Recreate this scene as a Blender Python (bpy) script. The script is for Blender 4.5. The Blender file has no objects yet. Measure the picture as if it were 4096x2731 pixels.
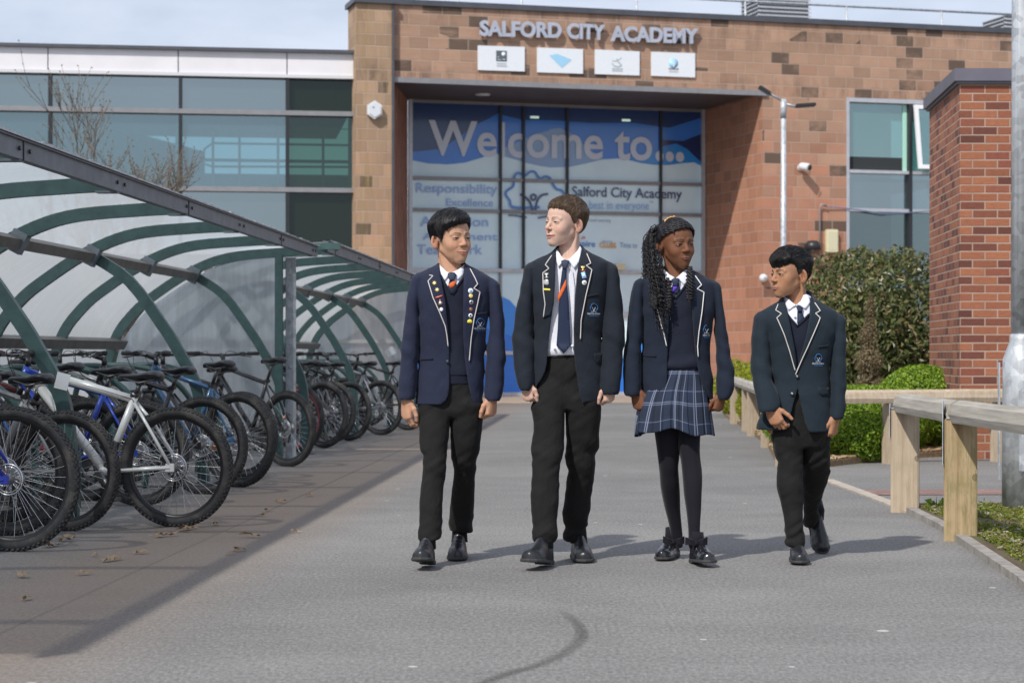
import bpy, bmesh, math, random
import numpy as np
from mathutils import Vector, Matrix, Euler
from mathutils.geometry import delaunay_2d_cdt
R = math.radians
random.seed(7)
SC = bpy.context.scene
COL = SC.collection

# ---------------------------------------------------------------- camera
F = 8000.0            # focal length in pixels of the 4096 px wide photograph
HZ = 1415.0           # horizon row
CH = 0.95             # camera height
cam_d = bpy.data.cameras.new("camera")
cam_d.sensor_width = 36.0
cam_d.lens = 36.0 * F / 4096.0
cam_d.shift_y = (HZ - 1365.5) / 4096.0
cam_d.clip_end = 600
cam_d.dof.use_dof = True
cam_d.dof.focus_distance = 9.1
cam_d.dof.aperture_fstop = 6.3
cam = bpy.data.objects.new("camera", cam_d)
cam.location = (0, 0, CH)
cam.rotation_euler = (R(90), 0, 0)
COL.objects.link(cam)
SC.camera = cam

# ---------------------------------------------------------------- sun and sky
SUN_TRAVEL = Vector((0.55, 0.85, -1.02)).normalized()
sun_d = bpy.data.lights.new("sun", 'SUN')
sun_d.energy = 3.3
sun_d.angle = R(1.2)
sun_d.color = (1.0, 0.955, 0.89)
sun = bpy.data.objects.new("sun", sun_d)
sun.rotation_euler = SUN_TRAVEL.to_track_quat('-Z', 'Y').to_euler()
sun.location = (-8, -12, 16)
COL.objects.link(sun)

wd = bpy.data.worlds.new("World")
SC.world = wd
wd.use_nodes = True
nt = wd.node_tree
for n in list(nt.nodes): nt.nodes.remove(n)
sky = nt.nodes.new('ShaderNodeTexSky'); sky.sky_type = 'NISHITA'
sky.sun_disc = False
sky.sun_elevation = math.asin(-SUN_TRAVEL.z)
sky.sun_rotation = math.atan2(-SUN_TRAVEL.x, -SUN_TRAVEL.y)
sky.air_density = 1.0; sky.dust_density = 1.6; sky.ozone_density = 1.2
tc = nt.nodes.new('ShaderNodeTexCoord')
mp = nt.nodes.new('ShaderNodeMapping'); mp.inputs['Scale'].default_value = (1.6, 1.6, 4.5)
nz = nt.nodes.new('ShaderNodeTexNoise'); nz.inputs['Scale'].default_value = 2.2
nz.inputs['Detail'].default_value = 7; nz.inputs['Roughness'].default_value = 0.55
cr = nt.nodes.new('ShaderNodeValToRGB')
cr.color_ramp.elements[0].position = 0.42; cr.color_ramp.elements[0].color = (0.46, 0.46, 0.46, 1)
cr.color_ramp.elements[1].position = 0.66; cr.color_ramp.elements[1].color = (0.97, 0.97, 0.97, 1)
mx = nt.nodes.new('ShaderNodeMix'); mx.data_type = 'RGBA'
mx.inputs['B'].default_value = (8.2, 8.8, 10.4, 1)
bg = nt.nodes.new('ShaderNodeBackground'); bg.inputs['Strength'].default_value = 0.085
wo = nt.nodes.new('ShaderNodeOutputWorld')
nt.links.new(tc.outputs['Generated'], mp.inputs['Vector'])
nt.links.new(mp.outputs[0], nz.inputs['Vector'])
nt.links.new(nz.outputs['Fac'], cr.inputs[0])
nt.links.new(cr.outputs[0], mx.inputs['Factor'])
nt.links.new(sky.outputs[0], mx.inputs['A'])
nt.links.new(mx.outputs['Result'], bg.inputs[0])
nt.links.new(bg.outputs[0], wo.inputs[0])

SC.view_settings.view_transform = 'Standard'
SC.view_settings.look = 'None'
SC.view_settings.exposure = 0.27
SC.view_settings.gamma = 1.0
SC.view_settings.use_curve_mapping = False
SC.cycles.max_bounces = 8
SC.cycles.transparent_max_bounces = 16
SC.cycles.use_denoising = True

# ---------------------------------------------------------------- helpers
def W(px, py, Y):
    return Vector(((px - 2048) / F * Y, Y, CH + (HZ - py) / F * Y))

def G(px, py, z=0.0):
    Y = (CH - z) * F / (py - HZ)
    return Vector(((px - 2048) / F * Y, Y, z))

def tag(o, label=None, cat=None, group=None, kind=None):
    if label: o['label'] = label
    if cat: o['category'] = cat
    if group: o['group'] = group
    if kind: o['kind'] = kind
    return o

def empty(name, loc=(0, 0, 0), rz=0.0, label=None, cat=None, group=None):
    o = bpy.data.objects.new(name, None)
    o.location = loc
    o.rotation_euler = (0, 0, rz)
    o.empty_display_size = 0.1
    COL.objects.link(o)
    return tag(o, label, cat, group)

def link(name, me, parent=None, loc=None, rot=None):
    o = bpy.data.objects.new(name, me)
    COL.objects.link(o)
    if parent is not None: o.parent = parent
    if loc is not None: o.location = loc
    if rot is not None: o.rotation_euler = rot
    return o

def copy_tree(o, parent=None):
    c = o.copy(); COL.objects.link(c); c.parent = parent
    for ch in list(o.children): copy_tree(ch, c)
    return c

class MB:
    """collects shapes and links them as one mesh"""
    def __init__(s):
        s.v = []; s.f = []; s.m = []; s.sm = []
    def add(s, vs, fs, mi=0, smooth=False):
        b = len(s.v)
        s.v.extend([tuple(p) for p in vs])
        for f in fs:
            s.f.append(tuple(b + i for i in f)); s.m.append(mi); s.sm.append(smooth)
    def box(s, x0, x1, y0, y1, z0, z1, mi=0):
        vs = [(x0,y0,z0),(x1,y0,z0),(x1,y1,z0),(x0,y1,z0),(x0,y0,z1),(x1,y0,z1),(x1,y1,z1),(x0,y1,z1)]
        s.add(vs, [(0,3,2,1),(4,5,6,7),(0,1,5,4),(1,2,6,5),(2,3,7,6),(3,0,4,7)], mi)
    def cbox(s, c, size, M=None, mi=0, bev=0.0):
        hx, hy, hz = size[0]/2, size[1]/2, size[2]/2
        if bev > 0:
            bm = bmesh.new(); bmesh.ops.create_cube(bm, size=1.0)
            for v in bm.verts: v.co = Vector((v.co.x*2*hx, v.co.y*2*hy, v.co.z*2*hz))
            bmesh.ops.bevel(bm, geom=list(bm.edges), offset=bev, segments=2, affect='EDGES')
            bm.verts.index_update()
            vs = [v.co.copy() for v in bm.verts]; fs = [[v.index for v in f.verts] for f in bm.faces]
            bm.free()
        else:
            vs = [Vector((sx*hx, sy*hy, sz*hz)) for sz in (-1,1) for sx, sy in ((-1,-1),(1,-1),(1,1),(-1,1))]
            fs = [(0,3,2,1),(4,5,6,7),(0,1,5,4),(1,2,6,5),(2,3,7,6),(3,0,4,7)]
        if M is not None: vs = [M @ v for v in vs]
        c = Vector(c)
        s.add([v + c for v in vs], fs, mi)
    def prism(s, poly, y0, y1, mi=0, axis='y'):
        """poly in (x,z), extruded from y0 to y1"""
        n = len(poly)
        if axis == 'y':
            vs = [(p[0], y0, p[1]) for p in poly] + [(p[0], y1, p[1]) for p in poly]
        elif axis == 'z':
            vs = [(p[0], p[1], y0) for p in poly] + [(p[0], p[1], y1) for p in poly]
        else:
            vs = [(y0, p[0], p[1]) for p in poly] + [(y1, p[0], p[1]) for p in poly]
        fs = [tuple(range(n)), tuple(range(2*n-1, n-1, -1))]
        fs += [(i, i+n, (i+1) % n + n, (i+1) % n) for i in range(n)]
        s.add(vs, fs, mi)
    def tube(s, pts, r, seg=8, mi=0, closed=False, cap=True, smooth=True, flat=None):
        pts = [Vector(p) for p in pts]
        n = len(pts)
        if not hasattr(r, '__len__'): r = [r] * n
        T = []
        for i in range(n):
            if closed: t = pts[(i+1) % n] - pts[i-1]
            else: t = pts[min(i+1, n-1)] - pts[max(i-1, 0)]
            T.append(t.normalized() if t.length > 1e-9 else Vector((0,0,1)))
        up = Vector((0,0,1)) if abs(T[0].z) < 0.9 else Vector((0,1,0))
        u = T[0].cross(up).normalized()
        vs = []
        for i in range(n):
            u = (u - T[i] * u.dot(T[i])).normalized()
            w = T[i].cross(u)
            for k in range(seg):
                a = 2*math.pi*k/seg
                vs.append(pts[i] + (u*math.cos(a) + w*math.sin(a)) * r[i])
        fs = []
        m = n if closed else n-1
        for i in range(m):
            j = (i+1) % n
            for k in range(seg):
                l = (k+1) % seg
                fs.append((i*seg+k, i*seg+l, j*seg+l, j*seg+k))
        if cap and not closed:
            fs.append(tuple(range(seg-1, -1, -1))); fs.append(tuple((n-1)*seg+k for k in range(seg)))
        s.add(vs, fs, mi, smooth)
    def bar(s, pts, w, h, mi=0, side=(0,1,0)):
        """rectangular bar along a path; w across 'side', h across the other way"""
        pts = [Vector(p) for p in pts]; n = len(pts); sd = Vector(side).normalized()
        vs = []
        for i in range(n):
            t = (pts[min(i+1, n-1)] - pts[max(i-1, 0)]).normalized()
            a = (sd - t*sd.dot(t)).normalized(); b = t.cross(a)
            for sa, sb in ((-1,-1),(1,-1),(1,1),(-1,1)):
                vs.append(pts[i] + a*sa*w/2 + b*sb*h/2)
        fs = []
        for i in range(n-1):
            for k in range(4):
                l = (k+1) % 4
                fs.append((i*4+k, i*4+l, i*4+4+l, i*4+4+k))
        fs.append((3,2,1,0)); fs.append(tuple((n-1)*4+k for k in range(4)))
        s.add(vs, fs, mi)
    def lathe(s, prof, c=(0,0,0), seg=16, M=None, mi=0, smooth=True):
        """profile of (r, z) about the z axis"""
        vs = []; n = len(prof); c = Vector(c)
        for r, z in prof:
            for k in range(seg):
                a = 2*math.pi*k/seg
                p = Vector((r*math.cos(a), r*math.sin(a), z))
                if M is not None: p = M @ p
                vs.append(p + c)
        fs = []
        for i in range(n-1):
            for k in range(seg):
                l = (k+1) % seg
                fs.append((i*seg+k, i*seg+l, (i+1)*seg+l, (i+1)*seg+k))
        fs.append(tuple(range(seg-1, -1, -1))); fs.append(tuple((n-1)*seg+k for k in range(seg)))
        s.add(vs, fs, mi, smooth)
    def mesh(s, name, mats):
        me = bpy.data.meshes.new(name)
        me.from_pydata(s.v, [], s.f)
        if not isinstance(mats, (list, tuple)): mats = [mats]
        for m in mats: me.materials.append(m)
        me.polygons.foreach_set('material_index', s.m)
        me.polygons.foreach_set('use_smooth', s.sm)
        me.update()
        return me
    def build(s, name, mats, parent=None, loc=None, rot=None):
        return link(name, s.mesh(name, mats), parent, loc, rot)

def np_mesh(name, V, Fq, mats, smooth=True, col=None, mi=None):
    """mesh from arrays; Fq is (n,3) or (n,4)"""
    me = bpy.data.meshes.new(name)
    V = np.asarray(V, dtype=np.float32); Fq = np.asarray(Fq, dtype=np.int32)
    k = Fq.shape[1]
    me.vertices.add(len(V)); me.vertices.foreach_set('co', V.ravel())
    me.loops.add(Fq.size); me.loops.foreach_set('vertex_index', Fq.ravel())
    me.polygons.add(len(Fq))
    me.polygons.foreach_set('loop_start', np.arange(0, Fq.size, k, dtype=np.int32))
    me.polygons.foreach_set('loop_total', np.full(len(Fq), k, dtype=np.int32))
    me.polygons.foreach_set('use_smooth', np.full(len(Fq), smooth, dtype=bool))
    if not isinstance(mats, (list, tuple)): mats = [mats]
    for m in mats: me.materials.append(m)
    if mi is not None: me.polygons.foreach_set('material_index', np.asarray(mi, dtype=np.int32))
    if col is not None:
        a = me.color_attributes.new('Col', 'FLOAT_COLOR', 'POINT')
        c4 = np.ones((len(V), 4), dtype=np.float32); c4[:, :3] = col
        a.data.foreach_set('color', c4.ravel())
    me.update(calc_edges=True); me.validate()
    return me

class Plane:
    """an upright plane Y = Y0 + k X, with local axes u (along), v (into the scene), z"""
    def __init__(s, Y0, k):
        s.Y0 = Y0; s.k = k; s.n = math.hypot(1, k); s.rz = math.atan(k)
    def X(s, px):
        m = (px - 2048) / F
        return m * s.Y0 / (1 - s.k*m)
    def u(s, px): return s.X(px) * s.n
    def z(s, px, py):
        Y = s.Y0 + s.k*s.X(px)
        return CH + (HZ - py)/F*Y
    def uz(s, px, py): return (s.u(px), s.z(px, py))
    def root(s, name, **kw): return empty(name, (0, s.Y0, 0), s.rz, **kw)

# ---------------------------------------------------------------- materials
MATS = {}
def new_mat(name):
    m = bpy.data.materials.new(name); m.use_nodes = True
    t = m.node_tree
    for n in list(t.nodes): t.nodes.remove(n)
    o = t.nodes.new('ShaderNodeOutputMaterial'); b = t.nodes.new('ShaderNodeBsdfPrincipled')
    t.links.new(b.outputs[0], o.inputs[0])
    MATS[name] = m
    return m, t, b, o

class NT:
    """small node-writing helper"""
    def __init__(s, t): s.t = t
    def n(s, typ, **kw):
        x = s.t.nodes.new(typ)
        for k, v in kw.items(): setattr(x, k, v)
        return x
    def l(s, a, b): s.t.links.new(a, b)
    def put(s, sock, v):
        if hasattr(v, 'is_output'): s.l(v, sock)
        else: sock.default_value = v
    def math(s, op, a, b=None, c=None, clamp=False):
        x = s.n('ShaderNodeMath', operation=op); x.use_clamp = clamp
        s.put(x.inputs[0], a)
        if b is not None: s.put(x.inputs[1], b)
        if c is not None: s.put(x.inputs[2], c)
        return x.outputs[0]
    def mix(s, fac, a, b, blend='MIX'):
        x = s.n('ShaderNodeMix', data_type='RGBA', blend_type=blend)
        s.put(x.inputs['Factor'], fac)
        for nm, v in (('A', a), ('B', b)):
            if isinstance(v, tuple) and len(v) == 3: v = v + (1,)
            s.put(x.inputs[nm], v)
        return x.outputs['Result']
    def noise(s, scale, detail=4, rough=0.5, vec=None, dist=0.0):
        x = s.n('ShaderNodeTexNoise'); x.inputs['Scale'].default_value = scale
        x.inputs['Detail'].default_value = detail; x.inputs['Roughness'].default_value = rough
        x.inputs['Distortion'].default_value = dist
        if vec is not None: s.l(vec, x.inputs['Vector'])
        return x.outputs['Fac']
    def ramp(s, fac, stops, interp='LINEAR'):
        x = s.n('ShaderNodeValToRGB'); cr = x.color_ramp; cr.interpolation = interp
        while len(cr.elements) < len(stops): cr.elements.new(0.5)
        for e, (p, c) in zip(cr.elements, stops):
            e.position = p
            e.color = (c, c, c, 1) if not hasattr(c, '__len__') else (tuple(c) + (1,))[:4]
        s.l(fac, x.inputs[0])
        return x.outputs[0]
    def obj(s):
        return s.n('ShaderNodeTexCoord').outputs['Object']
    def scaled(s, vec, sc, loc=(0,0,0), rot=(0,0,0)):
        x = s.n('ShaderNodeMapping'); x.inputs['Scale'].default_value = sc
        x.inputs['Location'].default_value = loc; x.inputs['Rotation'].default_value = rot
        s.l(vec, x.inputs['Vector']); return x.outputs[0]
    def sep(s, vec):
        x = s.n('ShaderNodeSeparateXYZ'); s.l(vec, x.inputs[0]); return x.outputs
    def comb(s, x_, y_, z_):
        x = s.n('ShaderNodeCombineXYZ')
        for i, v in enumerate((x_, y_, z_)): s.put(x.inputs[i], v)
        return x.outputs[0]
    def bump(s, h, strength=0.3, dist=0.01):
        x = s.n('ShaderNodeBump'); x.inputs['Strength'].default_value = strength
        x.inputs['Distance'].default_value = dist; s.l(h, x.inputs['Height']); return x.outputs[0]

def mat(name, col, rough=0.6, metal=0.0, var=0.0, vscale=20.0, bump=0.0, bscale=80.0, bdist=0.004,
        spec=None, coat=0.0, sheen=0.0, stretch=None, dirt=None, dscale=6.0):
    if name in MATS: return MATS[name]
    m, t, b, o = new_mat(name); q = NT(t)
    vec = q.obj()
    if stretch: vec = q.scaled(vec, stretch)
    c = tuple(col) + (1,)
    if var > 0:
        f = q.noise(vscale, 5, 0.6, vec)
        lo = tuple(x*(1-var) for x in col); hi = tuple(min(1, x*(1+var)) for x in col)
        cc = q.ramp(f, [(0.3, lo), (0.7, hi)])
        if dirt:
            f2 = q.ramp(q.noise(dscale, 6, 0.65, q.obj()), [(0.5, 0.0), (0.68, 1.0)])
            cc = q.mix(f2, cc, tuple(dirt))
        q.l(cc, b.inputs['Base Color'])
    else:
        b.inputs['Base Color'].default_value = c
    b.inputs['Roughness'].default_value = rough
    b.inputs['Metallic'].default_value = metal
    if spec is not None: b.inputs['Specular IOR Level'].default_value = spec
    if coat: b.inputs['Coat Weight'].default_value = coat; b.inputs['Coat Roughness'].default_value = 0.08
    if sheen: b.inputs['Sheen Weight'].default_value = sheen; b.inputs['Sheen Roughness'].default_value = 0.5
    if bump > 0:
        q.l(q.bump(q.noise(bscale, 3, 0.6, vec), bump, bdist), b.inputs['Normal'])
    return m

def emit(name, col, strength):
    m, t, b, o = new_mat(name)
    b.inputs['Base Color'].default_value = (0.8, 0.8, 0.8, 1)
    b.inputs['Emission Color'].default_value = tuple(col) + (1,)
    b.inputs['Emission Strength'].default_value = strength
    return m

def cells(q, vec, bw, bh, mortar, offset=0.5, jitter=0.0):
    """masonry cells on (u,v): returns random per cell (colour), mortar mask (1 on the joint), row value"""
    x, y, z = q.sep(vec)
    row = q.math('FLOOR', q.math('DIVIDE', y, bh))
    wn = q.n('ShaderNodeTexWhiteNoise', noise_dimensions='1D'); q.l(row, wn.inputs['W'])
    sh = q.math('MULTIPLY', q.math('MODULO', q.math('ADD', row, 1000.0), 2.0), offset)
    if jitter: sh = q.math('ADD', sh, q.math('MULTIPLY', wn.outputs['Value'], jitter))
    uu = q.math('ADD', q.math('DIVIDE', x, bw), sh)
    colm = q.math('FLOOR', uu)
    fu = q.math('SUBTRACT', uu, colm)
    fv = q.math('SUBTRACT', q.math('DIVIDE', y, bh), row)
    w2 = q.n('ShaderNodeTexWhiteNoise', noise_dimensions='2D'); q.l(q.comb(colm, row, 0.0), w2.inputs['Vector'])
    w3 = q.n('ShaderNodeTexWhiteNoise', noise_dimensions='3D'); q.l(q.comb(colm, row, 7.3), w3.inputs['Vector'])
    du = q.math('MULTIPLY', q.math('MINIMUM', fu, q.math('SUBTRACT', 1.0, fu)), bw)
    dv = q.math('MULTIPLY', q.math('MINIMUM', fv, q.math('SUBTRACT', 1.0, fv)), bh)
    d = q.math('MINIMUM', du, dv)
    mr = q.n('ShaderNodeMapRange'); mr.inputs['From Min'].default_value = mortar*0.35
    mr.inputs['From Max'].default_value = mortar*0.75; mr.inputs['To Min'].default_value = 1; mr.inputs['To Max'].default_value = 0
    q.l(d, mr.inputs['Value'])
    return w2.outputs['Value'], w3.outputs['Value'], mr.outputs[0], row

def wall_vec(q):
    x, y, z = q.sep(q.obj())
    return q.comb(q.math('ADD', x, y), z, 0.0)
# ================================================================ text
def text_shape(s, bold=0.0, extrude=0.0, spacing=1.0):
    """outlines of a line of text as a mesh: list of verts (x, z, depth) normalised so cap height is 1"""
    c = bpy.data.curves.new('txt', 'FONT'); c.body = s; c.size = 1.0; c.offset = bold; c.extrude = extrude
    c.space_character = spacing; c.resolution_u = 4; c.fill_mode = 'BOTH' if extrude else 'FRONT'
    ob = bpy.data.objects.new('txt', c); COL.objects.link(ob)
    dg = bpy.context.evaluated_depsgraph_get(); dg.update()
    me = bpy.data.meshes.new_from_object(ob.evaluated_get(dg))
    V = [v.co.copy() for v in me.vertices]; Fc = [tuple(p.vertices) for p in me.polygons]
    bpy.data.objects.remove(ob); bpy.data.curves.remove(c); bpy.data.meshes.remove(me)
    cap = 0.729 + 2*bold
    V = [Vector((v.x/cap, (v.y+bold)/cap, v.z)) for v in V]
    return V, Fc

def put_text(s, u0, u1, z0, cap, v, name, m, parent, bold=0.0, thick=0.0, z1=None, spacing=1.0):
    """text standing on an upright plane of the parent: from u0 to u1, baseline z0 (to z1)"""
    V, Fc = text_shape(s, bold, thick/2 if thick else 0.0, spacing)
    if not V: return None
    xa = min(p.x for p in V); xb = max(p.x for p in V)
    k = (u1-u0)/(xb-xa); z1 = z0 if z1 is None else z1
    vs = []
    for p in V:
        f = (p.x-xa)/(xb-xa)
        vs.append((u0 + (p.x-xa)*k, v - p.z, z0 + (z1-z0)*f + p.y*cap))
    g = MB(); g.add(vs, Fc)
    return g.build(name, m, parent)

def flat_poly(poly, v, name, m, parent, thick=0.003):
    g = MB(); g.prism(poly, v, v - thick); return g.build(name, m, parent)

def ribbon(pts, w, v, name, m, parent, closed=False, thick=0.003):
    """flat stroke in the (u,z) plane"""
    g = MB(); n = len(pts); L = []; Rr = []
    for i in range(n):
        a = pts[i-1] if (closed or i > 0) else pts[0]; c = pts[(i+1) % n] if (closed or i < n-1) else pts[-1]
        dx, dz = c[0]-a[0], c[1]-a[1]; l = math.hypot(dx, dz) or 1; nx, nz = -dz/l, dx/l
        ww = w[i] if hasattr(w, '__len__') else w
        L.append((pts[i][0]+nx*ww/2, v, pts[i][1]+nz*ww/2)); Rr.append((pts[i][0]-nx*ww/2, v, pts[i][1]-nz*ww/2))
    m_ = n if closed else n-1
    fs = [(i, (i+1) % n, (i+1) % n + n, i+n) for i in range(m_)]
    g.add(L + Rr, fs); return g.build(name, m, parent)

def smooth_pts(pts, k=6, closed=False):
    out = []; n = len(pts)
    for i in range(n if closed else n-1):
        g4 = [pts[(i+d) % n] if closed else pts[min(max(i+d, 0), n-1)] for d in (-1, 0, 1, 2)]
        for j in range(k):
            a = j/k
            out.append(tuple(0.5*((2*g4[1][c]) + (-g4[0][c]+g4[2][c])*a + (2*g4[0][c]-5*g4[1][c]+4*g4[2][c]-g4[3][c])*a*a + (-g4[0][c]+3*g4[1][c]-3*g4[2][c]+g4[3][c])*a**3) for c in range(len(pts[0]))))
    if not closed: out.append(tuple(pts[-1]))
    return out

def sandstone(name, pale=(0.33, 0.205, 0.13), red=(0.36, 0.15, 0.085), dark_amt=0.05, lichen=0.0, zmix=(3.5, 6.5)):
    m, t, b, o = new_mat(name); q = NT(t)
    vec = wall_vec(q)
    wob = q.noise(0.9, 2, 0.5)
    r1, r2, joint, row = cells(q, vec, 0.42, 0.24, 0.016, 0.5, 0.35)
    x, y, z = q.sep(q.obj())
    # lower courses are a redder stone than the upper ones
    hgt = q.n('ShaderNodeMapRange'); hgt.inputs['From Min'].default_value = zmix[0]; hgt.inputs['From Max'].default_value = zmix[1]
    q.l(q.math('ADD', z, q.math('MULTIPLY', q.math('SUBTRACT', r2, 0.5), 2.6)), hgt.inputs['Value'])
    base = q.mix(hgt.outputs[0], red, pale)
    val = q.ramp(r1, [(0.0, 0.84), (0.35, 0.97), (0.7, 1.04), (1.0, 1.16)])
    base = q.mix(1.0, base, val, 'MULTIPLY')
    big = q.ramp(q.noise(0.5, 4, 0.6), [(0.3, 0.82), (0.7, 1.12)])
    base = q.mix(1.0, base, big, 'MULTIPLY')
    fine = q.ramp(q.noise(14, 6, 0.7), [(0.25, 0.86), (0.75, 1.12)])
    base = q.mix(1.0, base, fine, 'MULTIPLY')
    # soot-stained blocks: a few whole blocks, thicker near the top of the wall
    lim = q.math('SUBTRACT', 1.0, q.math('MULTIPLY', q.ramp(q.noise(0.33, 3, 0.6), [(0.42, 0.0), (0.62, 1.0)]), dark_amt*3.2))
    dk = q.math('GREATER_THAN', r2, lim)
    patch = q.ramp(q.noise(5.5, 5, 0.75), [(0.34, 0.2), (0.5, 1.0)])
    dk = q.math('MULTIPLY', q.math('MULTIPLY', dk, patch), 0.78)
    base = q.mix(dk, base, (0.055, 0.042, 0.034))
    # soot washed down from the coping and gathered along the soffit edge
    up = q.n('ShaderNodeMapRange'); up.inputs['From Min'].default_value = 7.3; up.inputs['From Max'].default_value = 8.1; q.l(z, up.inputs['Value'])
    lo_ = q.n('ShaderNodeMapRange'); lo_.inputs['From Min'].default_value = 7.0; lo_.inputs['From Max'].default_value = 6.65; q.l(z, lo_.inputs['Value'])
    above = q.math('GREATER_THAN', z, 6.5)
    run = q.ramp(q.noise(1.6, 6, 0.75, q.scaled(q.obj(), (1.5, 1.5, .45))), [(0.48, 0.0), (0.62, 1.0)])
    gr = q.math('MULTIPLY', q.math('MULTIPLY', q.math('MAXIMUM', up.outputs[0], q.math('MULTIPLY', lo_.outputs[0], above)), run), 0.55)
    base = q.mix(gr, base, (0.085, 0.06, 0.045))
    if lichen:
        lf = q.math('MULTIPLY', q.ramp(q.noise(2.3, 5, 0.7), [(0.5, 0.0), (0.64, 1.0)]), lichen)
        base = q.mix(lf, base, (0.27, 0.19, 0.045))
    jc = q.math('MULTIPLY', joint, q.ramp(q.noise(1.3, 3, 0.6), [(0.35, 0.25), (0.6, 0.8)]))
    base = q.mix(jc, base, (0.42, 0.33, 0.27))
    q.l(base, b.inputs['Base Color']); b.inputs['Roughness'].default_value = 0.92
    h = q.math('SUBTRACT', q.math('MULTIPLY', q.noise(30, 4, 0.7), 0.3), q.math('MULTIPLY', joint, 0.8))
    q.l(q.bump(h, 0.5, 0.012), b.inputs['Normal'])
    return m

def brickwork(name):
    m, t, b, o = new_mat(name); q = NT(t)
    vec = wall_vec(q)
    r1, r2, joint, row = cells(q, vec, 0.225, 0.075, 0.0105, 0.5)
    base = q.ramp(r1, [(0.0, (0.105, 0.036, 0.026)), (0.18, (0.165, 0.055, 0.036)), (0.5, (0.275, 0.098, 0.050)), (0.8, (0.34, 0.130, 0.066)), (1.0, (0.215, 0.066, 0.042))])
    f = q.ramp(q.noise(22, 5, 0.7, q.scaled(q.obj(), (1, 1, 3))), [(0.25, 0.74), (0.75, 1.2)])
    base = q.mix(1.0, base, f, 'MULTIPLY')
    mort = q.ramp(q.noise(9, 4, 0.6), [(0.3, (0.31, 0.22, 0.17)), (0.7, (0.43, 0.32, 0.255))])
    base = q.mix(joint, base, mort)
    q.l(base, b.inputs['Base Color']); b.inputs['Roughness'].default_value = 0.88
    h = q.math('SUBTRACT', q.math('MULTIPLY', q.noise(60, 4, 0.7), 0.25), joint)
    q.l(q.bump(h, 0.6, 0.006), b.inputs['Normal'])
    return m

def asphalt(name):
    m, t, b, o = new_mat(name); q = NT(t)
    vec = q.obj(); x, y, z = q.sep(vec)
    base = q.ramp(q.noise(1.1, 6, 0.6), [(0.3, (0.168, 0.164, 0.157)), (0.7, (0.186, 0.181, 0.172))])
    grit = q.ramp(q.math('ADD', q.math('MULTIPLY', q.noise(70, 3, 0.9, q.scaled(vec, (1, .4, 1))), .65), q.math('MULTIPLY', q.noise(26, 5, 0.9), .35)), [(0.36, 0.45), (0.5, 0.97), (0.64, 1.6)])
    base = q.mix(1.0, base, grit, 'MULTIPLY')
    # long faint scuffs along the way people walk
    sc = q.ramp(q.noise(1.0, 5, 0.65, q.scaled(vec, (2.2, 0.5, 1))), [(0.35, 0.96), (0.65, 1.03)])
    base = q.mix(1.0, base, sc, 'MULTIPLY')
    # trodden chewing gum and pale chips: sparse light spots
    vo = q.n('ShaderNodeTexVoronoi'); vo.inputs['Scale'].default_value = 3.9; q.l(q.scaled(vec, (1, 1, 0)), vo.inputs['Vector'])
    vs = q.sep(vo.outputs['Color'])
    rad = q.math('MULTIPLY', vs[0], 0.07)
    spot = q.math('MULTIPLY', q.math('LESS_THAN', vo.outputs['Distance'], q.math('ADD', rad, 0.018)), q.math('GREATER_THAN', vs[1], 0.52))
    base = q.mix(q.math('MULTIPLY', spot, 0.85), base, (0.52, 0.51, 0.47))
    # lengthwise coordinate measured across the path, parallel with the shelters
    x0 = q.math('SUBTRACT', x, q.math('MULTIPLY', y, 0.05))
    wob = q.math('MULTIPLY', q.math('SUBTRACT', q.noise(1.6, 5, 0.6), 0.5), 0.9)
    d = q.math('ABSOLUTE', q.math('ADD', q.math('ADD', x0, 2.18), wob))
    mr = q.n('ShaderNodeMapRange'); mr.inputs['From Min'].default_value = 0.22; mr.inputs['From Max'].default_value = 0.80
    mr.inputs['To Min'].default_value = 1; mr.inputs['To Max'].default_value = 0; q.l(d, mr.inputs['Value'])
    earth = q.ramp(q.noise(9, 6, 0.7), [(0.3, (0.12, 0.082, 0.053)), (0.7, (0.245, 0.172, 0.118))])
    cov = q.math('MULTIPLY', mr.outputs[0], q.ramp(q.noise(3.1, 6, 0.7), [(0.34, 0.25), (0.56, 0.95)]))
    base = q.mix(cov, base, earth)
    # seam between the two lays of asphalt
    wob2 = q.math('MULTIPLY', q.math('SUBTRACT', q.noise(0.8, 4, 0.6), 0.5), 0.14)
    ds = q.math('ABSOLUTE', q.math('ADD', q.math('ADD', x0, 2.09), wob2))
    seam = q.math('MULTIPLY', q.math('LESS_THAN', ds, 0.010), q.ramp(q.noise(4.0, 5, 0.7), [(0.38, 0.05), (0.6, 0.75)]))
    base = q.mix(seam, base, (0.05, 0.04, 0.033))
    # older, darker lay beneath the shelters
    old = q.math('MULTIPLY', q.math('LESS_THAN', x0, -2.1), 0.05)
    base = q.mix(old, base, (0.09, 0.092, 0.096))
    q.l(base, b.inputs['Base Color']); b.inputs['Roughness'].default_value = 0.85
    h = q.math('ADD', q.noise(110, 3, 0.8), q.math('MULTIPLY', seam, -1.2))
    q.l(q.bump(h, 0.35, 0.006), b.inputs['Normal'])
    return m

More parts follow.
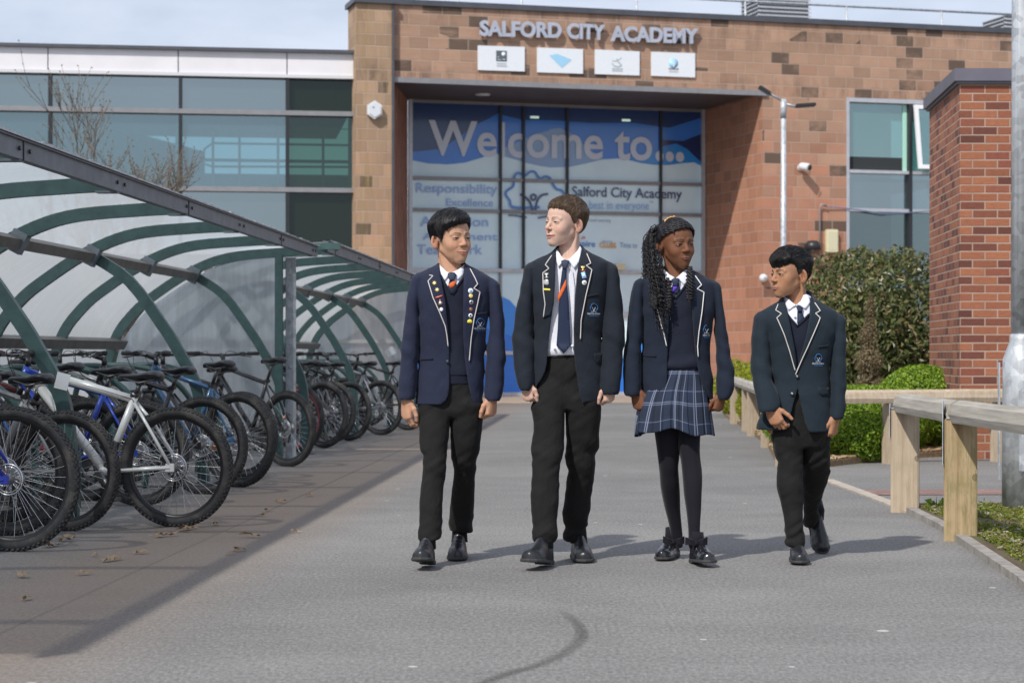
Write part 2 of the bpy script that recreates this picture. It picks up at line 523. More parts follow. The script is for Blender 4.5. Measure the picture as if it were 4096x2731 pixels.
def timber(name, c1, c2, axis=2, green=0.0):
    m, t, b, o = new_mat(name); q = NT(t)
    sc = [34.0, 34.0, 34.0]; sc[axis] = 1.3
    vec = q.scaled(q.obj(), tuple(sc)); sc2 = [7.0, 7.0, 7.0]; sc2[axis] = 0.5
    f = q.math('ADD', q.math('MULTIPLY', q.noise(1, 5, 0.6, vec, .6), 0.6), q.math('MULTIPLY', q.noise(1, 4, 0.6, q.scaled(q.obj(), tuple(sc2)), 1.0), 0.4))
    base = q.ramp(f, [(0.34, c1), (0.62, c2)])
    kn = q.n('ShaderNodeTexVoronoi'); kn.inputs['Scale'].default_value = 3.4; q.l(q.obj(), kn.inputs['Vector'])
    base = q.mix(q.math('MULTIPLY', q.math('LESS_THAN', kn.outputs['Distance'], 0.07), 0.6), base, (0.07, 0.045, 0.02))
    if green:
        g = q.math('MULTIPLY', q.ramp(q.noise(5, 5, 0.7), [(0.45, 0.0), (0.62, 1.0)]), green)
        base = q.mix(g, base, (0.12, 0.13, 0.03))
    q.l(base, b.inputs['Base Color']); b.inputs['Roughness'].default_value = 0.85
    q.l(q.bump(f, 0.5, 0.004), b.inputs['Normal'])
    return m

def galvanised(name, base=(0.50, 0.53, 0.56)):
    m, t, b, o = new_mat(name); q = NT(t)
    vo = q.n('ShaderNodeTexVoronoi'); vo.inputs['Scale'].default_value = 22; q.l(q.obj(), vo.inputs['Vector'])
    f = q.math('ADD', q.math('MULTIPLY', q.sep(vo.outputs['Color'])[0], 0.35), q.math('MULTIPLY', q.noise(7, 5, 0.6), 0.65))
    c = q.ramp(f, [(0.3, tuple(x*0.72 for x in base)), (0.7, tuple(min(1, x*1.18) for x in base))])
    q.l(c, b.inputs['Base Color']); b.inputs['Metallic'].default_value = 0.35; b.inputs['Roughness'].default_value = 0.5
    q.l(q.bump(f, 0.12, 0.003), b.inputs['Normal'])
    return m

def tinted_glass(name, tint, opq=0.3, body=(0.02, 0.03, 0.035), rough=0.03):
    """window glass: partly see-through, partly mirror"""
    m = bpy.data.materials.new(name); m.use_nodes = True; t = m.node_tree
    for n in list(t.nodes): t.nodes.remove(n)
    q = NT(t); o = q.n('ShaderNodeOutputMaterial')
    tr = q.n('ShaderNodeBsdfTransparent'); tr.inputs[0].default_value = tuple(tint) + (1,)
    gl = q.n('ShaderNodeBsdfGlossy'); gl.inputs['Roughness'].default_value = rough; gl.inputs[0].default_value = (0.62, 0.74, 0.75, 1)
    df = q.n('ShaderNodeBsdfDiffuse'); df.inputs[0].default_value = tuple(body) + (1,)
    q.l(q.bump(q.noise(0.7, 2, 0.5), 0.06, 0.05), gl.inputs['Normal'])
    m1 = q.n('ShaderNodeMixShader'); m1.inputs[0].default_value = 0.25
    q.l(tr.outputs[0], m1.inputs[1]); q.l(df.outputs[0], m1.inputs[2])
    m2 = q.n('ShaderNodeMixShader'); m2.inputs[0].default_value = opq
    q.l(m1.outputs[0], m2.inputs[1]); q.l(gl.outputs[0], m2.inputs[2])
    q.l(m2.outputs[0], o.inputs[0]); MATS[name] = m
    return m

def poly_sheet(name, direction):
    """twin-wall polycarbonate: milky, lets light through, fine flutes"""
    m, t, b, o = new_mat(name); q = NT(t)
    sc = (0.30, 3.2, 0.30) if direction != 2 else (3.0, 3.0, 0.30)
    st = q.math('ADD', q.math('MULTIPLY', q.noise(5, 6, 0.75, q.scaled(q.obj(), sc)), .6), q.math('MULTIPLY', q.noise(1.1, 4, 0.6), .4))
    c = q.ramp(st, [(0.32, (0.17, 0.18, 0.19)), (0.5, (0.38, 0.40, 0.415)), (0.66, (0.62, 0.65, 0.67))])
    q.l(c, b.inputs['Base Color']); b.inputs['Roughness'].default_value = 0.18; b.inputs['Coat Weight'].default_value = 0.8; b.inputs['Coat Roughness'].default_value = 0.12
    fl = q.n('ShaderNodeTexWave'); fl.inputs['Scale'].default_value = 14
    fl.bands_direction = 'Y' if direction != 1 else 'X'; q.l(q.obj(), fl.inputs['Vector'])
    q.l(q.bump(q.math('ADD', fl.outputs['Fac'], st), 0.25, 0.004), b.inputs['Normal'])
    tl = q.n('ShaderNodeBsdfTranslucent'); tl.inputs[0].default_value = (0.86, 0.90, 0.93, 1)
    tp = q.n('ShaderNodeBsdfTransparent'); tp.inputs[0].default_value = (0.90, 0.94, 0.96, 1)
    m1 = q.n('ShaderNodeMixShader'); m1.inputs[0].default_value = 0.46; q.l(b.outputs[0], m1.inputs[1]); q.l(tl.outputs[0], m1.inputs[2])
    m2 = q.n('ShaderNodeMixShader'); m2.inputs[0].default_value = 0.34; q.l(m1.outputs[0], m2.inputs[1]); q.l(tp.outputs[0], m2.inputs[2])
    q.l(m2.outputs[0], o.inputs[0])
    return m

def cloth(name, col, weave=900, folds=0.25, rough=0.9, sheen=0.25, dist=0.012, fscale=9):
    m, t, b, o = new_mat(name); q = NT(t)
    f = q.ramp(q.noise(130, 3, 0.7), [(0.3, tuple(x*0.82 for x in col)), (0.7, tuple(x*1.2 for x in col))])
    q.l(f, b.inputs['Base Color']); b.inputs['Roughness'].default_value = rough
    b.inputs['Sheen Weight'].default_value = sheen; b.inputs['Sheen Roughness'].default_value = 0.4
    b.inputs['Specular IOR Level'].default_value = 0.25
    big = q.noise(fscale, 3, 0.55, q.scaled(q.obj(), (1, 1, 0.55)), 0.6)
    b1 = q.n('ShaderNodeBump'); b1.inputs['Strength'].default_value = folds; b1.inputs['Distance'].default_value = dist
    q.l(big, b1.inputs['Height'])
    b2 = q.n('ShaderNodeBump'); b2.inputs['Strength'].default_value = 0.25; b2.inputs['Distance'].default_value = 0.0015
    q.l(q.noise(weave*0.35, 2, 0.6), b2.inputs['Height']); q.l(b1.outputs[0], b2.inputs['Normal'])
    q.l(b2.outputs[0], b.inputs['Normal'])
    return m

def leaf_mat(name, cols, rough=0.5, trans=0.3):
    m, t, b, o = new_mat(name); q = NT(t)
    gi = q.n('ShaderNodeNewGeometry')
    n = len(cols)
    c = q.ramp(gi.outputs['Random Per Island'], [(i/(n-1) if n > 1 else 0, cols[i]) for i in range(n)])
    q.l(c, b.inputs['Base Color']); b.inputs['Roughness'].default_value = rough
    tl = q.n('ShaderNodeBsdfTranslucent'); q.l(c, tl.inputs[0])
    mx = q.n('ShaderNodeMixShader'); mx.inputs[0].default_value = trans
    q.l(b.outputs[0], mx.inputs[1]); q.l(tl.outputs[0], mx.inputs[2]); q.l(mx.outputs[0], o.inputs[0])
    return m

M = {}
M['stone'] = sandstone('upper_sandstone', pale=(0.385, 0.243, 0.168), red=(0.41, 0.195, 0.125), dark_amt=0.17)
M['stone_left'] = sandstone('pillar_sandstone', pale=(0.375, 0.255, 0.165), red=(0.44, 0.27, 0.17), dark_amt=0.03, lichen=0.45, zmix=(2, 6))
M['stone_red'] = sandstone('reveal_sandstone', pale=(0.37, 0.19, 0.12), red=(0.41, 0.19, 0.115), dark_amt=0.0, zmix=(3, 8))
M['brick'] = brickwork('red_brick')
M['asphalt'] = asphalt('asphalt')
M['coping'] = mat('dark_coping_metal', (0.085, 0.09, 0.105), 0.45, 0.3, var=0.15, vscale=3)
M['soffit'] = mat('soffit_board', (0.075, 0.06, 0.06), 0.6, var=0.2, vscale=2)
M['white_panel'] = mat('white_cladding', (0.72, 0.71, 0.73), 0.4, var=0.05, vscale=1.5)
M['alu'] = mat('aluminium_frame', (0.50, 0.51, 0.54), 0.4, 0.4, var=0.1, vscale=8)
M['alu_grey'] = mat('grey_frame', (0.26, 0.26, 0.27), 0.45, 0.3, var=0.1, vscale=8)
M['black_frame'] = mat('black_frame', (0.02, 0.022, 0.026), 0.4, var=0.1)
M['white_frame'] = mat('white_frame', (0.74, 0.74, 0.76), 0.4, var=0.05)
M['plastic_white'] = mat('white_plastic', (0.66, 0.68, 0.70), 0.35, var=0.04)
M['cream'] = mat('cream_plastic', (0.66, 0.62, 0.42), 0.5, var=0.08)
M['galv'] = galvanised('galvanised_steel')
M['galv_dark'] = galvanised('dull_galvanised_steel', (0.36, 0.385, 0.41))
M['green_paint'] = mat('dark_green_paint', (0.040, 0.086, 0.084), 0.42, 0.0, var=0.22, vscale=14, bump=0.08, bscale=60)
M['grey_beam'] = mat('grey_beam_paint', (0.145, 0.170, 0.195), 0.5, 0.15, var=0.2, vscale=9, bump=0.1, bscale=40)
M['purlin'] = mat('weathered_purlin', (0.14, 0.135, 0.125), 0.6, 0.15, var=0.25, vscale=7, bump=0.1)
M['sheet'] = poly_sheet('polycarbonate_roof', 0)
M['sheet_end'] = poly_sheet('polycarbonate_end', 2)
M['bolt'] = mat('dark_bolt', (0.05, 0.05, 0.055), 0.4, 0.7)
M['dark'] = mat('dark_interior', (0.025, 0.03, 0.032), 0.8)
M['wood_new'] = timber('weathered_timber', (0.26, 0.175, 0.09), (0.47, 0.36, 0.215), 2, 0.5)
M['wood_pink'] = timber('pale_timber', (0.33, 0.25, 0.175), (0.50, 0.41, 0.31), 2, 0.2)
M['wood_rail'] = timber('silvered_timber_rail', (0.22, 0.20, 0.17), (0.44, 0.41, 0.36), 0, 0.08)
# ================================================================ SETTING: the ground
g = MB(); g.add([(-120, -10, 0), (120, -10, 0), (120, 190, 0), (-120, 190, 0)], [(0,1,2,3)])
tag(g.build('asphalt_path', M['asphalt']), 'grey speckled asphalt path leading up to the school entrance', kind='structure')

M['slab'] = mat('tan_paving', (0.34, 0.265, 0.20), 0.85, var=0.18, vscale=2.5, bump=0.2, bscale=30)
g = MB(); g.add([(-14, 36.5, .004), (16, 40.5, .004), (16, 50, .004), (-14, 46, .004)], [(0,1,2,3)])
tag(g.build('entrance_paving', M['slab']), 'tan paving in front of the entrance doors', kind='structure')

mm, t, b, o = new_mat('red_paver_strip'); q = NT(t)
r1, r2, jt, rw = cells(q, q.obj(), 0.2, 0.1, 0.012, 0.5)
q.l(q.mix(jt, q.ramp(r1, [(0, (0.20, 0.11, 0.09)), (1, (0.29, 0.17, 0.145))]), (0.17, 0.15, 0.14)), b.inputs['Base Color'])
b.inputs['Roughness'].default_value = 0.9
M['paver'] = mm
g = MB(); g.add([(2.35, 13.45, .004), (6.5, 13.6, .004), (6.5, 14.1, .004), (2.42, 13.95, .004)], [(0,1,2,3)])
tag(g.build('brick_paver_strip', M['paver']), 'narrow strip of red pavers across the side path', kind='structure')

# bed with hedges beyond the side path, and the near bed by the fence
def soil(name):
    m, t, b, o = new_mat(name); q = NT(t)
    c = q.ramp(q.noise(16, 6, 0.75), [(0.3, (0.055, 0.035, 0.02)), (0.5, (0.11, 0.08, 0.045)), (0.7, (0.09, 0.11, 0.03))])
    q.l(c, b.inputs['Base Color']); b.inputs['Roughness'].default_value = 0.95
    q.l(q.bump(q.noise(45, 5, 0.8), 0.9, 0.03), b.inputs['Normal'])
    return m
M['soil'] = soil('mossy_soil'); 
M['mulch_base'] = mat('bark_mulch', (0.22, 0.15, 0.085), 0.95, var=0.5, vscale=45, bump=0.9, bscale=60, bdist=0.02)

def sheet(pts, z, name, m, label, kind='structure', side=0.06):
    n = len(pts)
    vs = [(p[0], p[1], z) for p in pts] + [(p[0], p[1], z - side) for p in pts]
    fs = [tuple(range(n))] + [(i, i+n, (i+1) % n + n, (i+1) % n) for i in range(n)]
    g = MB(); g.add(vs, fs)
    return tag(g.build(name, m), label, kind=kind)

def gp(px, py): 
    p = G(px, py); return (p.x, p.y)
# kerb line of the path on the right (from the near right corner up to the garden corner)
KERB = [gp(4500, 2700), gp(4096, 2335), gp(3905, 2205), gp(3770, 2115), gp(3645, 2052)]
bedA = KERB + [(2.45, 12.35), (6.5, 12.6), (6.5, 4.0)]
sheet(bedA, 0.03, 'near_bed', M['soil'], 'mossy soil bed beneath the timber fence')
bedB = [(2.22, 16.6), (2.62, 16.75), (3.42, 18.0), (4.1, 18.6), (4.1, 30), (3.3, 30), (2.95, 25.2), (2.62, 20.5)]
sheet(bedB, 0.05, 'hedge_bed', M['mulch_base'], 'bark mulched bed under the box hedges')
bedC = [(2.95, 25.2), (3.3, 30), (4.1, 30), (14, 33), (14, 40), (4.0, 38), (3.2, 30)]
sheet(bedC, 0.04, 'far_bed', M['mulch_base'], 'far planting bed in front of the school wall')

# edging: concrete edge between path and bed
def edging(pts, w, h, m, name, label):
    g = MB(); n = len(pts)
    for i in range(n-1):
        a, c = Vector(pts[i] + (0,)), Vector(pts[i+1] + (0,))
        d = (c-a); L = d.length; d.normalize(); s = Vector((-d.y, d.x, 0))
        k = max(1, int(L/0.9))
        for j in range(k):
            p0 = a + d*(L*j/k + 0.004); p1 = a + d*(L*(j+1)/k - 0.004)
            vs = [p0 - s*w/2, p1 - s*w/2, p1 + s*w/2, p0 + s*w/2]
            vs = [Vector((v.x, v.y, -0.01)) for v in vs] + [Vector((v.x, v.y, h)) for v in vs]
            g.add(vs, [(4,5,6,7),(0,1,5,4),(1,2,6,5),(2,3,7,6),(3,0,4,7)])
    return tag(g.build(name, m), label, kind='structure')
M['kerb'] = mat('concrete_edging', (0.27, 0.25, 0.225), 0.9, var=0.3, vscale=14, bump=0.4, bscale=60)
edging(KERB, 0.06, 0.035, M['kerb'], 'kerb_edging', 'concrete edging between the path and the fence bed')
edging([gp(3645, 2052), gp(3560, 2015), gp(3400, 1955), gp(3310, 1922)], 0.085, 0.012, mat('pale_edging', (0.40, 0.35, 0.29), 0.9, var=0.2, vscale=10), 'flush_edging', 'pale flush edging stones crossing the mouth of the side path')

# scuffed tyre mark curving across the asphalt
mm = bpy.data.materials.new('rubber_mark'); mm.use_nodes = True; t = mm.node_tree
for n in list(t.nodes): t.nodes.remove(n)
q = NT(t); o = q.n('ShaderNodeOutputMaterial'); df = q.n('ShaderNodeBsdfDiffuse'); df.inputs[0].default_value = (0.05, 0.05, 0.05, 1)
tp = q.n('ShaderNodeBsdfTransparent'); ms = q.n('ShaderNodeMixShader')
uv = q.n('ShaderNodeTexCoord').outputs['UV']; ux, uy, uz = q.sep(uv)
edge = q.math('MULTIPLY', q.math('MULTIPLY', uy, q.math('SUBTRACT', 1.0, uy)), 4.0)
strk = q.ramp(q.noise(1.0, 4, 0.7, q.scaled(uv, (3, 26, 1))), [(0.35, 0.25), (0.65, 1.0)])
fade = q.math('MULTIPLY', q.math('MINIMUM', q.math('MULTIPLY', ux, 4.0), 1.0), 0.45)
q.l(q.math('MULTIPLY', q.math('MULTIPLY', edge, strk), fade, clamp=True), ms.inputs[0])
q.l(tp.outputs[0], ms.inputs[1]); q.l(df.outputs[0], ms.inputs[2]); q.l(ms.outputs[0], o.inputs[0])
pts = [gp(*p) for p in ((2222, 2428), (2262, 2455), (2300, 2488), (2326, 2525), (2322, 2556), (2286, 2592), (2205, 2640), (2120, 2670), (2040, 2692), (1930, 2735), (1840, 2775))]
me = bpy.data.meshes.new('tyre_mark'); vs = []; fs = []; uvs = []
NP = 60; P2 = []
for i in range(NP):
    f = i/(NP-1)*(len(pts)-1); k = min(int(f), len(pts)-2); a = f-k
    g4 = [pts[max(k-1, 0)], pts[k], pts[k+1], pts[min(k+2, len(pts)-1)]]
    P2.append([0.5*((2*g4[1][c]) + (-g4[0][c]+g4[2][c])*a + (2*g4[0][c]-5*g4[1][c]+4*g4[2][c]-g4[3][c])*a*a + (-g4[0][c]+3*g4[1][c]-3*g4[2][c]+g4[3][c])*a**3) for c in (0, 1)])
for i in range(NP):
    a = P2[max(i-1, 0)]; c = P2[min(i+1, NP-1)]; d = Vector((c[0]-a[0], c[1]-a[1], 0)).normalized(); s = Vector((-d.y, d.x, 0))
    w = 0.020 + 0.010*min(1, i/20)
    p = Vector((P2[i][0], P2[i][1], 0.004)); vs += [p - s*w, p + s*w]
fs = [(2*i, 2*i+2, 2*i+3, 2*i+1) for i in range(NP-1)]
me.from_pydata([tuple(v) for v in vs], [], fs); me.materials.append(mm)
ul = me.uv_layers.new(name='UV')
for li, l in enumerate(me.loops):
    vi = l.vertex_index; ul.data[li].uv = ((vi//2)/(NP-1), vi % 2)
tag(link('tyre_mark', me), 'dark curved rubber scuff mark on the path', kind='structure')

# ================================================================ ENTRANCE BLOCK
FP = Plane(41.5, 0.275); GP = Plane(44.7, 0.275)
DV = (GP.Y0 - FP.Y0) * math.cos(FP.rz)          # depth of the recess along the wall's own v axis
DU = (GP.Y0 - FP.Y0) * math.sin(FP.rz)
def gu(px): return GP.u(px) + DU                 # glazing plane u, in the facade's own frame
def guz(px, py): return (gu(px), GP.z(px, py))
block = FP.root('entrance_building', label='sandstone entrance block of the school with a deep recessed porch', cat='building')
ZT = FP.z(2048, 42); ZC = FP.z(2048, 20)         # stone top, coping top
ZS = FP.z(2048, 336)                             # soffit edge
uL, uP, uR, uW = FP.u(1420), FP.u(1566), FP.u(3050), FP.u(3386)
uE = 17.0
g = MB(); g.box(uL, uP, -0.12, 0.75, 0, ZT-0.02)
g.build('pillar', M['stone_left'], block)
g = MB(); g.box(uP+0.001, uR, 0, 0.5, ZS+0.05, ZT)
g.build('lintel_wall', M['stone'], block)
wz0, wz1 = 0.7, FP.z(3386, 390)
uW2 = FP.u(3840)
g = MB(); g.box(uR+0.001, uW, 0, 0.5, 0, ZT)
g.box(uW, uE, 0, 0.5, wz1, ZT-0.001); g.box(uW+.001, uW2, 0, 0.5, 0, wz0); g.box(uW2, uE, 0, 0.5, 0, wz1-.001)
g.build('wall', M['stone'], block)
g = MB(); g.box(uL-0.06, uP+0.02, -0.2, 0.8, ZT-0.018, ZC-0.03)
g.box(uP+0.022, uE, -0.06, 0.6, ZT+0.002, ZC)
g.build('coping', M['coping'], block)
g = MB()   # reveals
gl, gr = gu(1634), gu(2818)
g.prism([(uR, 0.5), (uR, 0.0), (gr+0.02, DV), (gr+0.4, DV+0.3)], 0, ZS+0.3, axis='z')
g.build('right_reveal', M['stone_red'], block)
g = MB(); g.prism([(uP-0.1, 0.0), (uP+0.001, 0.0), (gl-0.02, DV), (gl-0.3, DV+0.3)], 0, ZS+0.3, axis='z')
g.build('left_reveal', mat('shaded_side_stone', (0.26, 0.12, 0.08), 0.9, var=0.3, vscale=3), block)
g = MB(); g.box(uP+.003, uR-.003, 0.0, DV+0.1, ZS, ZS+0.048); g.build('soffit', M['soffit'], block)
g = MB(); g.box(uP+.003, uR+0.1, -0.05, 0.02, ZS-0.06, ZS+0.045); g.build('soffit_trim', M['alu_grey'], block)
g = MB(); g.box(uP+3, uE, 0.5, 12, ZT-0.5, ZT-0.3); g.box(uE-.4, uE, .5, 12, 0, ZT-.51)
g.build('roof', M['dark'], block)
g = MB()
for px, py in ((1868, 385), (2320, 392)):
    pass
g.lathe([(0.0, 0), (0.16, 0), (0.16, 0.03), (0, 0.03)], (gu(1868), DV*0.55, ZS-0.032), 20)
g.build('soffit_light', M['plastic_white'], block)
# dark joint and rainwater line between pillar and lintel
g = MB(); g.box(uP-0.02, uP+0.03, -0.135, -0.121, 0, ZT-0.03); g.build('joint_strip', M['coping'], block)

# side window of the block
win = empty('side_window', (0, 0, 0)); win.parent = block
glz = tinted_glass('green_tinted_glass', (0.42, 0.66, 0.62), 0.34, (0.25, 0.48, 0.45))
gm = MB(); t1, t2 = FP.z(3386, 684), FP.z(3386, 838); mu = FP.u(3643)
gm.box(uW, uW2, 0.14, 0.15, t1, wz1); gm.build('upper_pane', glz, win)
glz2 = tinted_glass('grey_tinted_glass', (0.3, 0.4, 0.42), 0.42, (0.16, 0.20, 0.22))
gm = MB(); gm.box(uW, uW2, 0.14, 0.15, t2, t1-.002); gm.build('middle_pane', glz2, win)
glz3 = tinted_glass('dark_glass', (0.2, 0.3, 0.27), 0.3, (0.02, 0.035, 0.03))
gm = MB(); gm.box(uW, uW2, 0.14, 0.15, wz0, t2-.002); gm.build('lower_pane', glz3, win)
gm = MB(); gm.box(uW+.3, uW2, 0.6, 3.4, t1-.2, t1-.1); gm.box(uW+.2, uW2, 3.4, 3.5, wz0, wz1); gm.build('inner_wall', M['dark'], win)
fr = MB()
fr.box(uW, uW+0.07, 0.0, 0.16, wz0, wz1); fr.box(uW+.07, uW2, 0.0, 0.16, wz1-0.09, wz1-.001)
for zz in (t1, t2): fr.box(uW+.07, uW2, 0.02, 0.17, zz-0.035, zz+0.035)
fr.build('frame', M['alu'], win)
fr = MB(); fr.box(mu-0.03, mu+0.05, 0.015, 0.175, wz0, wz1-.09); fr.build('mullion', M['black_frame'], win)
fr = MB(); fr.box(FP.u(3386)+.08, mu-.14, 0.135, 0.139, t1+.035, t1+.33); fr.build('blind_gap', M['dark'], win)
fr = MB(); fr.box(mu-.13, mu-.035, .12, .139, t1+.035, wz1-.1); fr.build('inner_jamb', mat('mint_jamb', (.42, .72, .6), .5), win)
# open casement, hinged at the top and leaning out
cs = empty('casement', (mu+0.06, 0.0, wz1-0.12)); cs.parent = win; cs.rotation_euler = (R(-9), 0, 0)
c = MB(); cw, chh = 1.2, wz1-t1-0.16
c.box(0, 0.09, -0.06, 0, -chh, 0); c.box(cw-.09, cw, -0.06, 0, -chh, 0); c.box(.09, cw-.09, -0.06, 0, -.09, 0); c.box(.09, cw-.09, -.06, 0, -chh, -chh+.09)
c.build('casement_frame', M['white_frame'], win).matrix_parent_inverse = Matrix()
bpy.data.objects['casement_frame'].location = cs.location; bpy.data.objects['casement_frame'].rotation_euler = cs.rotation_euler
c = MB(); c.box(.09, cw-.09, -.035, -.028, -chh+.09, -.09); cg = c.build('casement_pane', glz, win); cg.location = cs.location; cg.rotation_euler = cs.rotation_euler
bpy.data.objects.remove(cs)

# ---------------------------------------------------------------- the printed entrance window
wroot = FP.root('entrance_window', label='tall glazed entrance screen printed with blue waves and the welcome lettering', cat='window')
zb = 0.0; zt = GP.z(1650, 405)
vin = {}
def vinyl(n, c, r=0.2): 
    return mat('vinyl_'+n, c, r, var=0.06, vscale=1.2, spec=0.5, coat=0.5)
g = MB(); g.box(gl+.08, gr-.08, DV+0.03, DV+0.05, zb, zt)
g.build('pale_graphic', vinyl('pale', (0.68, 0.88, 1.0)), wroot)
LV = [DV+0.026]
def lay(poly, nm, m):
    LV[0] -= 0.004
    pts = []
    for a, c in poly:
        u_, z_ = guz(a, c); pts.append((min(max(u_, gl+.082), gr-.082), min(z_, zt-.005)))
    return flat_poly(pts, LV[0], nm, m, wroot, 0.002)
def A(x, y): return (1600 + x/3.563, 380 + y/3.563)
def B(x, y): return (2200 + x/3.563, 380 + y/3.563)
top = [A(150, 60), B(2180, 200)]
lay([A(150, 40), B(2240, 150), B(2180, 1010), B(2060, 960), B(1900, 972), B(1700, 998), B(1500, 997), B(1300, 970), B(1120, 925), B(980, 905), B(760, 918), B(500, 980), B(280, 1025), B(0, 1032),
     A(2000, 1012), A(1780, 960), A(1450, 862), A(1340, 820), A(1180, 890), A(930, 965), A(680, 990), A(400, 975), A(150, 930)], 'wave_graphic', vinyl('mid', (0.045, 0.22, 0.74)))
lay([A(1450, 860), A(1450, 770), A(1730, 650), A(1900, 570), A(2120, 510), B(0, 490), B(140, 470), B(330, 560), B(520, 740), B(760, 918), B(500, 978), B(280, 1022), B(0, 1030), A(2000, 1010), A(1780, 958)], 'haze_wave_graphic', vinyl('steel', (0.25, 0.40, 0.66)))
lay([A(150, 40), B(2240, 150), B(2180, 330), B(1700, 470), B(1200, 400), B(600, 400), B(0, 360), A(1750, 360), A(1400, 270), A(1100, 420), A(900, 560), A(600, 770), A(150, 810)], 'navy_graphic', vinyl('navy', (0.02, 0.055, 0.18)))
lay([B(1120, 920), B(1300, 860), B(1560, 770), B(1800, 700), B(1960, 780), B(2180, 960), B(2180, 1008), B(2060, 958), B(1900, 968), B(1700, 994), B(1500, 993), B(1300, 966)], 'bright_wave_graphic', vinyl('bright', (0.02, 0.26, 0.72)))
lay([B(1560, 640), B(1900, 660), B(2180, 560), B(2180, 960), B(1960, 770), B(1800, 690), B(1600, 730)], 'night_wave_graphic', vinyl('night', (0.012, 0.03, 0.12)))
lay([(1640, 1190), (1760, 1150), (1900, 1140), (2004, 1184), (2040, 1202), (2070, 1235), (2200, 1400), (2440, 1480), (2560, 1370), (2660, 1340), (2830, 1330), (2830, 1600), (1640, 1600)], 'lower_wave_graphic', vinyl('royal', (0.03, 0.26, 0.85)))
lay([(1640, 1320), (1900, 1300), (2070, 1350), (2200, 1460), (2440, 1530), (2560, 1440), (2830, 1400), (2830, 1600), (1640, 1600)], 'deep_wave_graphic', vinyl('deep', (0.015, 0.18, 0.72)))
TV = LV[0] - 0.006
def wtext(s, x0, x1, y0, y1, capn, col, name='lettering', bold=0.0, dv=0):
    u0, z0 = guz(x0, y0); u1, z1 = guz(x1, y1)
    cap = capn/F*(GP.Y0 + GP.k*GP.X((x0+x1)/2))
    return put_text(s, u0, u1, z0, cap, TV-dv, name, vinyl(*col), wroot, bold, z1=z1)
grey = ('letter_grey', (0.58, 0.64, 0.76))
wtext('Welcome to', 1714, 2608, 621, 643, 147, grey, 'welcome_lettering', 0.02)
wtext('...', 2621, 2736, 643, 648, 180, grey, 'welcome_dots', 0.03)
lb = ('letter_lightblue', (0.30, 0.45, 0.78))
wtext('Responsibility', 1664, 1990, 769, 775, 40, lb, bold=0.012)
wtext('Excellence', 1786, 1972, 823, 826, 31, lb, bold=0.008)
wtext('Aspiration', 1681, 1953, 904, 906, 41, lb, bold=0.012)
wtext('Attainment', 1690, 1990, 959, 961, 31, lb, bold=0.01)
wtext('Teamwork', 1669, 1929, 1016, 1017, 41, lb, bold=0.01)
nb = ('letter_navy', (0.035, 0.06, 0.17))
wtext('Salford City Academy', 2288, 2727, 785, 796, 42, nb, 'academy_lettering', 0.012)
wtext('The best in everyone', 2288, 2596, 834, 838, 34, ('letter_sky', (0.30, 0.48, 0.80)))
wtext('TM', 2598, 2613, 814, 814, 10, ('letter_sky2', (0.20, 0.33, 0.58)))
wtext('United Learning', 2345, 2443, 886, 888, 13, ('letter_dim', (0.27, 0.33, 0.45)))
wtext('Inspire', 2290, 2381, 984, 988, 26, ('letter_blue', (0.08, 0.24, 0.60)), bold=0.02)
wtext('CLUBS', 2398, 2465, 990, 993, 23, ('letter_orange', (0.72, 0.34, 0.08)), bold=0.03)
wtext('Sports', 2410, 2450, 968, 969, 8, ('letter_blue2', (0.08, 0.24, 0.60)))
wtext('Time to', 2480, 2548, 990, 992, 22, ('letter_slate', (0.12, 0.28, 0.45)), bold=0.0)
LV[0] = TV
def rib(pts, w, col, nm, closed=False):
    P = [guz(*p) for p in smooth_pts(pts, 6, closed)]
    LV[0] -= 0.002
    return ribbon(P, w, LV[0], nm, vinyl(*col), wroot, closed)
ob_ = ('tree_blue', (0.07, 0.22, 0.60))
rib([A(1990, 1600), A(1620, 1600), A(1560, 1500), A(1510, 1430), A(1520, 1370), A(1610, 1300), A(1620, 1200), A(1650, 1130), A(1700, 1115), A(1780, 1150), A(1850, 1098), A(1920, 1100),
     A(1990, 1190), A(2060, 1165), A(2130, 1180), A(2170, 1260), A(2230, 1340), B(160, 1360), B(200, 1420), B(180, 1500), B(100, 1560)], 0.055, ob_, 'tree_outline')
nv = ('tree_navy', (0.04, 0.06, 0.16))
rib([A(1710, 1415), A(1790, 1460), A(1850, 1530), A(1880, 1620), A(1890, 1700)], 0.05, nv, 'figure_arm')
rib([A(2110, 1412), A(2020, 1430), A(1960, 1500), A(1935, 1600), A(1930, 1700)], 0.05, nv, 'figure_arm')
rib([A(1900, 1420), A(1935, 1440), A(1925, 1480), A(1900, 1500), A(1872, 1480), A(1866, 1440)], 0.045, nv, 'figure_head', True)
rib([(2032, 861), (2060, 862), (2080, 866), (2106, 870)], 0.035, nv, 'ground_stroke')
rib([(2150, 872), (2190, 866), (2230, 864)], 0.035, nv, 'ground_stroke')
rib([(2326, 955), (2332, 950), (2340, 952)], 0.05, ('dot_red', (0.6, 0.25, 0.3)), 'logo_dots')
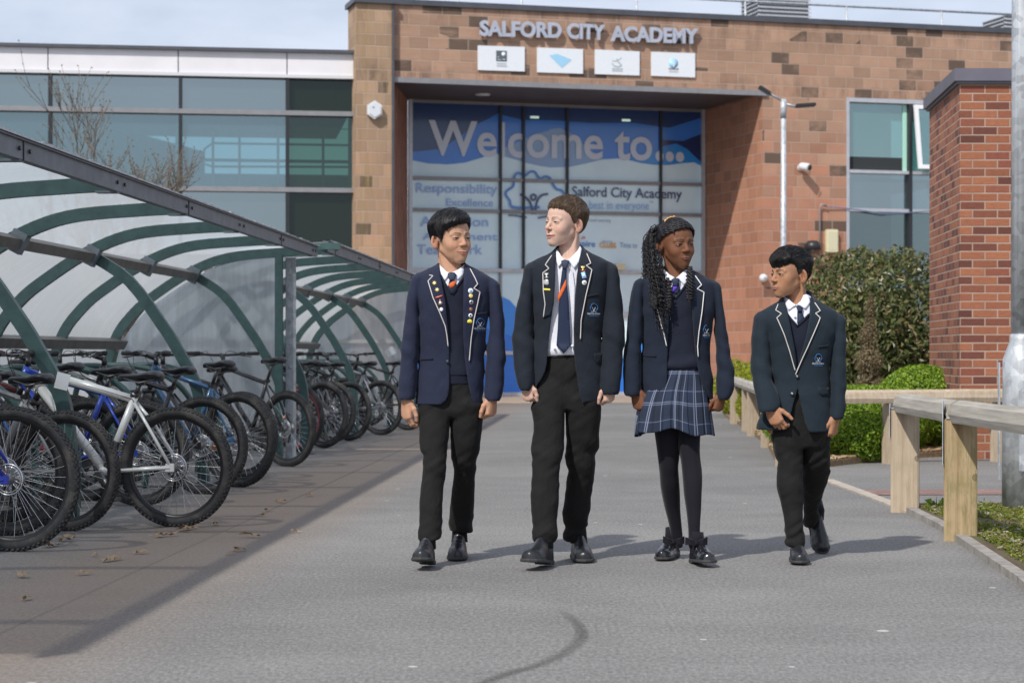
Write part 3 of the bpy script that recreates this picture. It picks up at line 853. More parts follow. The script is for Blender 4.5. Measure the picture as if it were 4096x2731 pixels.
# frames
fr = MB()
fr.box(gl, gl+.08, DV-.06, DV+.06, 0, zt+.05); fr.box(gr-.08, gr, DV-.06, DV+.06, 0, zt+.05)
fr.box(gl+.081, gr-.081, DV-.06, DV+.06, 0.0, 0.09)
z3 = GP.z(1650, 1078); fr.box(gl+.081, gr-.081, DV-.05, DV+.05, z3-.04, z3+.04)
z4 = GP.z(2030, 1411); fr.box(gl+.081, gu(2268), DV-.045, DV+.05, z4-.04, z4+.04)
z5 = GP.z(2510, 1256); fr.box(gu(2268), gr-.081, DV-.045, DV+.05, z5-.04, z5+.04)
fr.build('frame', M['alu'], wroot)
fr = MB(); fr.box(gl+.081, gr-.081, DV-.055, DV+.055, zt-.03, zt+.06)
for pp in (711, 838):
    zz = GP.z(1650, pp); fr.box(gl+.081, gr-.081, DV-.05, DV+.05, zz-.04, zz+.035)
fr.build('transom', M['alu_grey'], wroot)
for px in (2001, 2093, 2268, 2642):
    fr = MB(); fr.box(gu(px)-.028, gu(px)+.028, DV-.052, DV+.02, z3+.041, zt-.031); fr.build('mullion', M['black_frame'], wroot)
for px in (2001, 2268, 2455, 2642):
    fr = MB(); fr.box(gu(px)-.025, gu(px)+.025, DV-.048, DV+.02, .091, z3-.041); fr.build('mullion', M['alu_grey'], wroot)
for px, py in ((2138, 470), (2504, 482)):
    g = MB(); u_, z_ = guz(px, py); g.box(u_-.1, u_+.1, TV-.006, TV-.001, z_-.025, z_+.025)
    g.build('ceiling_lamp_glow', emit('lamp_glow%d' % px, (0.55, 0.8, 0.65), 0.45), wroot)
g = MB(); u_, z_ = guz(2470, 1068); g.box(u_-.1, u_+.12, DV-.2, DV-.051, z_-.07, z_+.07); 
tag(g.build('door_sensor', M['cream'], None), 'cream sensor box above the entrance doors', 'sensor').location = (0, 0, 0)
bpy.data.objects['door_sensor'].location = (0, FP.Y0, 0); bpy.data.objects['door_sensor'].rotation_euler = (0, 0, FP.rz)

# ---------------------------------------------------------------- sign letters and boards
sg = FP.root('wall_lettering', label='raised grey metal letters reading SALFORD CITY ACADEMY', cat='sign')
M['sign_metal'] = mat('sign_metal', (0.44, 0.47, 0.55), 0.45, 0.25, var=0.1, vscale=5)
cur = 0
words = (('SALFORD', 1914, 2240, 148, 157), ('CITY', 2263, 2414, 158, 166), ('ACADEMY', 2437, 2786, 169, 180))
for w_, x0, x1, y0, y1 in words:
    u0, z0 = FP.uz(x0, y0); u1, z1 = FP.uz(x1, y1)
    put_text(w_, u0, u1, z0, 66/F*FP.Y0, -0.09, 'word', M['sign_metal'], sg, 0.038, 0.07, z1=z1, spacing=1.0)
boards = [((1910, 2097), (184, 190), (282, 288), 'white board with a dark grey square emblem, first under the letters'),
          ((2147, 2330), (192, 199), (291, 297), 'white board with a pale blue kite emblem'),
          ((2378, 2556), (200, 208), (298, 304), 'white board with a faint grey swoosh emblem'),
          ((2603, 2778), (209, 215), (305, 312), 'white board with a pale blue disc emblem, nearest the right')]
M['board'] = mat('white_board', (0.72, 0.76, 0.80), 0.35, var=0.03)
M['ltblue'] = mat('pale_blue_print', (0.33, 0.60, 0.80), 0.4); M['dkgrey'] = mat('dark_grey_print', (0.10, 0.12, 0.14), 0.4)
M['ltgrey'] = mat('light_grey_print', (0.42, 0.46, 0.48), 0.4)
def squiggle_lines(g, uc, z, w, n, h):
    for r_ in range(n):
        x = uc - w/2
        while x < uc + w/2:
            l = random.uniform(0.4, 1.0)*h; g.box(x, x+l, -.047, -.044, z - r_*h*1.9, z - r_*h*1.9 + h); x += l + h*0.35
for i, (xx, yt, yb, lbl) in enumerate(boards):
    bd = FP.root('sign_board', label=lbl, cat='sign', group='emblem boards over the porch')
    u0, za = FP.uz(xx[0], yt[0]); u1, zb1 = FP.uz(xx[1], yt[1]); _, zc = FP.uz(xx[0], yb[0]); _, zd = FP.uz(xx[1], yb[1])
    g = MB(); g.prism([(u0, zc), (u1, zd), (u1, zb1), (u0, za)], -0.005, -0.04); g.build('panel', M['board'], bd)
    uc = (u0+u1)/2; zc_ = (za+zb1+zc+zd)/4; e = MB(); e2 = MB()
    if i == 0:
        e.box(uc-.115, uc+.115, -.045, -.042, zc_-.06, zc_+.16)
        e2.lathe([(0, 0), (.045, 0), (.045, .002), (0, .002)], (uc+.045, -.048, zc_+.09), 18, Matrix.Rotation(R(90), 3, 'X'))
        e2.box(uc-.09, uc-.02, -.0475, -.0455, zc_-.03, zc_-.02); e2.box(uc-.09, uc-.05, -.0475, -.0455, zc_+.02, zc_+.03)
        e2.box(uc+.02, uc+.08, -.0475, -.0455, zc_-.02, zc_-.01)
        e.build('emblem', M['dkgrey'], bd); e2.build('emblem_cutout', M['board'], bd)
        k = MB(); squiggle_lines(k, uc, zc_-.12, .2, 2, .025); k.build('small_print', M['ltgrey'], bd)
    elif i == 1:
        e.prism([(uc-.24, zc_+.10), (uc-.07, zc_+.14), (uc+.25, zc_+.03), (uc+.03, zc_-.15)], -.042, -.045); e.build('emblem', M['ltblue'], bd)
    elif i == 2:
        P = [(uc-.12, zc_+.03), (uc-.03, zc_+.03), (uc+.05, zc_+.07), (uc+.09, zc_+.11)]; ribbon(P, .02, -.044, 'emblem', M['ltgrey'], bd)
        P = [(uc-.12, zc_-.02), (uc-.08, zc_-.07), (uc+.02, zc_-.09), (uc+.1, zc_-.05)]; ribbon(P, .025, -.046, 'emblem', M['ltgrey'], bd)
        P = [(uc-.02, zc_+.09), (uc+.02, zc_+.01), (uc+.09, zc_-.05)]; ribbon(P, .02, -.048, 'emblem', M['ltgrey'], bd)
        k = MB(); squiggle_lines(k, uc, zc_-.14, .24, 2, .022); k.build('small_print', M['ltgrey'], bd)
    else:
        e.lathe([(0, 0), (.105, 0), (.105, .003), (0, .003)], (uc, -.042, zc_+.03), 24, Matrix.Rotation(R(90), 3, 'X')); e.build('emblem', M['ltblue'], bd)
        ribbon([(uc+.03, zc_+.1), (uc-.02, zc_+.06), (uc+.02, zc_+.01), (uc, zc_-.05)], .025, -.047, 'emblem_stroke', M['board'], bd)
        k = MB(); squiggle_lines(k, uc, zc_-.11, .2, 1, .035); k.build('title_print', M['dkgrey'], bd)
        k = MB(); squiggle_lines(k, uc, zc_-.16, .2, 1, .02); k.build('small_print', M['ltgrey'], bd)

# ---------------------------------------------------------------- fittings on the wall
def at_wall(name, px, py, label, cat, v=0.0):
    u_, z_ = FP.uz(px, py)
    rt = empty(name, label=label, cat=cat); d = FP.rz
    rt.location = (u_*math.cos(d) - v*math.sin(d), FP.Y0 + u_*math.sin(d) + v*math.cos(d), z_); rt.rotation_euler = (0, 0, d)
    return rt
al = at_wall('alarm_box', 1490, 445, 'white hexagonal alarm box on the sandstone pillar', 'alarm', -0.12)
g = MB(); hexa = [(0.17*math.cos(R(60*k+30)), 0.19*math.sin(R(60*k+30))) for k in range(6)]
g.prism(hexa, -0.02, -0.12); g.prism([(x*.8, z*.8) for x, z in hexa], -.12, -.14); g.build('housing', M['plastic_white'], al)
g = MB(); g.box(-.05, -.01, -.143, -.14, .03, .06); g.build('emblem', mat('blue_print', (.1, .25, .6), .5), al)
cc = at_wall('security_camera', 3200, 672, 'white bullet security camera on the sandstone wall', 'camera')
g = MB(); g.lathe([(0, 0), (.07, 0), (.07, .03), (.03, .05), (.03, .16), (0, .16)], (0, 0, 0), 14, Matrix.Rotation(R(90), 3, 'X')); g.build('bracket', M['plastic_white'], cc)
g = MB(); Mr = Matrix.Rotation(R(25), 3, 'Z') @ Matrix.Rotation(R(100), 3, 'X'); g.lathe([(0, -.14), (.07, -.14), (.085, -.1), (.085, .08), (.075, .1), (0, .1)], (0.02, -.24, 0), 16, Mr); g.build('body', M['plastic_white'], cc)
g = MB(); g.lathe([(0, 0), (.06, 0), (.06, .012), (0, .012)], (0.02, -.24, 0) , 16, Mr @ Matrix.Translation((0,0,.1)).to_3x3()); g.build('lens', M['black_frame'], cc).location = (0.05, -.11, -.02)
bx = at_wall('meter_box', 3322, 965, 'small cream box mounted on the wall behind the bush', 'box')
g = MB(); g.cbox((0, -.06, 0), (.27, .12, .5), bev=.015); g.build('box_body', M['cream'], bx); g = MB(); g.box(-.1, .1, -.125, -.121, -.2, .2); g.build('box_door', mat('cream_door', (.6, .57, .4), .5), bx)
pp_ = at_wall('conduit', 3275, 830, 'thin grey conduit with a swan neck on the wall', 'pipe')
g = MB(); g.tube([(0, -.06, -1.6), (0, -.06, 0), (.02, -.07, .05), (.07, -.08, .06), (.14, -.08, .04)], .02, 8); g.build('pipe', M['alu_grey'], pp_)
g = MB(); g.tube([(.1, -.06, .03), (.8, -.02, -.02), (1.6, -.02, -.12), (2.4, -.02, -.05), (3.4, -.02, .05)], .012, 6); g.build('cable', mat('blue_cable', (.12, .17, .3), .5), pp_)
bl = at_wall('bulkhead_lamp', 3050, 1112, 'round white bulkhead lamp low on the reveal corner', 'lamp', -0.02)
g = MB(); g.lathe([(0, .10), (.05, .09), (.08, .06), (.092, 0), (.08, -.02), (0, -.02)], (0, -.02, 0), 18, Matrix.Rotation(R(90), 3, 'X')); g.build('globe', M['plastic_white'], bl)
dm = at_wall('dome_camera', 3240, 1000, 'dark dome fitting on the wall just above the bush', 'camera')
g = MB(); g.lathe([(0, .2), (.1, .19), (.17, .12), (.19, 0), (0, 0)], (0, -.15, 0), 18); g.build('dome', M['black_frame'], dm)
g = MB(); g.box(-.03, .03, -.16, 0, -.05, .0); g.build('arm', M['alu_grey'], dm)

# roof rail and plant
rr = FP.root('roof_guard_rail', label='thin grey guard rail along the entrance block roof', cat='railing')
RV = 2.2
def ru(px): 
    m_ = (px-2048)/F; Yb = FP.Y0 + RV/math.cos(FP.rz); X = m_*Yb/(1-FP.k*m_); return X*FP.n + RV*math.tan(FP.rz)*1.0, Yb + FP.k*X
ZRAIL = CH + (HZ - 26)/F*ru(3385)[1]
for px in (1830, 2085, 2545, 2980, 3385, 3765, 4120):
    u_, Y_ = ru(px); g = MB(); zt_ = ZRAIL
    g.tube([(u_, RV-.1, ZC-.3), (u_, RV, zt_)], .026, 8); g.build('post', M['galv'], rr)
ua, Ya = ru(1700); ub, Yb_ = ru(4300)
g = MB()
for dz in (0.0,):
    za = ZRAIL
    g.tube([(ua, RV, za), (ub, RV, za)], .028, 8)
g.build('rail', M['galv'], rr)
for (x0, x1, y0, lbl) in ((3035, 3245, -40, 'louvred grey plant housing on the roof'), (4020, 4200, 70, 'second louvred housing at the roof edge on the right')):
    pr = FP.root('roof_vent', label=lbl, cat='vent')
    V_ = 4.0; Yb = FP.Y0 + V_/math.cos(FP.rz)
    u0 = ((x0-2048)/F*Yb/(1-FP.k*(x0-2048)/F))*FP.n + V_*math.tan(FP.rz); u1 = ((x1-2048)/F*Yb/(1-FP.k*(x1-2048)/F))*FP.n + V_*math.tan(FP.rz)
    zt_ = CH + (HZ-y0)/F*(Yb+FP.k*u0)
    g = MB(); g.box(u0+.05, u1-.05, V_+.05, V_+1.2, ZC-.4, zt_-.02); g.build('housing', M['alu_grey'], pr)
    g = MB(); z_ = ZC-.2
    while z_ < zt_:
        g.prism([(V_, z_), (V_+.07, z_+.05), (V_+.07, z_+.06), (V_, z_+.02)], u0, u1, axis='x'); 
        g.prism([(u0, z_), (u0+.07, z_+.05), (u0+.07, z_+.06), (u0, z_+.02)], V_+.07, V_+1.2, axis='y'); z_ += .095
    g.build('louvre', mat('louvre_grey', (.5, .52, .55), .45, .2), pr)

# ================================================================ LEFT WING (glazed)
WP = Plane(41.3, 0.145)
wing = WP.root('glazed_wing', label='long glazed wing of the school with white cladding under its roof edge', cat='building')
def wu(px): return WP.u(px)
w0, w1 = wu(-300), wu(1460)
zr1 = WP.z(1415, 205); zr0 = WP.z(1415, 218); zb0 = WP.z(1415, 305); zg = WP.z(1415, 318)
g = MB(); g.box(w0, w1, -0.12, 11, zr0, zr1); g.build('roof_edge', M['coping'], wing)
for a, c in ((-300, 192), (192, 713), (713, 1148), (1148, 1460)):
    g = MB(); g.box(wu(a)+.01, wu(c)-.01, -0.02, 0.25, zb0, zr0-.002); g.build('cladding_panel', M['white_panel'], wing)
g = MB(); g.box(w0, w1, -.06, .2, zg, zb0-.002); g.build('sill_band', mat('pale_sill', (.6, .6, .62), .4), wing)
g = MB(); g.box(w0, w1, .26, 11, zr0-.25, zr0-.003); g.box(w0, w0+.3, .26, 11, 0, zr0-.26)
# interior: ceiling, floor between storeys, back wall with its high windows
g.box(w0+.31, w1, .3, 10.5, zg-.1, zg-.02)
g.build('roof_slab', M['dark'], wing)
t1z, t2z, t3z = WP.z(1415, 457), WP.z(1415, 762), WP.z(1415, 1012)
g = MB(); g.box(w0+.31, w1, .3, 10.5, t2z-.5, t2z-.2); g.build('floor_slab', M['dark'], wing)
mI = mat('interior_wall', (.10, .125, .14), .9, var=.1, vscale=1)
BVv = 9.0
BP = Plane(WP.Y0 + BVv/math.cos(WP.rz), WP.k); sh = BVv*math.tan(WP.rz)
def bu(px): return BP.u(px) + sh
def bz(px, py): return BP.z(px, py)
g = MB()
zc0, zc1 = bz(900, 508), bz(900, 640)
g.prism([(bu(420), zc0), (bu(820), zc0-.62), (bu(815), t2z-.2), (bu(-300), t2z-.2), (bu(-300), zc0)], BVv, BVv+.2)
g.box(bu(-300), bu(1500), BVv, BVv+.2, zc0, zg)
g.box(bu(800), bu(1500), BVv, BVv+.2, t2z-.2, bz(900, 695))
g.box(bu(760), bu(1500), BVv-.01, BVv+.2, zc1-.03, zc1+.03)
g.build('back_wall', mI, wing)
g = MB()
for px in (852, 958, 1112, 1292): g.box(bu(px)-.03, bu(px)+.03, BVv-.1, BVv-.02, t2z, zc0)
g.tube([(bu(1500), BVv-.4, zc0-.45), (bu(850), BVv-.4, zc0-.45), (bu(818), BVv-.4, zc0-.6), (bu(815), BVv-.4, zc0-.95), (bu(850), BVv-.4, zc0-1.02), (bu(1500), BVv-.4, zc0-.98)], .03, 6)
g.build('balustrade', mat('interior_rail', (.2, .24, .27), .5), wing)
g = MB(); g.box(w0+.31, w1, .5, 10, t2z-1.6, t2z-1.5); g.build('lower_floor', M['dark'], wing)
for px, py in ((885, 478), (1347, 490), (212, 470)):
    uu = WP.u(px)+.35; g = MB(); g.box(uu-.12, uu+.14, 2.2, 2.34, zg-.16, zg-.101)
    g.build('ceiling_light', emit('wing_lamp%d' % px, (.9, 1, .8), 1.2), wing)
G1 = tinted_glass('blue_tinted_glass', (.56, .80, .84), .27, (.10, .17, .20))
G2 = tinted_glass('green_dark_glass', (.34, .54, .46), .10, (.015, .03, .012))
G3 = tinted_glass('grey_spandrel_glass', (.05, .06, .06), .42, (.10, .15, .18))
G4 = tinted_glass('green_spandrel_glass', (.02, .03, .02), .06, (.03, .05, .02))
cols = [(-300, 200), (200, 722), (722, 1150), (1150, 1450)]
for ci, (a, c) in enumerate(cols):
    for ri, (za, zb2) in enumerate(((t1z, zg), (t2z, t1z), (t3z, t2z), (0.3, t3z))):
        if ci == 3: mt_ = G2 if ri == 1 else G4
        else: mt_ = G1 if ri == 1 else G3
        if ri == 3: mt_ = G4
        g = MB(); g.box(wu(a)+.03, wu(c)-.03, .10, .12, za+.03, zb2-.03); g.build('window_pane', mt_, wing)
g = MB()
for zz in (t1z, t2z, t3z): g.box(w0, w1, -.05, .16, zz-.05, zz+.045)
g.build('transom', M['alu_grey'], wing)
for px in (200, 722, 1150): 
    g = MB(); g.box(wu(px)-.035, wu(px)+.035, -.03, .15, .3, zg-.001); g.build('mullion', M['black_frame'], wing)
g = MB(); g.box(wu(700), wu(700)+.12, .4, .7, t2z, zg-.1); g.build('column', mat('mint_column', (.5, .68, .62), .6), wing)
g = MB(); g.box(w0, w1, -.02, .3, 0, .3); g.build('plinth', M['alu_grey'], wing)

# ================================================================ BRICK PIER
pier = empty('brick_pier', (4.045, 18.06, 0), label='red brick pier with a dark metal coping at the garden edge', cat='wall')
dv = Vector((0.151, 2.04, 0)).normalized(); L = 2.05; zt_ = CH + (HZ-328)/F*18.06
def pu(a, b_, z): return (a + dv.x*b_, dv.y*b_, z)
g = MB()
vs = [pu(0, 0, -.02), pu(2.6, 0, -.02), pu(2.6, L, -.02), pu(0, L, -.02), pu(0, 0, zt_), pu(2.6, 0, zt_), pu(2.6, L, zt_), pu(0, L, zt_)]
g.add(vs, [(0,1,5,4),(1,2,6,5),(2,3,7,6),(3,0,4,7),(4,5,6,7)]); g.build('brickwork', M['brick'], pier)
g = MB(); e = .055
def cp(z0, z1, e): 
    vs = [pu(-e, -e, z0), pu(2.65, -e, z0), pu(2.65, L+e, z0), pu(-e, L+e, z0), pu(-e, -e, z1), pu(2.65, -e, z1), pu(2.65, L+e, z1), pu(-e, L+e, z1)]
    g.add(vs, [(0,3,2,1),(4,5,6,7),(0,1,5,4),(1,2,6,5),(2,3,7,6),(3,0,4,7)])
cp(zt_+.002, zt_+.115, .055); cp(zt_-.02, zt_+.0, .03)
g.build('coping', mat('violet_grey_coping', (.155, .15, .18), .45, .3, var=.1, vscale=3), pier)

# ================================================================ LAMP POSTS
lp = empty('lamp_post', ((4088-2048)/F*11.9, 11.9, 0), label='thick galvanised lamp post beside the timber fence at the right edge', cat='lamp post')
g = MB(); zsh = CH + (HZ-1437)/F*11.9; zsh2 = CH + (HZ-1356)/F*11.9
g.lathe([(.118, 0), (.112, zsh), (.068, zsh2), (.066, zsh2+.03)], seg=28); g.build('base_section', M['galv'], lp)
g = MB(); g.lathe([(.063, zsh2+.02), (.060, 3), (.055, 7.5)], seg=24); g.build('shaft', M['galv'], lp)
g = MB(); g.cbox((0, .0, 0.5), (.09, .25, .5), bev=.01); g.build('access_door', M['galv'], lp)
g = MB(); g.cbox((-.125, .05, .55), (.008, .03, .7)); g.build('cable_plate', M['galv'], lp)
lq = empty('floodlight_post', ((3134-2048)/F*30, 30, 0), label='slim grey post with two small floodlights in front of the sandstone wall', cat='lamp post')
zt2 = CH + (HZ-398)/F*30
g = MB(); g.tube([(0, 0, 0), (0, 0, zt2)], [.05, .038], 14); g.tube([(0, 0, zt2-.28), (0, 0, zt2)], .047, 14); g.build('shaft', M['galv'], lq)
g = MB(); g.tube([(0, 0, zt2-.03), (-.14, -.03, zt2+.04), (-.24, -.03, zt2+.09)], .02, 8); g.tube([(0, 0, zt2-.06), (.14, 0, zt2-.1), (.2, 0, zt2-.1)], .02, 8); g.build('arm', M['galv_dark'], lq)
g = MB(); g.cbox((-.29, -.03, zt2+.13), (.2, .16, .05), Matrix.Rotation(R(32), 3, 'Y'), bev=.01); g.build('floodlight', M['black_frame'], lq)
g = MB(); g.cbox((.33, 0, zt2-.09), (.3, .16, .05), Matrix.Rotation(R(-4), 3, 'Y'), bev=.01); g.build('floodlight', M['black_frame'], lq)
# ================================================================ CYCLE SHELTERS
SH = math.atan(0.05)
PA = smooth_pts([(-2.70, 1.875), (-3.0, 1.862), (-3.45, 1.82), (-3.78, 1.70), (-4.10, 1.50), (-4.32, 1.32), (-4.50, 1.06), (-4.60, 0.6), (-4.63, 0.0)], 5)
PB = smooth_pts([(-3.80, 1.67), (-3.515, 1.48), (-3.26, 1.14), (-3.16, 0.98), (-3.05, 0.78), (-3.0, 0.62), (-2.97, 0.3), (-2.97, 0.0)], 4)
def normals2(P):
    out = []
    for i in range(len(P)):
        a = P[max(i-1, 0)]; c = P[min(i+1, len(P)-1)]; dx, dz = c[0]-a[0], c[1]-a[1]; l = math.hypot(dx, dz)
        out.append((dz/l, -dx/l))
    return out
NA = normals2(PA)
if NA[0][1] < 0: NA = [(-a, -b_) for a, b_ in NA]
def shelter(hoops, props, label, y0, y1, endpanel=True):
    s = empty('cycle_shelter', (0, 0, 0), -SH, label=label, cat='shelter', group='green hooped cycle shelters')
    for y in hoops:
        g = MB(); g.bar([(x, y, z) for x, z in PA], 0.055, 0.08, side=(0, 1, 0)); g.build('roof_hoop', M['green_paint'], s)
        g = MB(); g.cbox((-3.78, y, 1.665), (.10, .1, .14), Matrix.Rotation(R(28), 3, 'Y')); g.build('purlin_bracket', M['grey_beam'], s)
        g = MB(); g.cbox((-2.75, y, 1.832), (.12, .075, .012)); g.build('beam_bracket', M['grey_beam'], s)
    for y in props:
        g = MB(); g.bar([(x, y+.06, z) for x, z in PB], 0.055, 0.08, side=(0, 1, 0)); g.build('curved_prop', M['green_paint'], s)
        g = MB(); g.cbox((-2.97, y+.06, .008), (.16, .14, .012)); g.build('base_plate', M['grey_beam'], s)
    # front gutter beam, in lengths with little gaps
    g = MB(); k = 0; ys = [y0] + [y for y in hoops if y0 < y < y1] + [y1]
    g.box(-2.73, -2.685, y0, y1, 1.835, 1.920); g.box(-2.73, -2.67, y0+.001, y1-.001, 1.921, 1.929)
    g.build('front_beam', M['grey_beam'], s)
    for y in hoops[::2]:
        g = MB(); g.cbox((-2.683, y+.01, 1.878), (.006, .012, .098)); g.build('beam_joint', M['bolt'], s)
    g = MB(); g.lathe([(0, 0), (.011, 0), (.011, .008), (0, .008)], seg=6, M=Matrix.Rotation(R(90), 3, 'Y')); bm_ = g.mesh('bolt', M['bolt'])
    for y in hoops:
        for dy in (-.07, .09): link('bolt', bm_, s, (-2.681, y+dy, 1.88))
    g = MB(); n = int((y1-y0)/.05); rnd = random.Random(3)
    zz = [1.935+rnd.uniform(0, .010) for _ in range(n+1)]
    for i in range(n):
        a, b_ = y0+i*(y1-y0)/n, y0+(i+1)*(y1-y0)/n
        g.add([(-2.66, a, zz[i]), (-2.66, b_, zz[i+1]), (-2.74, b_, zz[i+1]-.002), (-2.74, a, zz[i]-.002), (-2.66, a, 1.93), (-2.66, b_, 1.93)], [(0,1,2,3),(4,5,1,0)])
    g.build('edge_flashing', M['galv'], s)
    g = MB(); g.cbox((-3.79, (y0+y1)/2, 1.66), (.085, y1-y0-.06, .07), Matrix.Rotation(R(25), 3, 'Y')); g.build('upper_purlin', M['purlin'], s)
    g = MB(); g.cbox((-4.47, (y0+y1)/2, 1.04), (.085, y1-y0-.06, .06), Matrix.Rotation(R(-62), 3, 'Y')); g.build('lower_purlin', M['purlin'], s)
    # roof sheets, bay by bay
    hs = [y0] + [y for y in hoops if y0+.2 < y < y1-.2] + [y1]
    K = len(PA) - 4
    for a, b_ in zip(hs[:-1], hs[1:]):
        g = MB(); o1, o2 = .046, .056
        P1 = [(x+nx*o1, z+nz*o1) for (x, z), (nx, nz) in zip(PA, NA)][:K]
        vs = [(p[0], a+.004, p[1]) for p in P1] + [(p[0], b_-.004, p[1]) for p in P1]
        m_ = len(P1); g.add(vs, [(i, i+1, i+1+m_, i+m_) for i in range(m_-1)], 0, True)
        g.build('roof_sheet', M['sheet'], s)
    for ye in ((y1-.02),) if endpanel else ():
        poly = [(x, z) for x, z in PA[2:K]] + [(-4.55, .25), (-3.05, .25), (-3.05, .9), (-3.03, 1.83)]
        g = MB(); g.prism([(x+.0, z-.03) for x, z in poly], ye+.03, ye+.036); g.build('end_panel', M['sheet_end'], s)
    return s
H1 = [5.4, 7.2, 9.0, 10.8, 12.57, 14.37, 16.13, 17.9]
s1 = shelter(H1, [7.2, 10.8, 14.37], 'nearer green hooped cycle shelter with a milky curved roof', 4.6, 18.15)
g = MB(); g.box(-3.03, -2.965, 17.86, 17.93, 0, 1.84); g.build('end_post', M['green_paint'], s1)
g = MB(); g.bar([(x, 17.97, z) for x, z in PB[:-6]], 0.05, 0.075, side=(0, 1, 0)); g.build('curved_prop', M['green_paint'], s1)
g = MB(); g.box(-2.955, -2.86, 18.0, 18.006, 0, 1.82); g.box(-2.955, -2.949, 18.0, 18.09, 0, 1.82)
for i in range(8): g.lathe([(0, 0), (.013, 0), (.013, .01), (0, .01)], (-2.91, 17.998, .2+i*.21), 8, Matrix.Rotation(R(90), 3, 'X'))
g.build('steel_angle', M['galv_dark'], s1)
H2 = [18.8, 20.6, 22.4, 24.2, 26.0, 27.8, 29.5]
s2 = shelter(H2, [18.8, 22.4, 26.0, 29.46], 'farther green hooped cycle shelter seen past the steel angle post', 18.3, 29.8)
g = MB(); g.box(-2.80, -2.56, 18.22, 18.28, 1.85, 1.91); g.build('header_piece', M['green_paint'], s2)
g = MB(); g.box(-4.3, -3.2, 29.75, 29.76, 1.08, 1.13); g.build('reflected_strip', mat('pale_strip', (.5, .5, .48), .5), s2)
# stickers
st = G(0, 2000)
for nm, x, y, z, lab in (('sticker', -3.0, 10.8, .80, 'white paper sticker on the nearest curved green prop'), ('sticker', -3.30, 29.7, .98, 'white notice on the far end panel of the farther shelter')):
    e_ = empty(nm, (0, 0, 0), -SH, label=lab, cat='sticker', group='white stickers on the shelters')
    g = MB()
    if y < 20: g.cbox((x-.01, y+.028, z), (.075, .003, .09), Matrix.Rotation(R(14), 3, 'Y'))
    else: g.cbox((x, y-.03, z), (.14, .003, .12), Matrix.Rotation(R(-30), 3, 'Y'))
    g.build('paper', M['plastic_white'], e_)
# floor-mounted cycle stands
for i, y in enumerate(np.arange(8.6, 29, 0.9)):
    if 17.4 < y < 19: continue
    e_ = empty('cycle_stand', (0, 0, 0), -SH, label='dark green tubular cycle stand under the %s shelter' % ('nearer' if y < 18 else 'farther'), cat='bike rack',
               group='cycle stands under the %s shelter' % ('nearer' if y < 18 else 'farther'))
    g = MB(); g.tube(smooth_pts([(-4.3, y, 0), (-4.3, y, .5), (-4.22, y, .78), (-3.95, y, .86), (-3.6, y, .80), (-3.38, y, .62), (-3.3, y, .4), (-3.3, y, 0)], 5), .024, 8)
    g.build('hoop', M['green_paint'], e_)

# ================================================================ BICYCLES
M['rubber'] = mat('tyre_rubber', (0.032, 0.032, 0.034), 0.75, var=0.35, vscale=30, bump=0.3, bscale=140, dirt=(.10, .09, .08), dscale=9)
M['rim_black'] = mat('black_rim', (0.02, 0.02, 0.022), 0.35, .3)
M['rim_red'] = mat('red_rim', (0.45, 0.07, 0.10), 0.4, .2)
M['steel'] = mat('bright_steel', (0.55, 0.56, 0.58), 0.25, 0.9)
M['dull_steel'] = mat('dull_steel', (0.22, 0.22, 0.225), 0.4, 0.8, var=.3, vscale=40)
M['black_paint'] = mat('black_bike_paint', (0.018, 0.018, 0.02), 0.3, 0.1, coat=.3)
M['saddle'] = mat('saddle_vinyl', (0.022, 0.023, 0.027), 0.38, var=.2, vscale=20)
M['grip'] = mat('grip_rubber', (0.02, 0.02, 0.021), 0.7, bump=.3, bscale=200)
M['orange'] = mat('orange_reflector', (0.85, 0.24, 0.015), 0.25, coat=.5)
M['redrefl'] = mat('red_reflector', (0.7, 0.03, 0.025), 0.25, coat=.5)
M['yellow'] = mat('yellow_print', (0.75, 0.65, 0.05), 0.5)
WM = {}
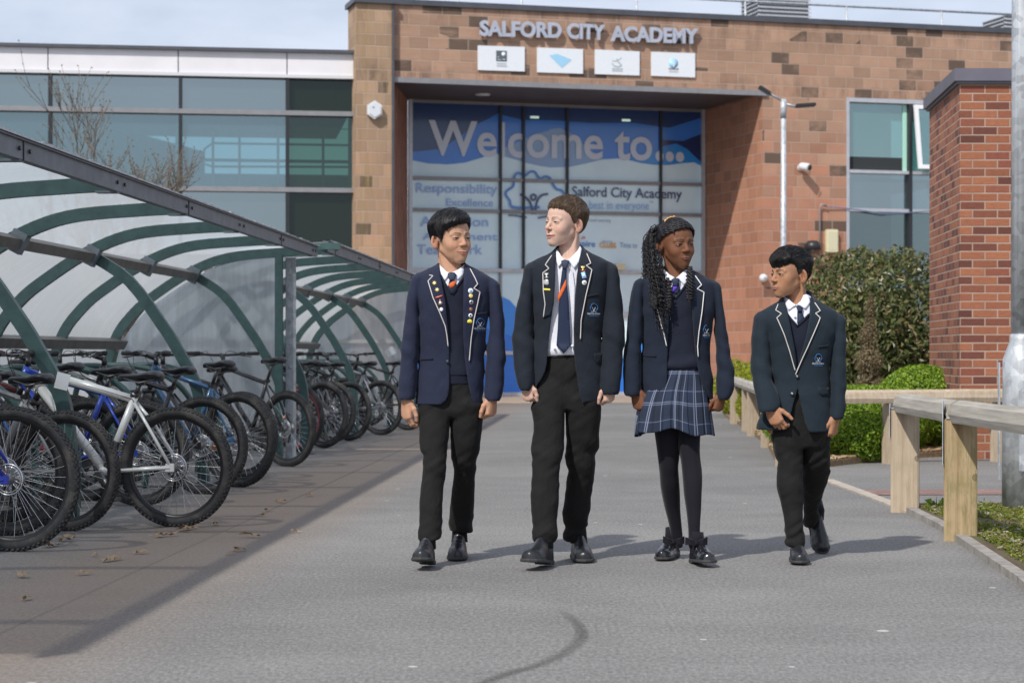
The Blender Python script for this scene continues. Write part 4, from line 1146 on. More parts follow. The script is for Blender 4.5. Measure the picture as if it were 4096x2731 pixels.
def wheel_meshes(Rr, rim='rim_black', near=True):
    key = (Rr, rim, near)
    if key in WM: return WM[key]
    tr = 0.026; rc = Rr - tr
    g = MB(); NS = 72
    prof = []
    for k in range(12):
        a = 2*math.pi*k/12; prof.append((math.cos(a)*tr, math.sin(a)*tr*0.95))
    vs = []; fs = []
    for i in range(NS):
        A_ = 2*math.pi*i/NS
        for (pr, py_) in prof: vs.append(((rc+pr)*math.cos(A_), py_, (rc+pr)*math.sin(A_)))
    for i in range(NS):
        j = (i+1) % NS
        for k in range(12):
            l = (k+1) % 12; fs.append((i*12+k, j*12+k, j*12+l, i*12+l))
    g.add(vs, fs, 0, True)
    if near:
        nk = 76
        for i in range(nk):
            for off, lat, w_, rr_ in ((0, 0.0, .011, .9995), (.5, .011, .010, .998), (.5, -.011, .010, .998), (0, .0205, .009, .987), (0, -.0205, .009, .987)):
                A_ = 2*math.pi*(i+off)/nk
                Mr = Matrix.Rotation(-A_, 3, 'Y') @ Matrix.Rotation(0 if abs(lat) < .015 else math.copysign(.6, lat), 3, 'Z')
                rad = rc + math.sqrt(max(0, tr*tr - lat*lat*.9))
                g.cbox((rad*math.cos(A_), lat, rad*math.sin(A_)), (.009, w_, .013), Mr)
    tyre = g.mesh('tyre', M['rubber'])
    g = MB(); r1 = Rr - 2*tr
    g.lathe([(r1+.004, -.012), (r1-.014, -.010), (r1-.016, 0), (r1-.014, .010), (r1+.004, .012)], seg=72, M=Matrix.Rotation(R(90), 3, 'X'))
    # lathe caps are removed: rebuild as open ring
    g.f = [f for f in g.f if len(f) == 4]; g.m = g.m[:len(g.f)]; g.sm = [True]*len(g.f)
    rimm = g.mesh('rim', M[rim])
    g = MB()
    nsp = 32
    for i in range(nsp):
        s_ = 1 if i % 2 else -1; A_ = 2*math.pi*i/nsp; A2 = A_ + (.55 if (i//2) % 2 else -.55)
        p0 = Vector((.024*math.cos(A2), s_*.026, .024*math.sin(A2))); p1 = Vector(((r1-.012)*math.cos(A_), 0, (r1-.012)*math.sin(A_)))
        g.tube([p0, p1], .0013 if near else .0018, 4, cap=False)
    sp = g.mesh('spokes', M['steel'])
    g = MB(); RX = Matrix.Rotation(R(90), 3, 'X')
    g.lathe([(0, -.06), (.008, -.06), (.02, -.05), (.028, -.026), (.015, -.018), (.015, .018), (.028, .026), (.02, .05), (.008, .06), (0, .06)], seg=14, M=RX)
    hub = g.mesh('hub', M['dull_steel'])
    g = MB()   # brake disc on the left (+y) side with holes suggested by two rings and spider
    ring = [( .080*math.cos(2*math.pi*k/40), .038, .080*math.sin(2*math.pi*k/40)) for k in range(40)]
    for rr_, w_ in ((.074, .007), (.062, .004)):
        g.tube([(rr_*math.cos(2*math.pi*k/36), .038, rr_*math.sin(2*math.pi*k/36)) for k in range(36)], w_*.6, 5, closed=True)
    for k in range(12):
        A_ = 2*math.pi*k/12; g.tube([(.02*math.cos(A_), .038, .02*math.sin(A_)), (.073*math.cos(A_+.35), .038, .073*math.sin(A_+.35))], .0025, 4)
    disc = g.mesh('brake_disc', M['steel'])
    WM[key] = (tyre, rimm, sp, hub, disc); return WM[key]

def bike(lab, X, Y, heading, col, Rr=0.335, seat=0.88, rim='rim_black', near=True, steer=None, lean=0, fork=None, gripm=None, reflector=True, saddle_col=None, fat=.017, group=None, bars=1.0):
    if steer is None: steer = random.uniform(-38, 38)
    b = empty('bicycle', (X, Y, 0), 0, label=lab, cat='bicycle', group='bicycles parked in the shelters')
    b.rotation_euler = Euler((R(lean), 0, R(heading)), 'XYZ')
    fm = mat('paint_%02x%02x%02x' % tuple(int(min(1, c)*255) for c in col), col, 0.3, 0.15, coat=.5)
    BB = Vector((.42, 0, .30)); ST = Vector((.25, 0, .70)); HT = Vector((.78, 0, .87)); HB = Vector((.82, 0, .75)); AX = Vector((0, 0, Rr)); FA = Vector((1.05, 0, Rr+.003))
    g = MB()
    g.tube([ST + (HT-ST)*.0, HT - Vector((-.005, 0, .03))], [fat, fat*1.25], 10)
    g.tube([BB, HB + Vector((-.01, 0, .01))], [fat*1.25, fat*1.35], 10)
    g.tube([BB, ST + (ST-BB).normalized()*.03], fat*1.02, 10)
    g.tube([HB, HT], fat*1.35, 12)
    g.tube([BB + Vector((0, -.04, 0)), BB + Vector((0, .04, 0))], .024, 12)
    for s_ in (-1, 1):
        g.tube([BB + Vector((-.03, s_*.03, 0)), Vector((.2, s_*.052, .315)), AX + Vector((.01, s_*.066, 0))], [.012, .011, .009], 8)
        g.tube([ST + Vector((-.01, s_*.018, -.02)), Vector((.15, s_*.05, .56)), AX + Vector((.015, s_*.066, .02))], [.009, .009, .0085], 8)
        g.cbox(AX + Vector((.01, s_*.066, .0)), (.05, .008, .045), bev=.002)
    g.build('frame', fm, b)
    fk = M['black_paint'] if fork is None else mat('fork_%s' % fork[0], fork[1], .35, .2)
    g = MB(); d = (HT-HB).normalized()
    g.tube([HB, HB - d*.06], .02, 10)
    for s_ in (-1, 1):
        top = HB - d*.09 + Vector((0, s_*.055, 0)); g.tube([top, top - d*.13], .017, 10); g.tube([top-d*.1, FA + Vector((-.01, s_*.058, 0))], [.021, .019], 10)
    g.tube([HB - d*.075 + Vector((0, -.06, 0)), HB - d*.075 + Vector((0, .06, 0))], .019, 8)
    g.build('fork', fk, b)
    tyre, rimm, sp, hub, disc = wheel_meshes(Rr, rim, near)
    for nm, loc, rz in (('rear_wheel', AX, 0), ('front_wheel', FA, steer)):
        w = link(nm, hub, b, loc, (0, R(random.uniform(0, 60)), R(rz)))
        link('tyre', tyre, w); link('rim', rimm, w); link('spokes', sp, w); link('brake_disc', disc, w)
        if reflector:
            g = MB(); g.cbox((Rr*.52, .02, Rr*.25), (.075, .008, .035), Matrix.Rotation(R(-25), 3, 'Y'), bev=.003); g.build('spoke_reflector', M['orange'], w)
    # saddle and post
    sp0 = ST; sd = (ST-BB).normalized(); st_ = ST + sd*((seat-.06-ST.z)/sd.z)
    g = MB(); g.tube([ST, st_], .0135, 10); g.cbox(st_, (.05, .03, .03), bev=.005); g.cbox(ST + sd*.02, (.045, .045, .025), bev=.005); g.build('seat_post', M['black_paint'], b)
    g = MB(); prof = [(-.130, .050, .004), (-.11, .068, .022), (-.06, .066, .022), (0, .040, .008), (.06, .022, .004), (.115, .016, .002), (.132, .008, -.008)]
    vs = []; fs = []; nn = 10
    for (x, w_, z) in prof:
        for k in range(nn):
            a = math.pi*k/(nn-1); vs.append((st_.x + x, -math.cos(a)*w_, st_.z + .045 + z + (math.sin(a)-1)*.022*(.6 + w_*8)/1.2))
    for i in range(len(prof)-1):
        for k in range(nn-1): fs.append((i*nn+k, (i+1)*nn+k, (i+1)*nn+k+1, i*nn+k+1))
    n0 = len(vs)
    for (x, w_, z) in prof: vs.append((st_.x+x, 0, st_.z+.008))
    for i in range(len(prof)-1):
        fs.append((i*nn, n0+i, n0+i+1, (i+1)*nn)); fs.append(((i+1)*nn-1, (i+2)*nn-1, n0+i+1, n0+i))
    fs.append(tuple(range(nn)) + (n0,)); fs.append((n0+len(prof)-1,) + tuple(range((len(prof)-1)*nn+nn-1, (len(prof)-1)*nn-1, -1)))
    g.add(vs, fs, 0, True)
    g.build('saddle', M['saddle'] if saddle_col is None else mat('saddle_%s' % saddle_col[0], saddle_col[1], .4), b)
    g = MB()
    for s_ in (-1, 1): g.tube([(st_.x-.09, s_*.022, st_.z+.02), (st_.x, s_*.022, st_.z), (st_.x+.09, s_*.018, st_.z+.025)], .0035, 5)
    g.build('saddle_rails', M['dull_steel'], b)
    # bars, turned with the fork
    hb = empty('cockpit', HT + d*.01); 
    Rz = Matrix.Rotation(R(steer), 3, 'Z'); O = HT + d*.01
    def Hh(x, y, z): return O + Rz @ Vector((x, y*bars, z))
    bpy.data.objects.remove(hb)
    g = MB(); g.tube([Hh(0, 0, -.01), Hh(0, 0, .05)], .019, 12); g.tube([Hh(0, 0, .035), Hh(.075, 0, .06)], .018, 10)
    g.tube([Hh(.03, -.31, .075), Hh(.05, -.2, .07), Hh(.075, -.07, .06), Hh(.075, .07, .06), Hh(.05, .2, .07), Hh(.03, .31, .075)], .0115, 8)
    for s_ in (-1, 1):
        g.tube([Hh(.06, s_*.17, .075), Hh(.10, s_*.20, .055), Hh(.125, s_*.29, .045)], .005, 5); g.cbox(Hh(.06, s_*.19, .07), (.04, .05, .035), Rz, bev=.006)
    hbo = g.build('handlebar', M['black_paint'], b)
    for s_ in (-1, 1):
        g = MB(); g.tube([Hh(.042, s_*.23, .073), Hh(.028, s_*.33, .075)], [.0165, .0175], 10); g.build('grip', M['grip'] if gripm is None else gripm, b)
    g = MB()
    for s_ in (-1, 1):
        g.tube(smooth_pts([tuple(Hh(.09, s_*.17, .07)), tuple(Hh(.2, s_*.09, .09)), tuple(Hh(.17, s_*.02, -.05)), tuple(HB + Vector((.03, 0, -.0)))], 5), .0028, 5)
    g.tube([tuple(HT + Vector((-.02, .02, -.03))), tuple(ST + Vector((0, .02, -.0))), tuple(ST + Vector((-.1, .04, -.16))), tuple(AX + Vector((.02, .05, .03)))], .0028, 5)
    g.build('cables', M['black_paint'], b)
    # drivetrain on the right-hand side
    g = MB(); RX = Matrix.Rotation(R(90), 3, 'X')
    g.lathe([(0, .0), (.085, 0), (.088, .003), (0, .004)], BB + Vector((0, -.05, 0)), 28, RX); g.build('chainring', M['dull_steel'], b)
    ca = random.uniform(0, 6.28)
    for s_ in (-1, 1):
        g = MB(); c0 = BB + Vector((0, s_*.065, 0)); c1 = c0 + Vector((s_*math.cos(ca)*.17, s_*.012, s_*math.sin(ca)*.17)); g.tube([c0, c1], [.013, .010], 8)
        g.cbox(c1 + Vector((0, s_*.045, 0)), (.095, .09, .022), bev=.005)
        g.build('crank', M['dull_steel'] if near else M['black_paint'], b)
    g = MB()
    g.lathe([(0, .0), (.05, 0), (.05, .004), (.03, .02), (0, .02)], AX + Vector((0, -.035, 0)), 22, RX); g.build('cassette', M['dull_steel'], b)
    g = MB()
    ch = [AX + Vector((.0, -.04, .045)), BB + Vector((0, -.052, .087)), BB + Vector((.087, -.052, 0)), BB + Vector((0, -.052, -.087)), AX + Vector((.03, -.04, -.11)), AX + Vector((-.01, -.04, -.10)), AX + Vector((.03, -.04, -.05))]
    g.tube([ch[0], ch[1]], .004, 4); g.tube([ch[3], ch[4], ch[5], ch[6]], .004, 4); g.build('chain', M['dull_steel'], b)
    g = MB(); g.tube([AX + Vector((.01, -.06, -.02)), AX + Vector((.025, -.05, -.06)), AX + Vector((.03, -.045, -.12))], .012, 6); g.cbox(AX + Vector((.045, .052, .04)), (.05, .02, .03), Matrix.Rotation(R(-40), 3, 'Y'), bev=.004)
    g.build('derailleur', M['black_paint'], b)
    return b
def bk(lab, px, py, heading, col, **kw):
    p = G(px, py); return bike(lab, p.x, p.y, heading, col, **kw)
BL = (0.012, 0.035, 0.36); BK = (0.02, 0.02, 0.022)
bk('bright blue mountain bike nearest the left edge with a knobbly rear tyre', 48, 2204, 168, BL, Rr=.348, seat=.86, reflector=False, steer=5)
bk('red mountain bike tucked just behind the bright blue one', 30, 2140, 170, (.42, .012, .015), Rr=.335, seat=.86, rim='rim_black', reflector=False, saddle_col=('grey', (.1, .1, .11)))
bk('dark bike with pale stays between the red and the white bikes', 262, 2122, 163, (.30, .31, .31), Rr=.322, seat=.84, reflector=False)
wb = bk('white mountain bike with a black sleeve on its seat tube', 705, 2106, 167, (.74, .74, .71), Rr=.328, seat=.85, rim='rim_black', reflector=False, steer=18, fat=.021)
g = MB(); BB = Vector((.42, 0, .30)); ST = Vector((.25, 0, .70)); g.tube([BB + (ST-BB)*.03, BB + (ST-BB)*.42], .0235, 12); g.build('black_sleeve', M['black_paint'], wb)
bk('blue full suspension bike behind the white one', 560, 2022, 165, (.015, .06, .42), Rr=.33, seat=.87, reflector=False, steer=-10)
bk('black bike with an orange spoke reflector behind the white wheel', 815, 1975, 160, BK, Rr=.33, seat=.86)
bk('bike with a steel blue frame and bright spokes, third rear wheel along', 952, 1947, 148, (.04, .13, .27), Rr=.337, seat=.90, steer=20)
bk('dark bike tucked close behind the steel blue one', 968, 1912, 150, (.05, .045, .06), Rr=.33, seat=.86, reflector=False)
bk('black bike with a tall saddle beside the steel angle post', 1150, 1865, 142, BK, Rr=.318, seat=.92, reflector=False)
bk('black bike with red rims just past the steel angle post', 1192, 1806, 145, (.03, .03, .03), Rr=.33, seat=.84, rim='rim_red', near=False, gripm=mat('red_grip', (.6, .03, .03), .5))
bk('black bike with the largest wheel in the farther shelter', 1294, 1791, 142, BK, Rr=.337, seat=.88, near=False)
bk('grey bike squeezed between two black ones in the farther shelter', 1330, 1770, 143, (.2, .2, .21), Rr=.33, seat=.86, near=False, reflector=False)
bk('black bike with a plain wheel past the largest one', 1395, 1762, 144, BK, Rr=.325, seat=.86, near=False, reflector=False)
bk('silver bike with a bright brake disc in the farther shelter', 1523, 1740, 148, (.35, .36, .38), Rr=.322, seat=.86, near=False, reflector=False)
bk('last black bike, half hidden behind the first boy', 1632, 1720, 148, BK, Rr=.325, seat=.86, near=False, reflector=False)
# the second row, pushed further in
rowB = [(-3.15, 11.35, 166, (.05, .05, .055), 'black bike parked deep behind the white one', .88), (-2.95, 12.2, 164, (.03, .12, .38), 'mid blue bike deep behind the white saddle', .84), (-3.05, 13.2, 158, (.30, .02, .02), 'dark red bike deep in the nearer shelter', .86),
        (-2.75, 13.0, 160, (.10, .11, .12), 'charcoal bike leaning deep in the nearer shelter', .89), (-2.85, 15.3, 152, (.3, .3, .31), 'pale grey bike deep near the end panel', .85), (-3.6, 10.2, 168, (.04, .04, .05), 'black bike at the left edge deep in the shelter', .86),
        (-2.55, 19.6, 146, (.35, .05, .02), 'rust red bike deep in the farther shelter', .86), (-2.6, 20.6, 146, (.03, .03, .035), 'black bike with red grips deep in the farther shelter', .88), (-2.5, 21.6, 146, (.02, .06, .3), 'small blue bike deep in the farther shelter', .84),
        (-2.35, 22.6, 148, (.04, .04, .04), 'black bike in the middle of the farther shelter', .88), (-2.3, 24.1, 148, (.03, .2, .42), 'light blue bike in the far half of the farther shelter', .86), (-2.05, 24.6, 150, (.05, .05, .05), 'black bike in the far half of the farther shelter', .84), (-3.45, 12.6, 158, (.45, .42, .38), 'pale bike nosed far in behind the blue one', .90), (-3.35, 14.2, 150, (.03, .03, .03), 'black bike nosed far in near the third green prop', .92), (-3.6, 11.6, 170, (.02, .10, .35), 'deep blue bike against the back of the nearer shelter', .88), (-2.75, 21.2, 150, (.5, .05, .03), 'bright red bike against the back of the farther shelter', .92), (-2.55, 23.3, 150, (.03, .03, .03), 'black bike with raised bars against the back of the farther shelter', .94), (-1.9, 26.2, 150, (.25, .25, .26), 'grey bike at the far end of the farther shelter', .85)]
for i, (X, Y, h, c, lab, st_) in enumerate(rowB):
    bike(lab, X, Y, h + random.uniform(-3, 3), c, Rr=.33, seat=st_, near=Y < 14, steer=random.uniform(-55, 55), bars=random.uniform(.85, 1.1), reflector=(i % 3 == 0), gripm=mat('red_grip', (.6, .03, .03), .5) if i in (2, 6, 7, 10, 12, 15) else None)
s2.scale = (1, 1, 1.03); s2.location.x = 0.07
# ================================================================ TIMBER FENCE
def post(px, py, w, d, ztop, label, m='wood_pink', rz=0.0, group='timber fence posts'):
    p = G(px, py)
    e_ = empty('fence_post', (p.x, p.y + d/2, 0), R(rz), label=label, cat='fence post', group=group)
    g = MB(); g.cbox((0, 0, ztop/2-.05), (w, d, ztop+.1), bev=.006); g.build('timber', M[m], e_); return e_
ZT_R = .66
pn = post(3853, 2165, .165, .12, .62, 'nearest timber fence post with a dark knot and green algae', 'wood_new', -14)
g = MB(); g.cbox((-.087, -.01, .55), (.004, .125, .32)); g.cbox((-.03, .0, .623), (.08, .13, .004)); g.build('steel_strap', M['galv'], pn)
pf = post(3628, 2050, .165, .12, .62, 'pale timber fence post with a cut step, second from the right', 'wood_pink', -14)
g = MB(); g.cbox((-.087, -.01, .55), (.004, .125, .2)); g.cbox((-.03, 0, .623), (.1, .13, .004)); g.build('steel_strap', M['galv'], pf)
def rail(a, c, label, m='wood_rail', h=.115, roll=45, ext=0.0):
    a, c = Vector(a), Vector(c); d = c-a; L = d.length; d.normalize()
    e_ = empty('fence_rail', a, math.atan2(d.y, d.x), label=label, cat='fence rail', group='timber fence rails')
    g = MB(); 
    prof = [(-.062, -.02), (-.05, -.062), (.05, -.062), (.062, -.02), (.045, .035), (0, .058), (-.045, .035)]
    n = len(prof); N = 14; vs = []; rnd = random.Random(int(a.x*100))
    for i in range(N+1):
        for (y, z) in prof: vs.append((-ext + (L+2*ext)*i/N, y*h/.12 + rnd.uniform(-.001, .001), z*h/.12 + d.z*L*i/N + rnd.uniform(-.0012, .0012)))
    fs = [(i*n+k, i*n+(k+1) % n, (i+1)*n+(k+1) % n, (i+1)*n+k) for i in range(N) for k in range(n)] + [tuple(range(n-1, -1, -1)), tuple(N*n+k for k in range(n))]
    g.add(vs, fs); g.build('timber', M[m], e_); return e_
P1 = Vector((pf.location.x-.02, pf.location.y-.02, ZT_R)); P2 = Vector((pn.location.x-.02, pn.location.y-.02, ZT_R))
rail(P1, P2, 'silvered rail between the two nearest fence posts', ext=.0)
rail(P2 + Vector((.01, -.01, 0)), (2.25, 7.6, ZT_R), 'silvered rail running from the nearest post out of the right edge')
g17 = [(3.04, 27.2), (2.90, 24.6), (2.80, 23.2), (2.60, 20.3), (2.30, 16.9)]
for i, (x, y) in enumerate(g17):
    e_ = empty('fence_post', (x, y, 0), R(5), label='far weathered fence post beside the hedge, number of posts back toward the school' if False else ['farthest low fence post beside the yellow shrubs', 'low fence post between the yellow shrubs and the girl', 'low fence post with a pale edge right of the girl', 'low fence post left of the small boy', 'low corner fence post hidden behind the small boy'][i], cat='fence post', group='timber fence posts')
    g = MB(); g.cbox((0, 0, .28), (.13, .13, .6), bev=.006); g.build('timber', M['wood_pink'], e_)
cz = .585
rail((3.15, 28.5, cz), (2.30, 16.9, cz), 'silvered rail running back toward the school along the hedge', h=.11)
rail((2.30, 16.9, cz), (4.85, 17.75, cz+.005), 'pale rail crossing in front of the box hedges', m='wood_pink', h=.115, ext=.03)
for x in (3.28, 4.30):
    e_ = empty('fence_post', (x, 16.98+(x-2.3)*.335, 0), R(18), label='low post under the crossing rail %s' % ('in front of the box hedges' if x < 4 else 'by the brick pier'), cat='fence post', group='timber fence posts')
    g = MB(); g.cbox((0, 0, .27), (.12, .12, .56), bev=.006); g.build('timber', M['wood_pink'], e_)

# ================================================================ PLANTS
def leaves(centers, normals, length, width, rng, jitter=0.6, fold=0.25):
    """one folded leaf (two quads) per centre: returns V, F"""
    n = len(centers)
    d = normals + rng.normal(0, jitter, (n, 3)); d /= np.linalg.norm(d, axis=1)[:, None]
    r_ = rng.normal(0, 1, (n, 3)); t_ = np.cross(d, r_); t_ /= np.linalg.norm(t_, axis=1)[:, None]
    b_ = np.cross(d, t_)
    L = (length*rng.uniform(.7, 1.25, n))[:, None]; Wd = (width*rng.uniform(.7, 1.2, n))[:, None]
    c = centers
    up = d*fold
    v0 = c - t_*L*.5; v1 = c + b_*Wd*.5 + up*Wd + t_*L*.02; v2 = c + t_*L*.5 - d*L*.12; v3 = c - b_*Wd*.5 + up*Wd + t_*L*.02; 
    V = np.stack([v0, v1, v2, v3], 1).reshape(-1, 3)
    i = np.arange(n)*4
    Fq = np.concatenate([np.stack([i, i+1, i+2], 1), np.stack([i, i+2, i+3], 1)], 0)
    return V, Fq

def blob_points(rng, n, c, r, lumps=14, depth=.22, flat_bottom=True, inner=0.35):
    """points through the outer volume of an uneven clump, with normals"""
    c = np.array(c); r = np.array(r)
    lc = rng.normal(0, 1, (lumps, 3)); lc /= np.linalg.norm(lc, axis=1)[:, None]
    P = []; N = []
    k = 0
    while k < n:
        m = (n-k)*2 + 50
        d = rng.normal(0, 1, (m, 3)); d /= np.linalg.norm(d, axis=1)[:, None]
        h = np.max(np.exp(-((1 - d @ lc.T)/.10)), axis=1)
        s = (1 - depth) + depth*h
        rad = s*(1 - np.abs(rng.normal(0, inner*.35, m)))
        p = d*rad[:, None]*r + c
        ok = (p[:, 2] > 0.02) & (rad > .3)
        p = p[ok]; nn = (d/r*np.mean(r))[ok]; nn /= np.linalg.norm(nn, axis=1)[:, None]
        P.append(p); N.append(nn); k += len(p)
    return np.concatenate(P)[:n], np.concatenate(N)[:n]

def bush(name, label, cat, c, r, n, L, Wd, m, seed, stems=True, group=None, lumps=16, depth=.25, inner=.35, jitter=.6):
    rng = np.random.default_rng(seed)
    e_ = empty(name, (c[0], c[1], 0), label=label, cat=cat, group=group)
    P, N = blob_points(rng, n, (0, 0, c[2]), r, lumps, depth, inner=inner)
    V, Fq = leaves(P, N, L, Wd, rng, jitter)
    link('foliage', np_mesh('foliage', V, Fq, m, smooth=False), e_)
    if stems:
        g = MB(); rd = random.Random(seed)
        for k in range(14):
            a = rd.uniform(0, 6.28); rr_ = rd.uniform(.1, .75)
            p1 = Vector((math.cos(a)*r[0]*rr_, math.sin(a)*r[1]*rr_, c[2] + r[2]*rd.uniform(.1, .75)))
            mid = p1*.45 + Vector((rd.uniform(-.05, .05), rd.uniform(-.05, .05), 0))
            g.tube([(rd.uniform(-.04, .04), rd.uniform(-.04, .04), 0), mid, p1], [.018, .012, .005], 5)
        g.build('stems', mat('twig_bark', (.10, .075, .05), .9, var=.3), e_)
        # a dark leafy core so that the clump is not see-through
        P, N = blob_points(rng, n//4, (0, 0, c[2]*.95), tuple(x*.62 for x in r), 8, .1, inner=.3)
        V, Fq = leaves(P, N, L*2.2, Wd*2.6, rng, jitter); link('inner_foliage', np_mesh('inner_foliage', V, Fq, m, smooth=False), e_)
    return e_
LB = leaf_mat('box_leaf', [(.07, .14, .010), (.16, .28, .018), (.25, .40, .03), (.38, .52, .06), (.12, .21, .016)], .42, .35)
LL = leaf_mat('laurel_leaf', [(.035, .055, .018), (.075, .11, .03), (.12, .155, .05), (.20, .21, .09), (.28, .22, .11), (.09, .13, .035), (.17, .13, .055)], .38, .25)
LY = leaf_mat('golden_leaf', [(.22, .26, .015), (.40, .40, .02), (.30, .34, .03), (.12, .18, .015)], .5, .4)
LI = leaf_mat('ivy_leaf', [(.03, .07, .012), (.07, .13, .02), (.12, .2, .03)], .4, .3)
LD = leaf_mat('dry_flower', [(.16, .12, .075), (.26, .20, .12), (.20, .17, .09), (.34, .28, .18)], .9, .2)
bush('laurel_bush', 'tall dark laurel bush with coppery new leaves beside the brick pier', 'bush', (3.98, 22.2, .98), (1.14, 1.1, 1.30), 11000, .085, .038, LL, 11, lumps=34, depth=.24, inner=.36, jitter=.95)
bush('box_bush', 'rounded bright green box bush rising above the rail at the pier', 'bush', (3.98, 19.3, .42), (.62, .5, .50), 15000, .034, .02, LB, 12, group='clipped box bushes', depth=.16, inner=.25)
bush('box_bush', 'low bright green box bush under the crossing rail, second from the pier', 'bush', (3.35, 18.7, .30), (.62, .5, .42), 12000, .034, .02, LB, 13, group='clipped box bushes', depth=.16, inner=.25)
bush('box_bush', 'low bright green box bush just right of the small boy', 'bush', (2.92, 17.7, .27), (.55, .5, .37), 12000, .034, .02, LB, 14, group='clipped box bushes', depth=.16, inner=.25)
bush('box_bush', 'small green box bush left of the small boy behind the fence', 'bush', (2.85, 19.6, .28), (.42, .9, .34), 7000, .036, .022, LB, 15, group='clipped box bushes', depth=.2, inner=.25)
bush('golden_shrub', 'yellow leaved shrub behind the low fence right of the girl', 'shrub', (3.25, 26.2, .40), (.35, 1.4, .42), 6000, .05, .03, LY, 16, depth=.3, inner=.3)
bush('golden_shrub', 'yellow leaved shrub against the wall farther up the path', 'shrub', (3.5, 30.5, .40), (.5, 1.6, .50), 5000, .055, .035, LY, 17, depth=.3)
bush('ivy_shrub', 'upright green shrub left of the small boy in front of the red stone', 'shrub', (3.35, 24.6, .75), (.36, .6, .72), 6000, .06, .04, LI, 18, depth=.3)
# the dry flowering stalk
rng = np.random.default_rng(5); e_ = empty('dead_conifer', (3.62, 20.3, 0), label='slender dead brown conifer rising behind the box hedge', cat='shrub')
n = 4200; z = rng.uniform(.25, 1.55, n); w = .135*np.clip((1.62-z)/.75, .12, 1)*(1+.25*np.sin(z*23)); a = rng.uniform(0, 6.28, n); rr_ = np.sqrt(rng.uniform(0, 1, n))*w
P = np.stack([rr_*np.cos(a) + .05*np.maximum(0, z-1.1), rr_*np.sin(a), z], 1); N = np.stack([np.cos(a), np.sin(a), np.full(n, 1.3)], 1)
V, Fq = leaves(P, N, .05, .012, rng, .35); link('dry_foliage', np_mesh('dry_foliage', V, Fq, LD, smooth=False), e_)
g = MB(); g.tube([(0, 0, 0), (0, 0, 1.5)], [.03, .008], 6); g.build('stem', mat('twig_bark', (.10, .075, .05), .9), e_)

# bare tree behind the shelter
def bare_tree(loc, H, seed, label):
    rd = random.Random(seed); e_ = empty('bare_tree', loc, label=label, cat='tree')
    gt = MB(); gc = MB()
    def grow(p, d, r_, l, lev):
        n = 4; pts = [p]; rs = [r_]; q_ = p.copy(); dd = d.copy()
        for i in range(n):
            dd = (dd + Vector((rd.uniform(-.16, .16), rd.uniform(-.16, .16), rd.uniform(-.02, .12)))).normalized()
            q_ = q_ + dd*(l/n); pts.append(q_.copy()); rs.append(r_*(1 - .55*(i+1)/n))
        (gt if lev == 0 else gc).tube(pts, rs, 6 if lev < 2 else 4)
        if lev >= 4: 
            for k in range(3):
                c_ = pts[-1-k] ; gc.cbox(c_ + Vector((rd.uniform(-.012, .012), 0, 0)), (.013, .011, .022), Matrix.Rotation(rd.uniform(0, 3), 3, 'Y'))
            return
        kids = (7, 5, 4, 4)[lev]
        for k in range(kids):
            f = rd.uniform(.3, 1.0) if lev else .35 + .65*k/kids
            j = min(int(f*n), n-1); base = pts[j].lerp(pts[j+1], f*n-j)
            ax = Vector((rd.uniform(-1, 1), rd.uniform(-1, 1), rd.uniform(-.1, .5))).normalized()
            nd = (dd*rd.uniform(.75, 1.1) + ax*rd.uniform(.45, .8)).normalized(); nd.z = abs(nd.z)*.9 + .12; nd.normalize()
            grow(base, nd, max(rs[j]*.55, .005), l*rd.uniform(.55, .78), lev+1)
    grow(Vector((0, 0, 0)), Vector((0, 0, 1)), .07, H*.42, 0)
    bk_ = mat('bare_bark', (.135, .11, .085), .9, var=.3, vscale=12)
    gt.build('trunk', bk_, e_); gc.build('crown', bk_, e_)
bare_tree((-5.05, 27.0, 0), 5.0, 4, 'bare branching young tree behind the nearer cycle shelter')
bare_tree((-8.15, 30.0, 0), 3.7, 9, 'second bare tree with sparse twigs at the left edge')

# ---------------------------------------------------------------- ground cover, chips, twigs and fallen leaves
rng = np.random.default_rng(21)
def in_poly(x, y, poly):
    c = False; j = len(poly)-1
    for i in range(len(poly)):
        xi, yi = poly[i]; xj, yj = poly[j]
        if (yi > y) != (yj > y) and x < (xj-xi)*(y-yi)/(yj-yi)+xi: c = not c
        j = i
    return c
def scatter(poly, n, rng, clump=None):
    xs = [p[0] for p in poly]; ys = [p[1] for p in poly]; out = []
    while len(out) < n:
        x, y = rng.uniform(min(xs), max(xs)), rng.uniform(min(ys), max(ys))
        if not in_poly(x, y, poly): continue
        if clump is not None:
            v = math.sin(x*5.1+1)*math.sin(y*3.3) + math.sin(x*11+y*7)*.6
            if v < clump + rng.uniform(-.4, .4): continue
        out.append((x, y))
    return np.array(out)
nearbed = [(KERB[1][0]+.08, KERB[1][1]), (KERB[2][0]+.08, KERB[2][1]), (KERB[3][0]+.08, KERB[3][1]), (KERB[4][0]+.06, KERB[4][1]), (2.55, 12.2), (3.6, 12.3), (3.6, 8.2)]
LM = leaf_mat('moss_leaf', [(.14, .17, .02), (.24, .26, .035), (.10, .18, .02), (.30, .28, .06), (.05, .08, .02)], .7, .3)
pts = scatter(nearbed, 19000, rng, -.45); P = np.column_stack([pts, .03 + np.abs(rng.normal(0, .012, len(pts)))])
V, Fq = leaves(P, np.tile([0, 0, 1.], (len(P), 1)), .022, .013, rng, .8); tag(link('ground_cover', np_mesh('ground_cover', V, Fq, LM, smooth=False)), 'mossy yellow green ground cover in the near bed', kind='stuff')
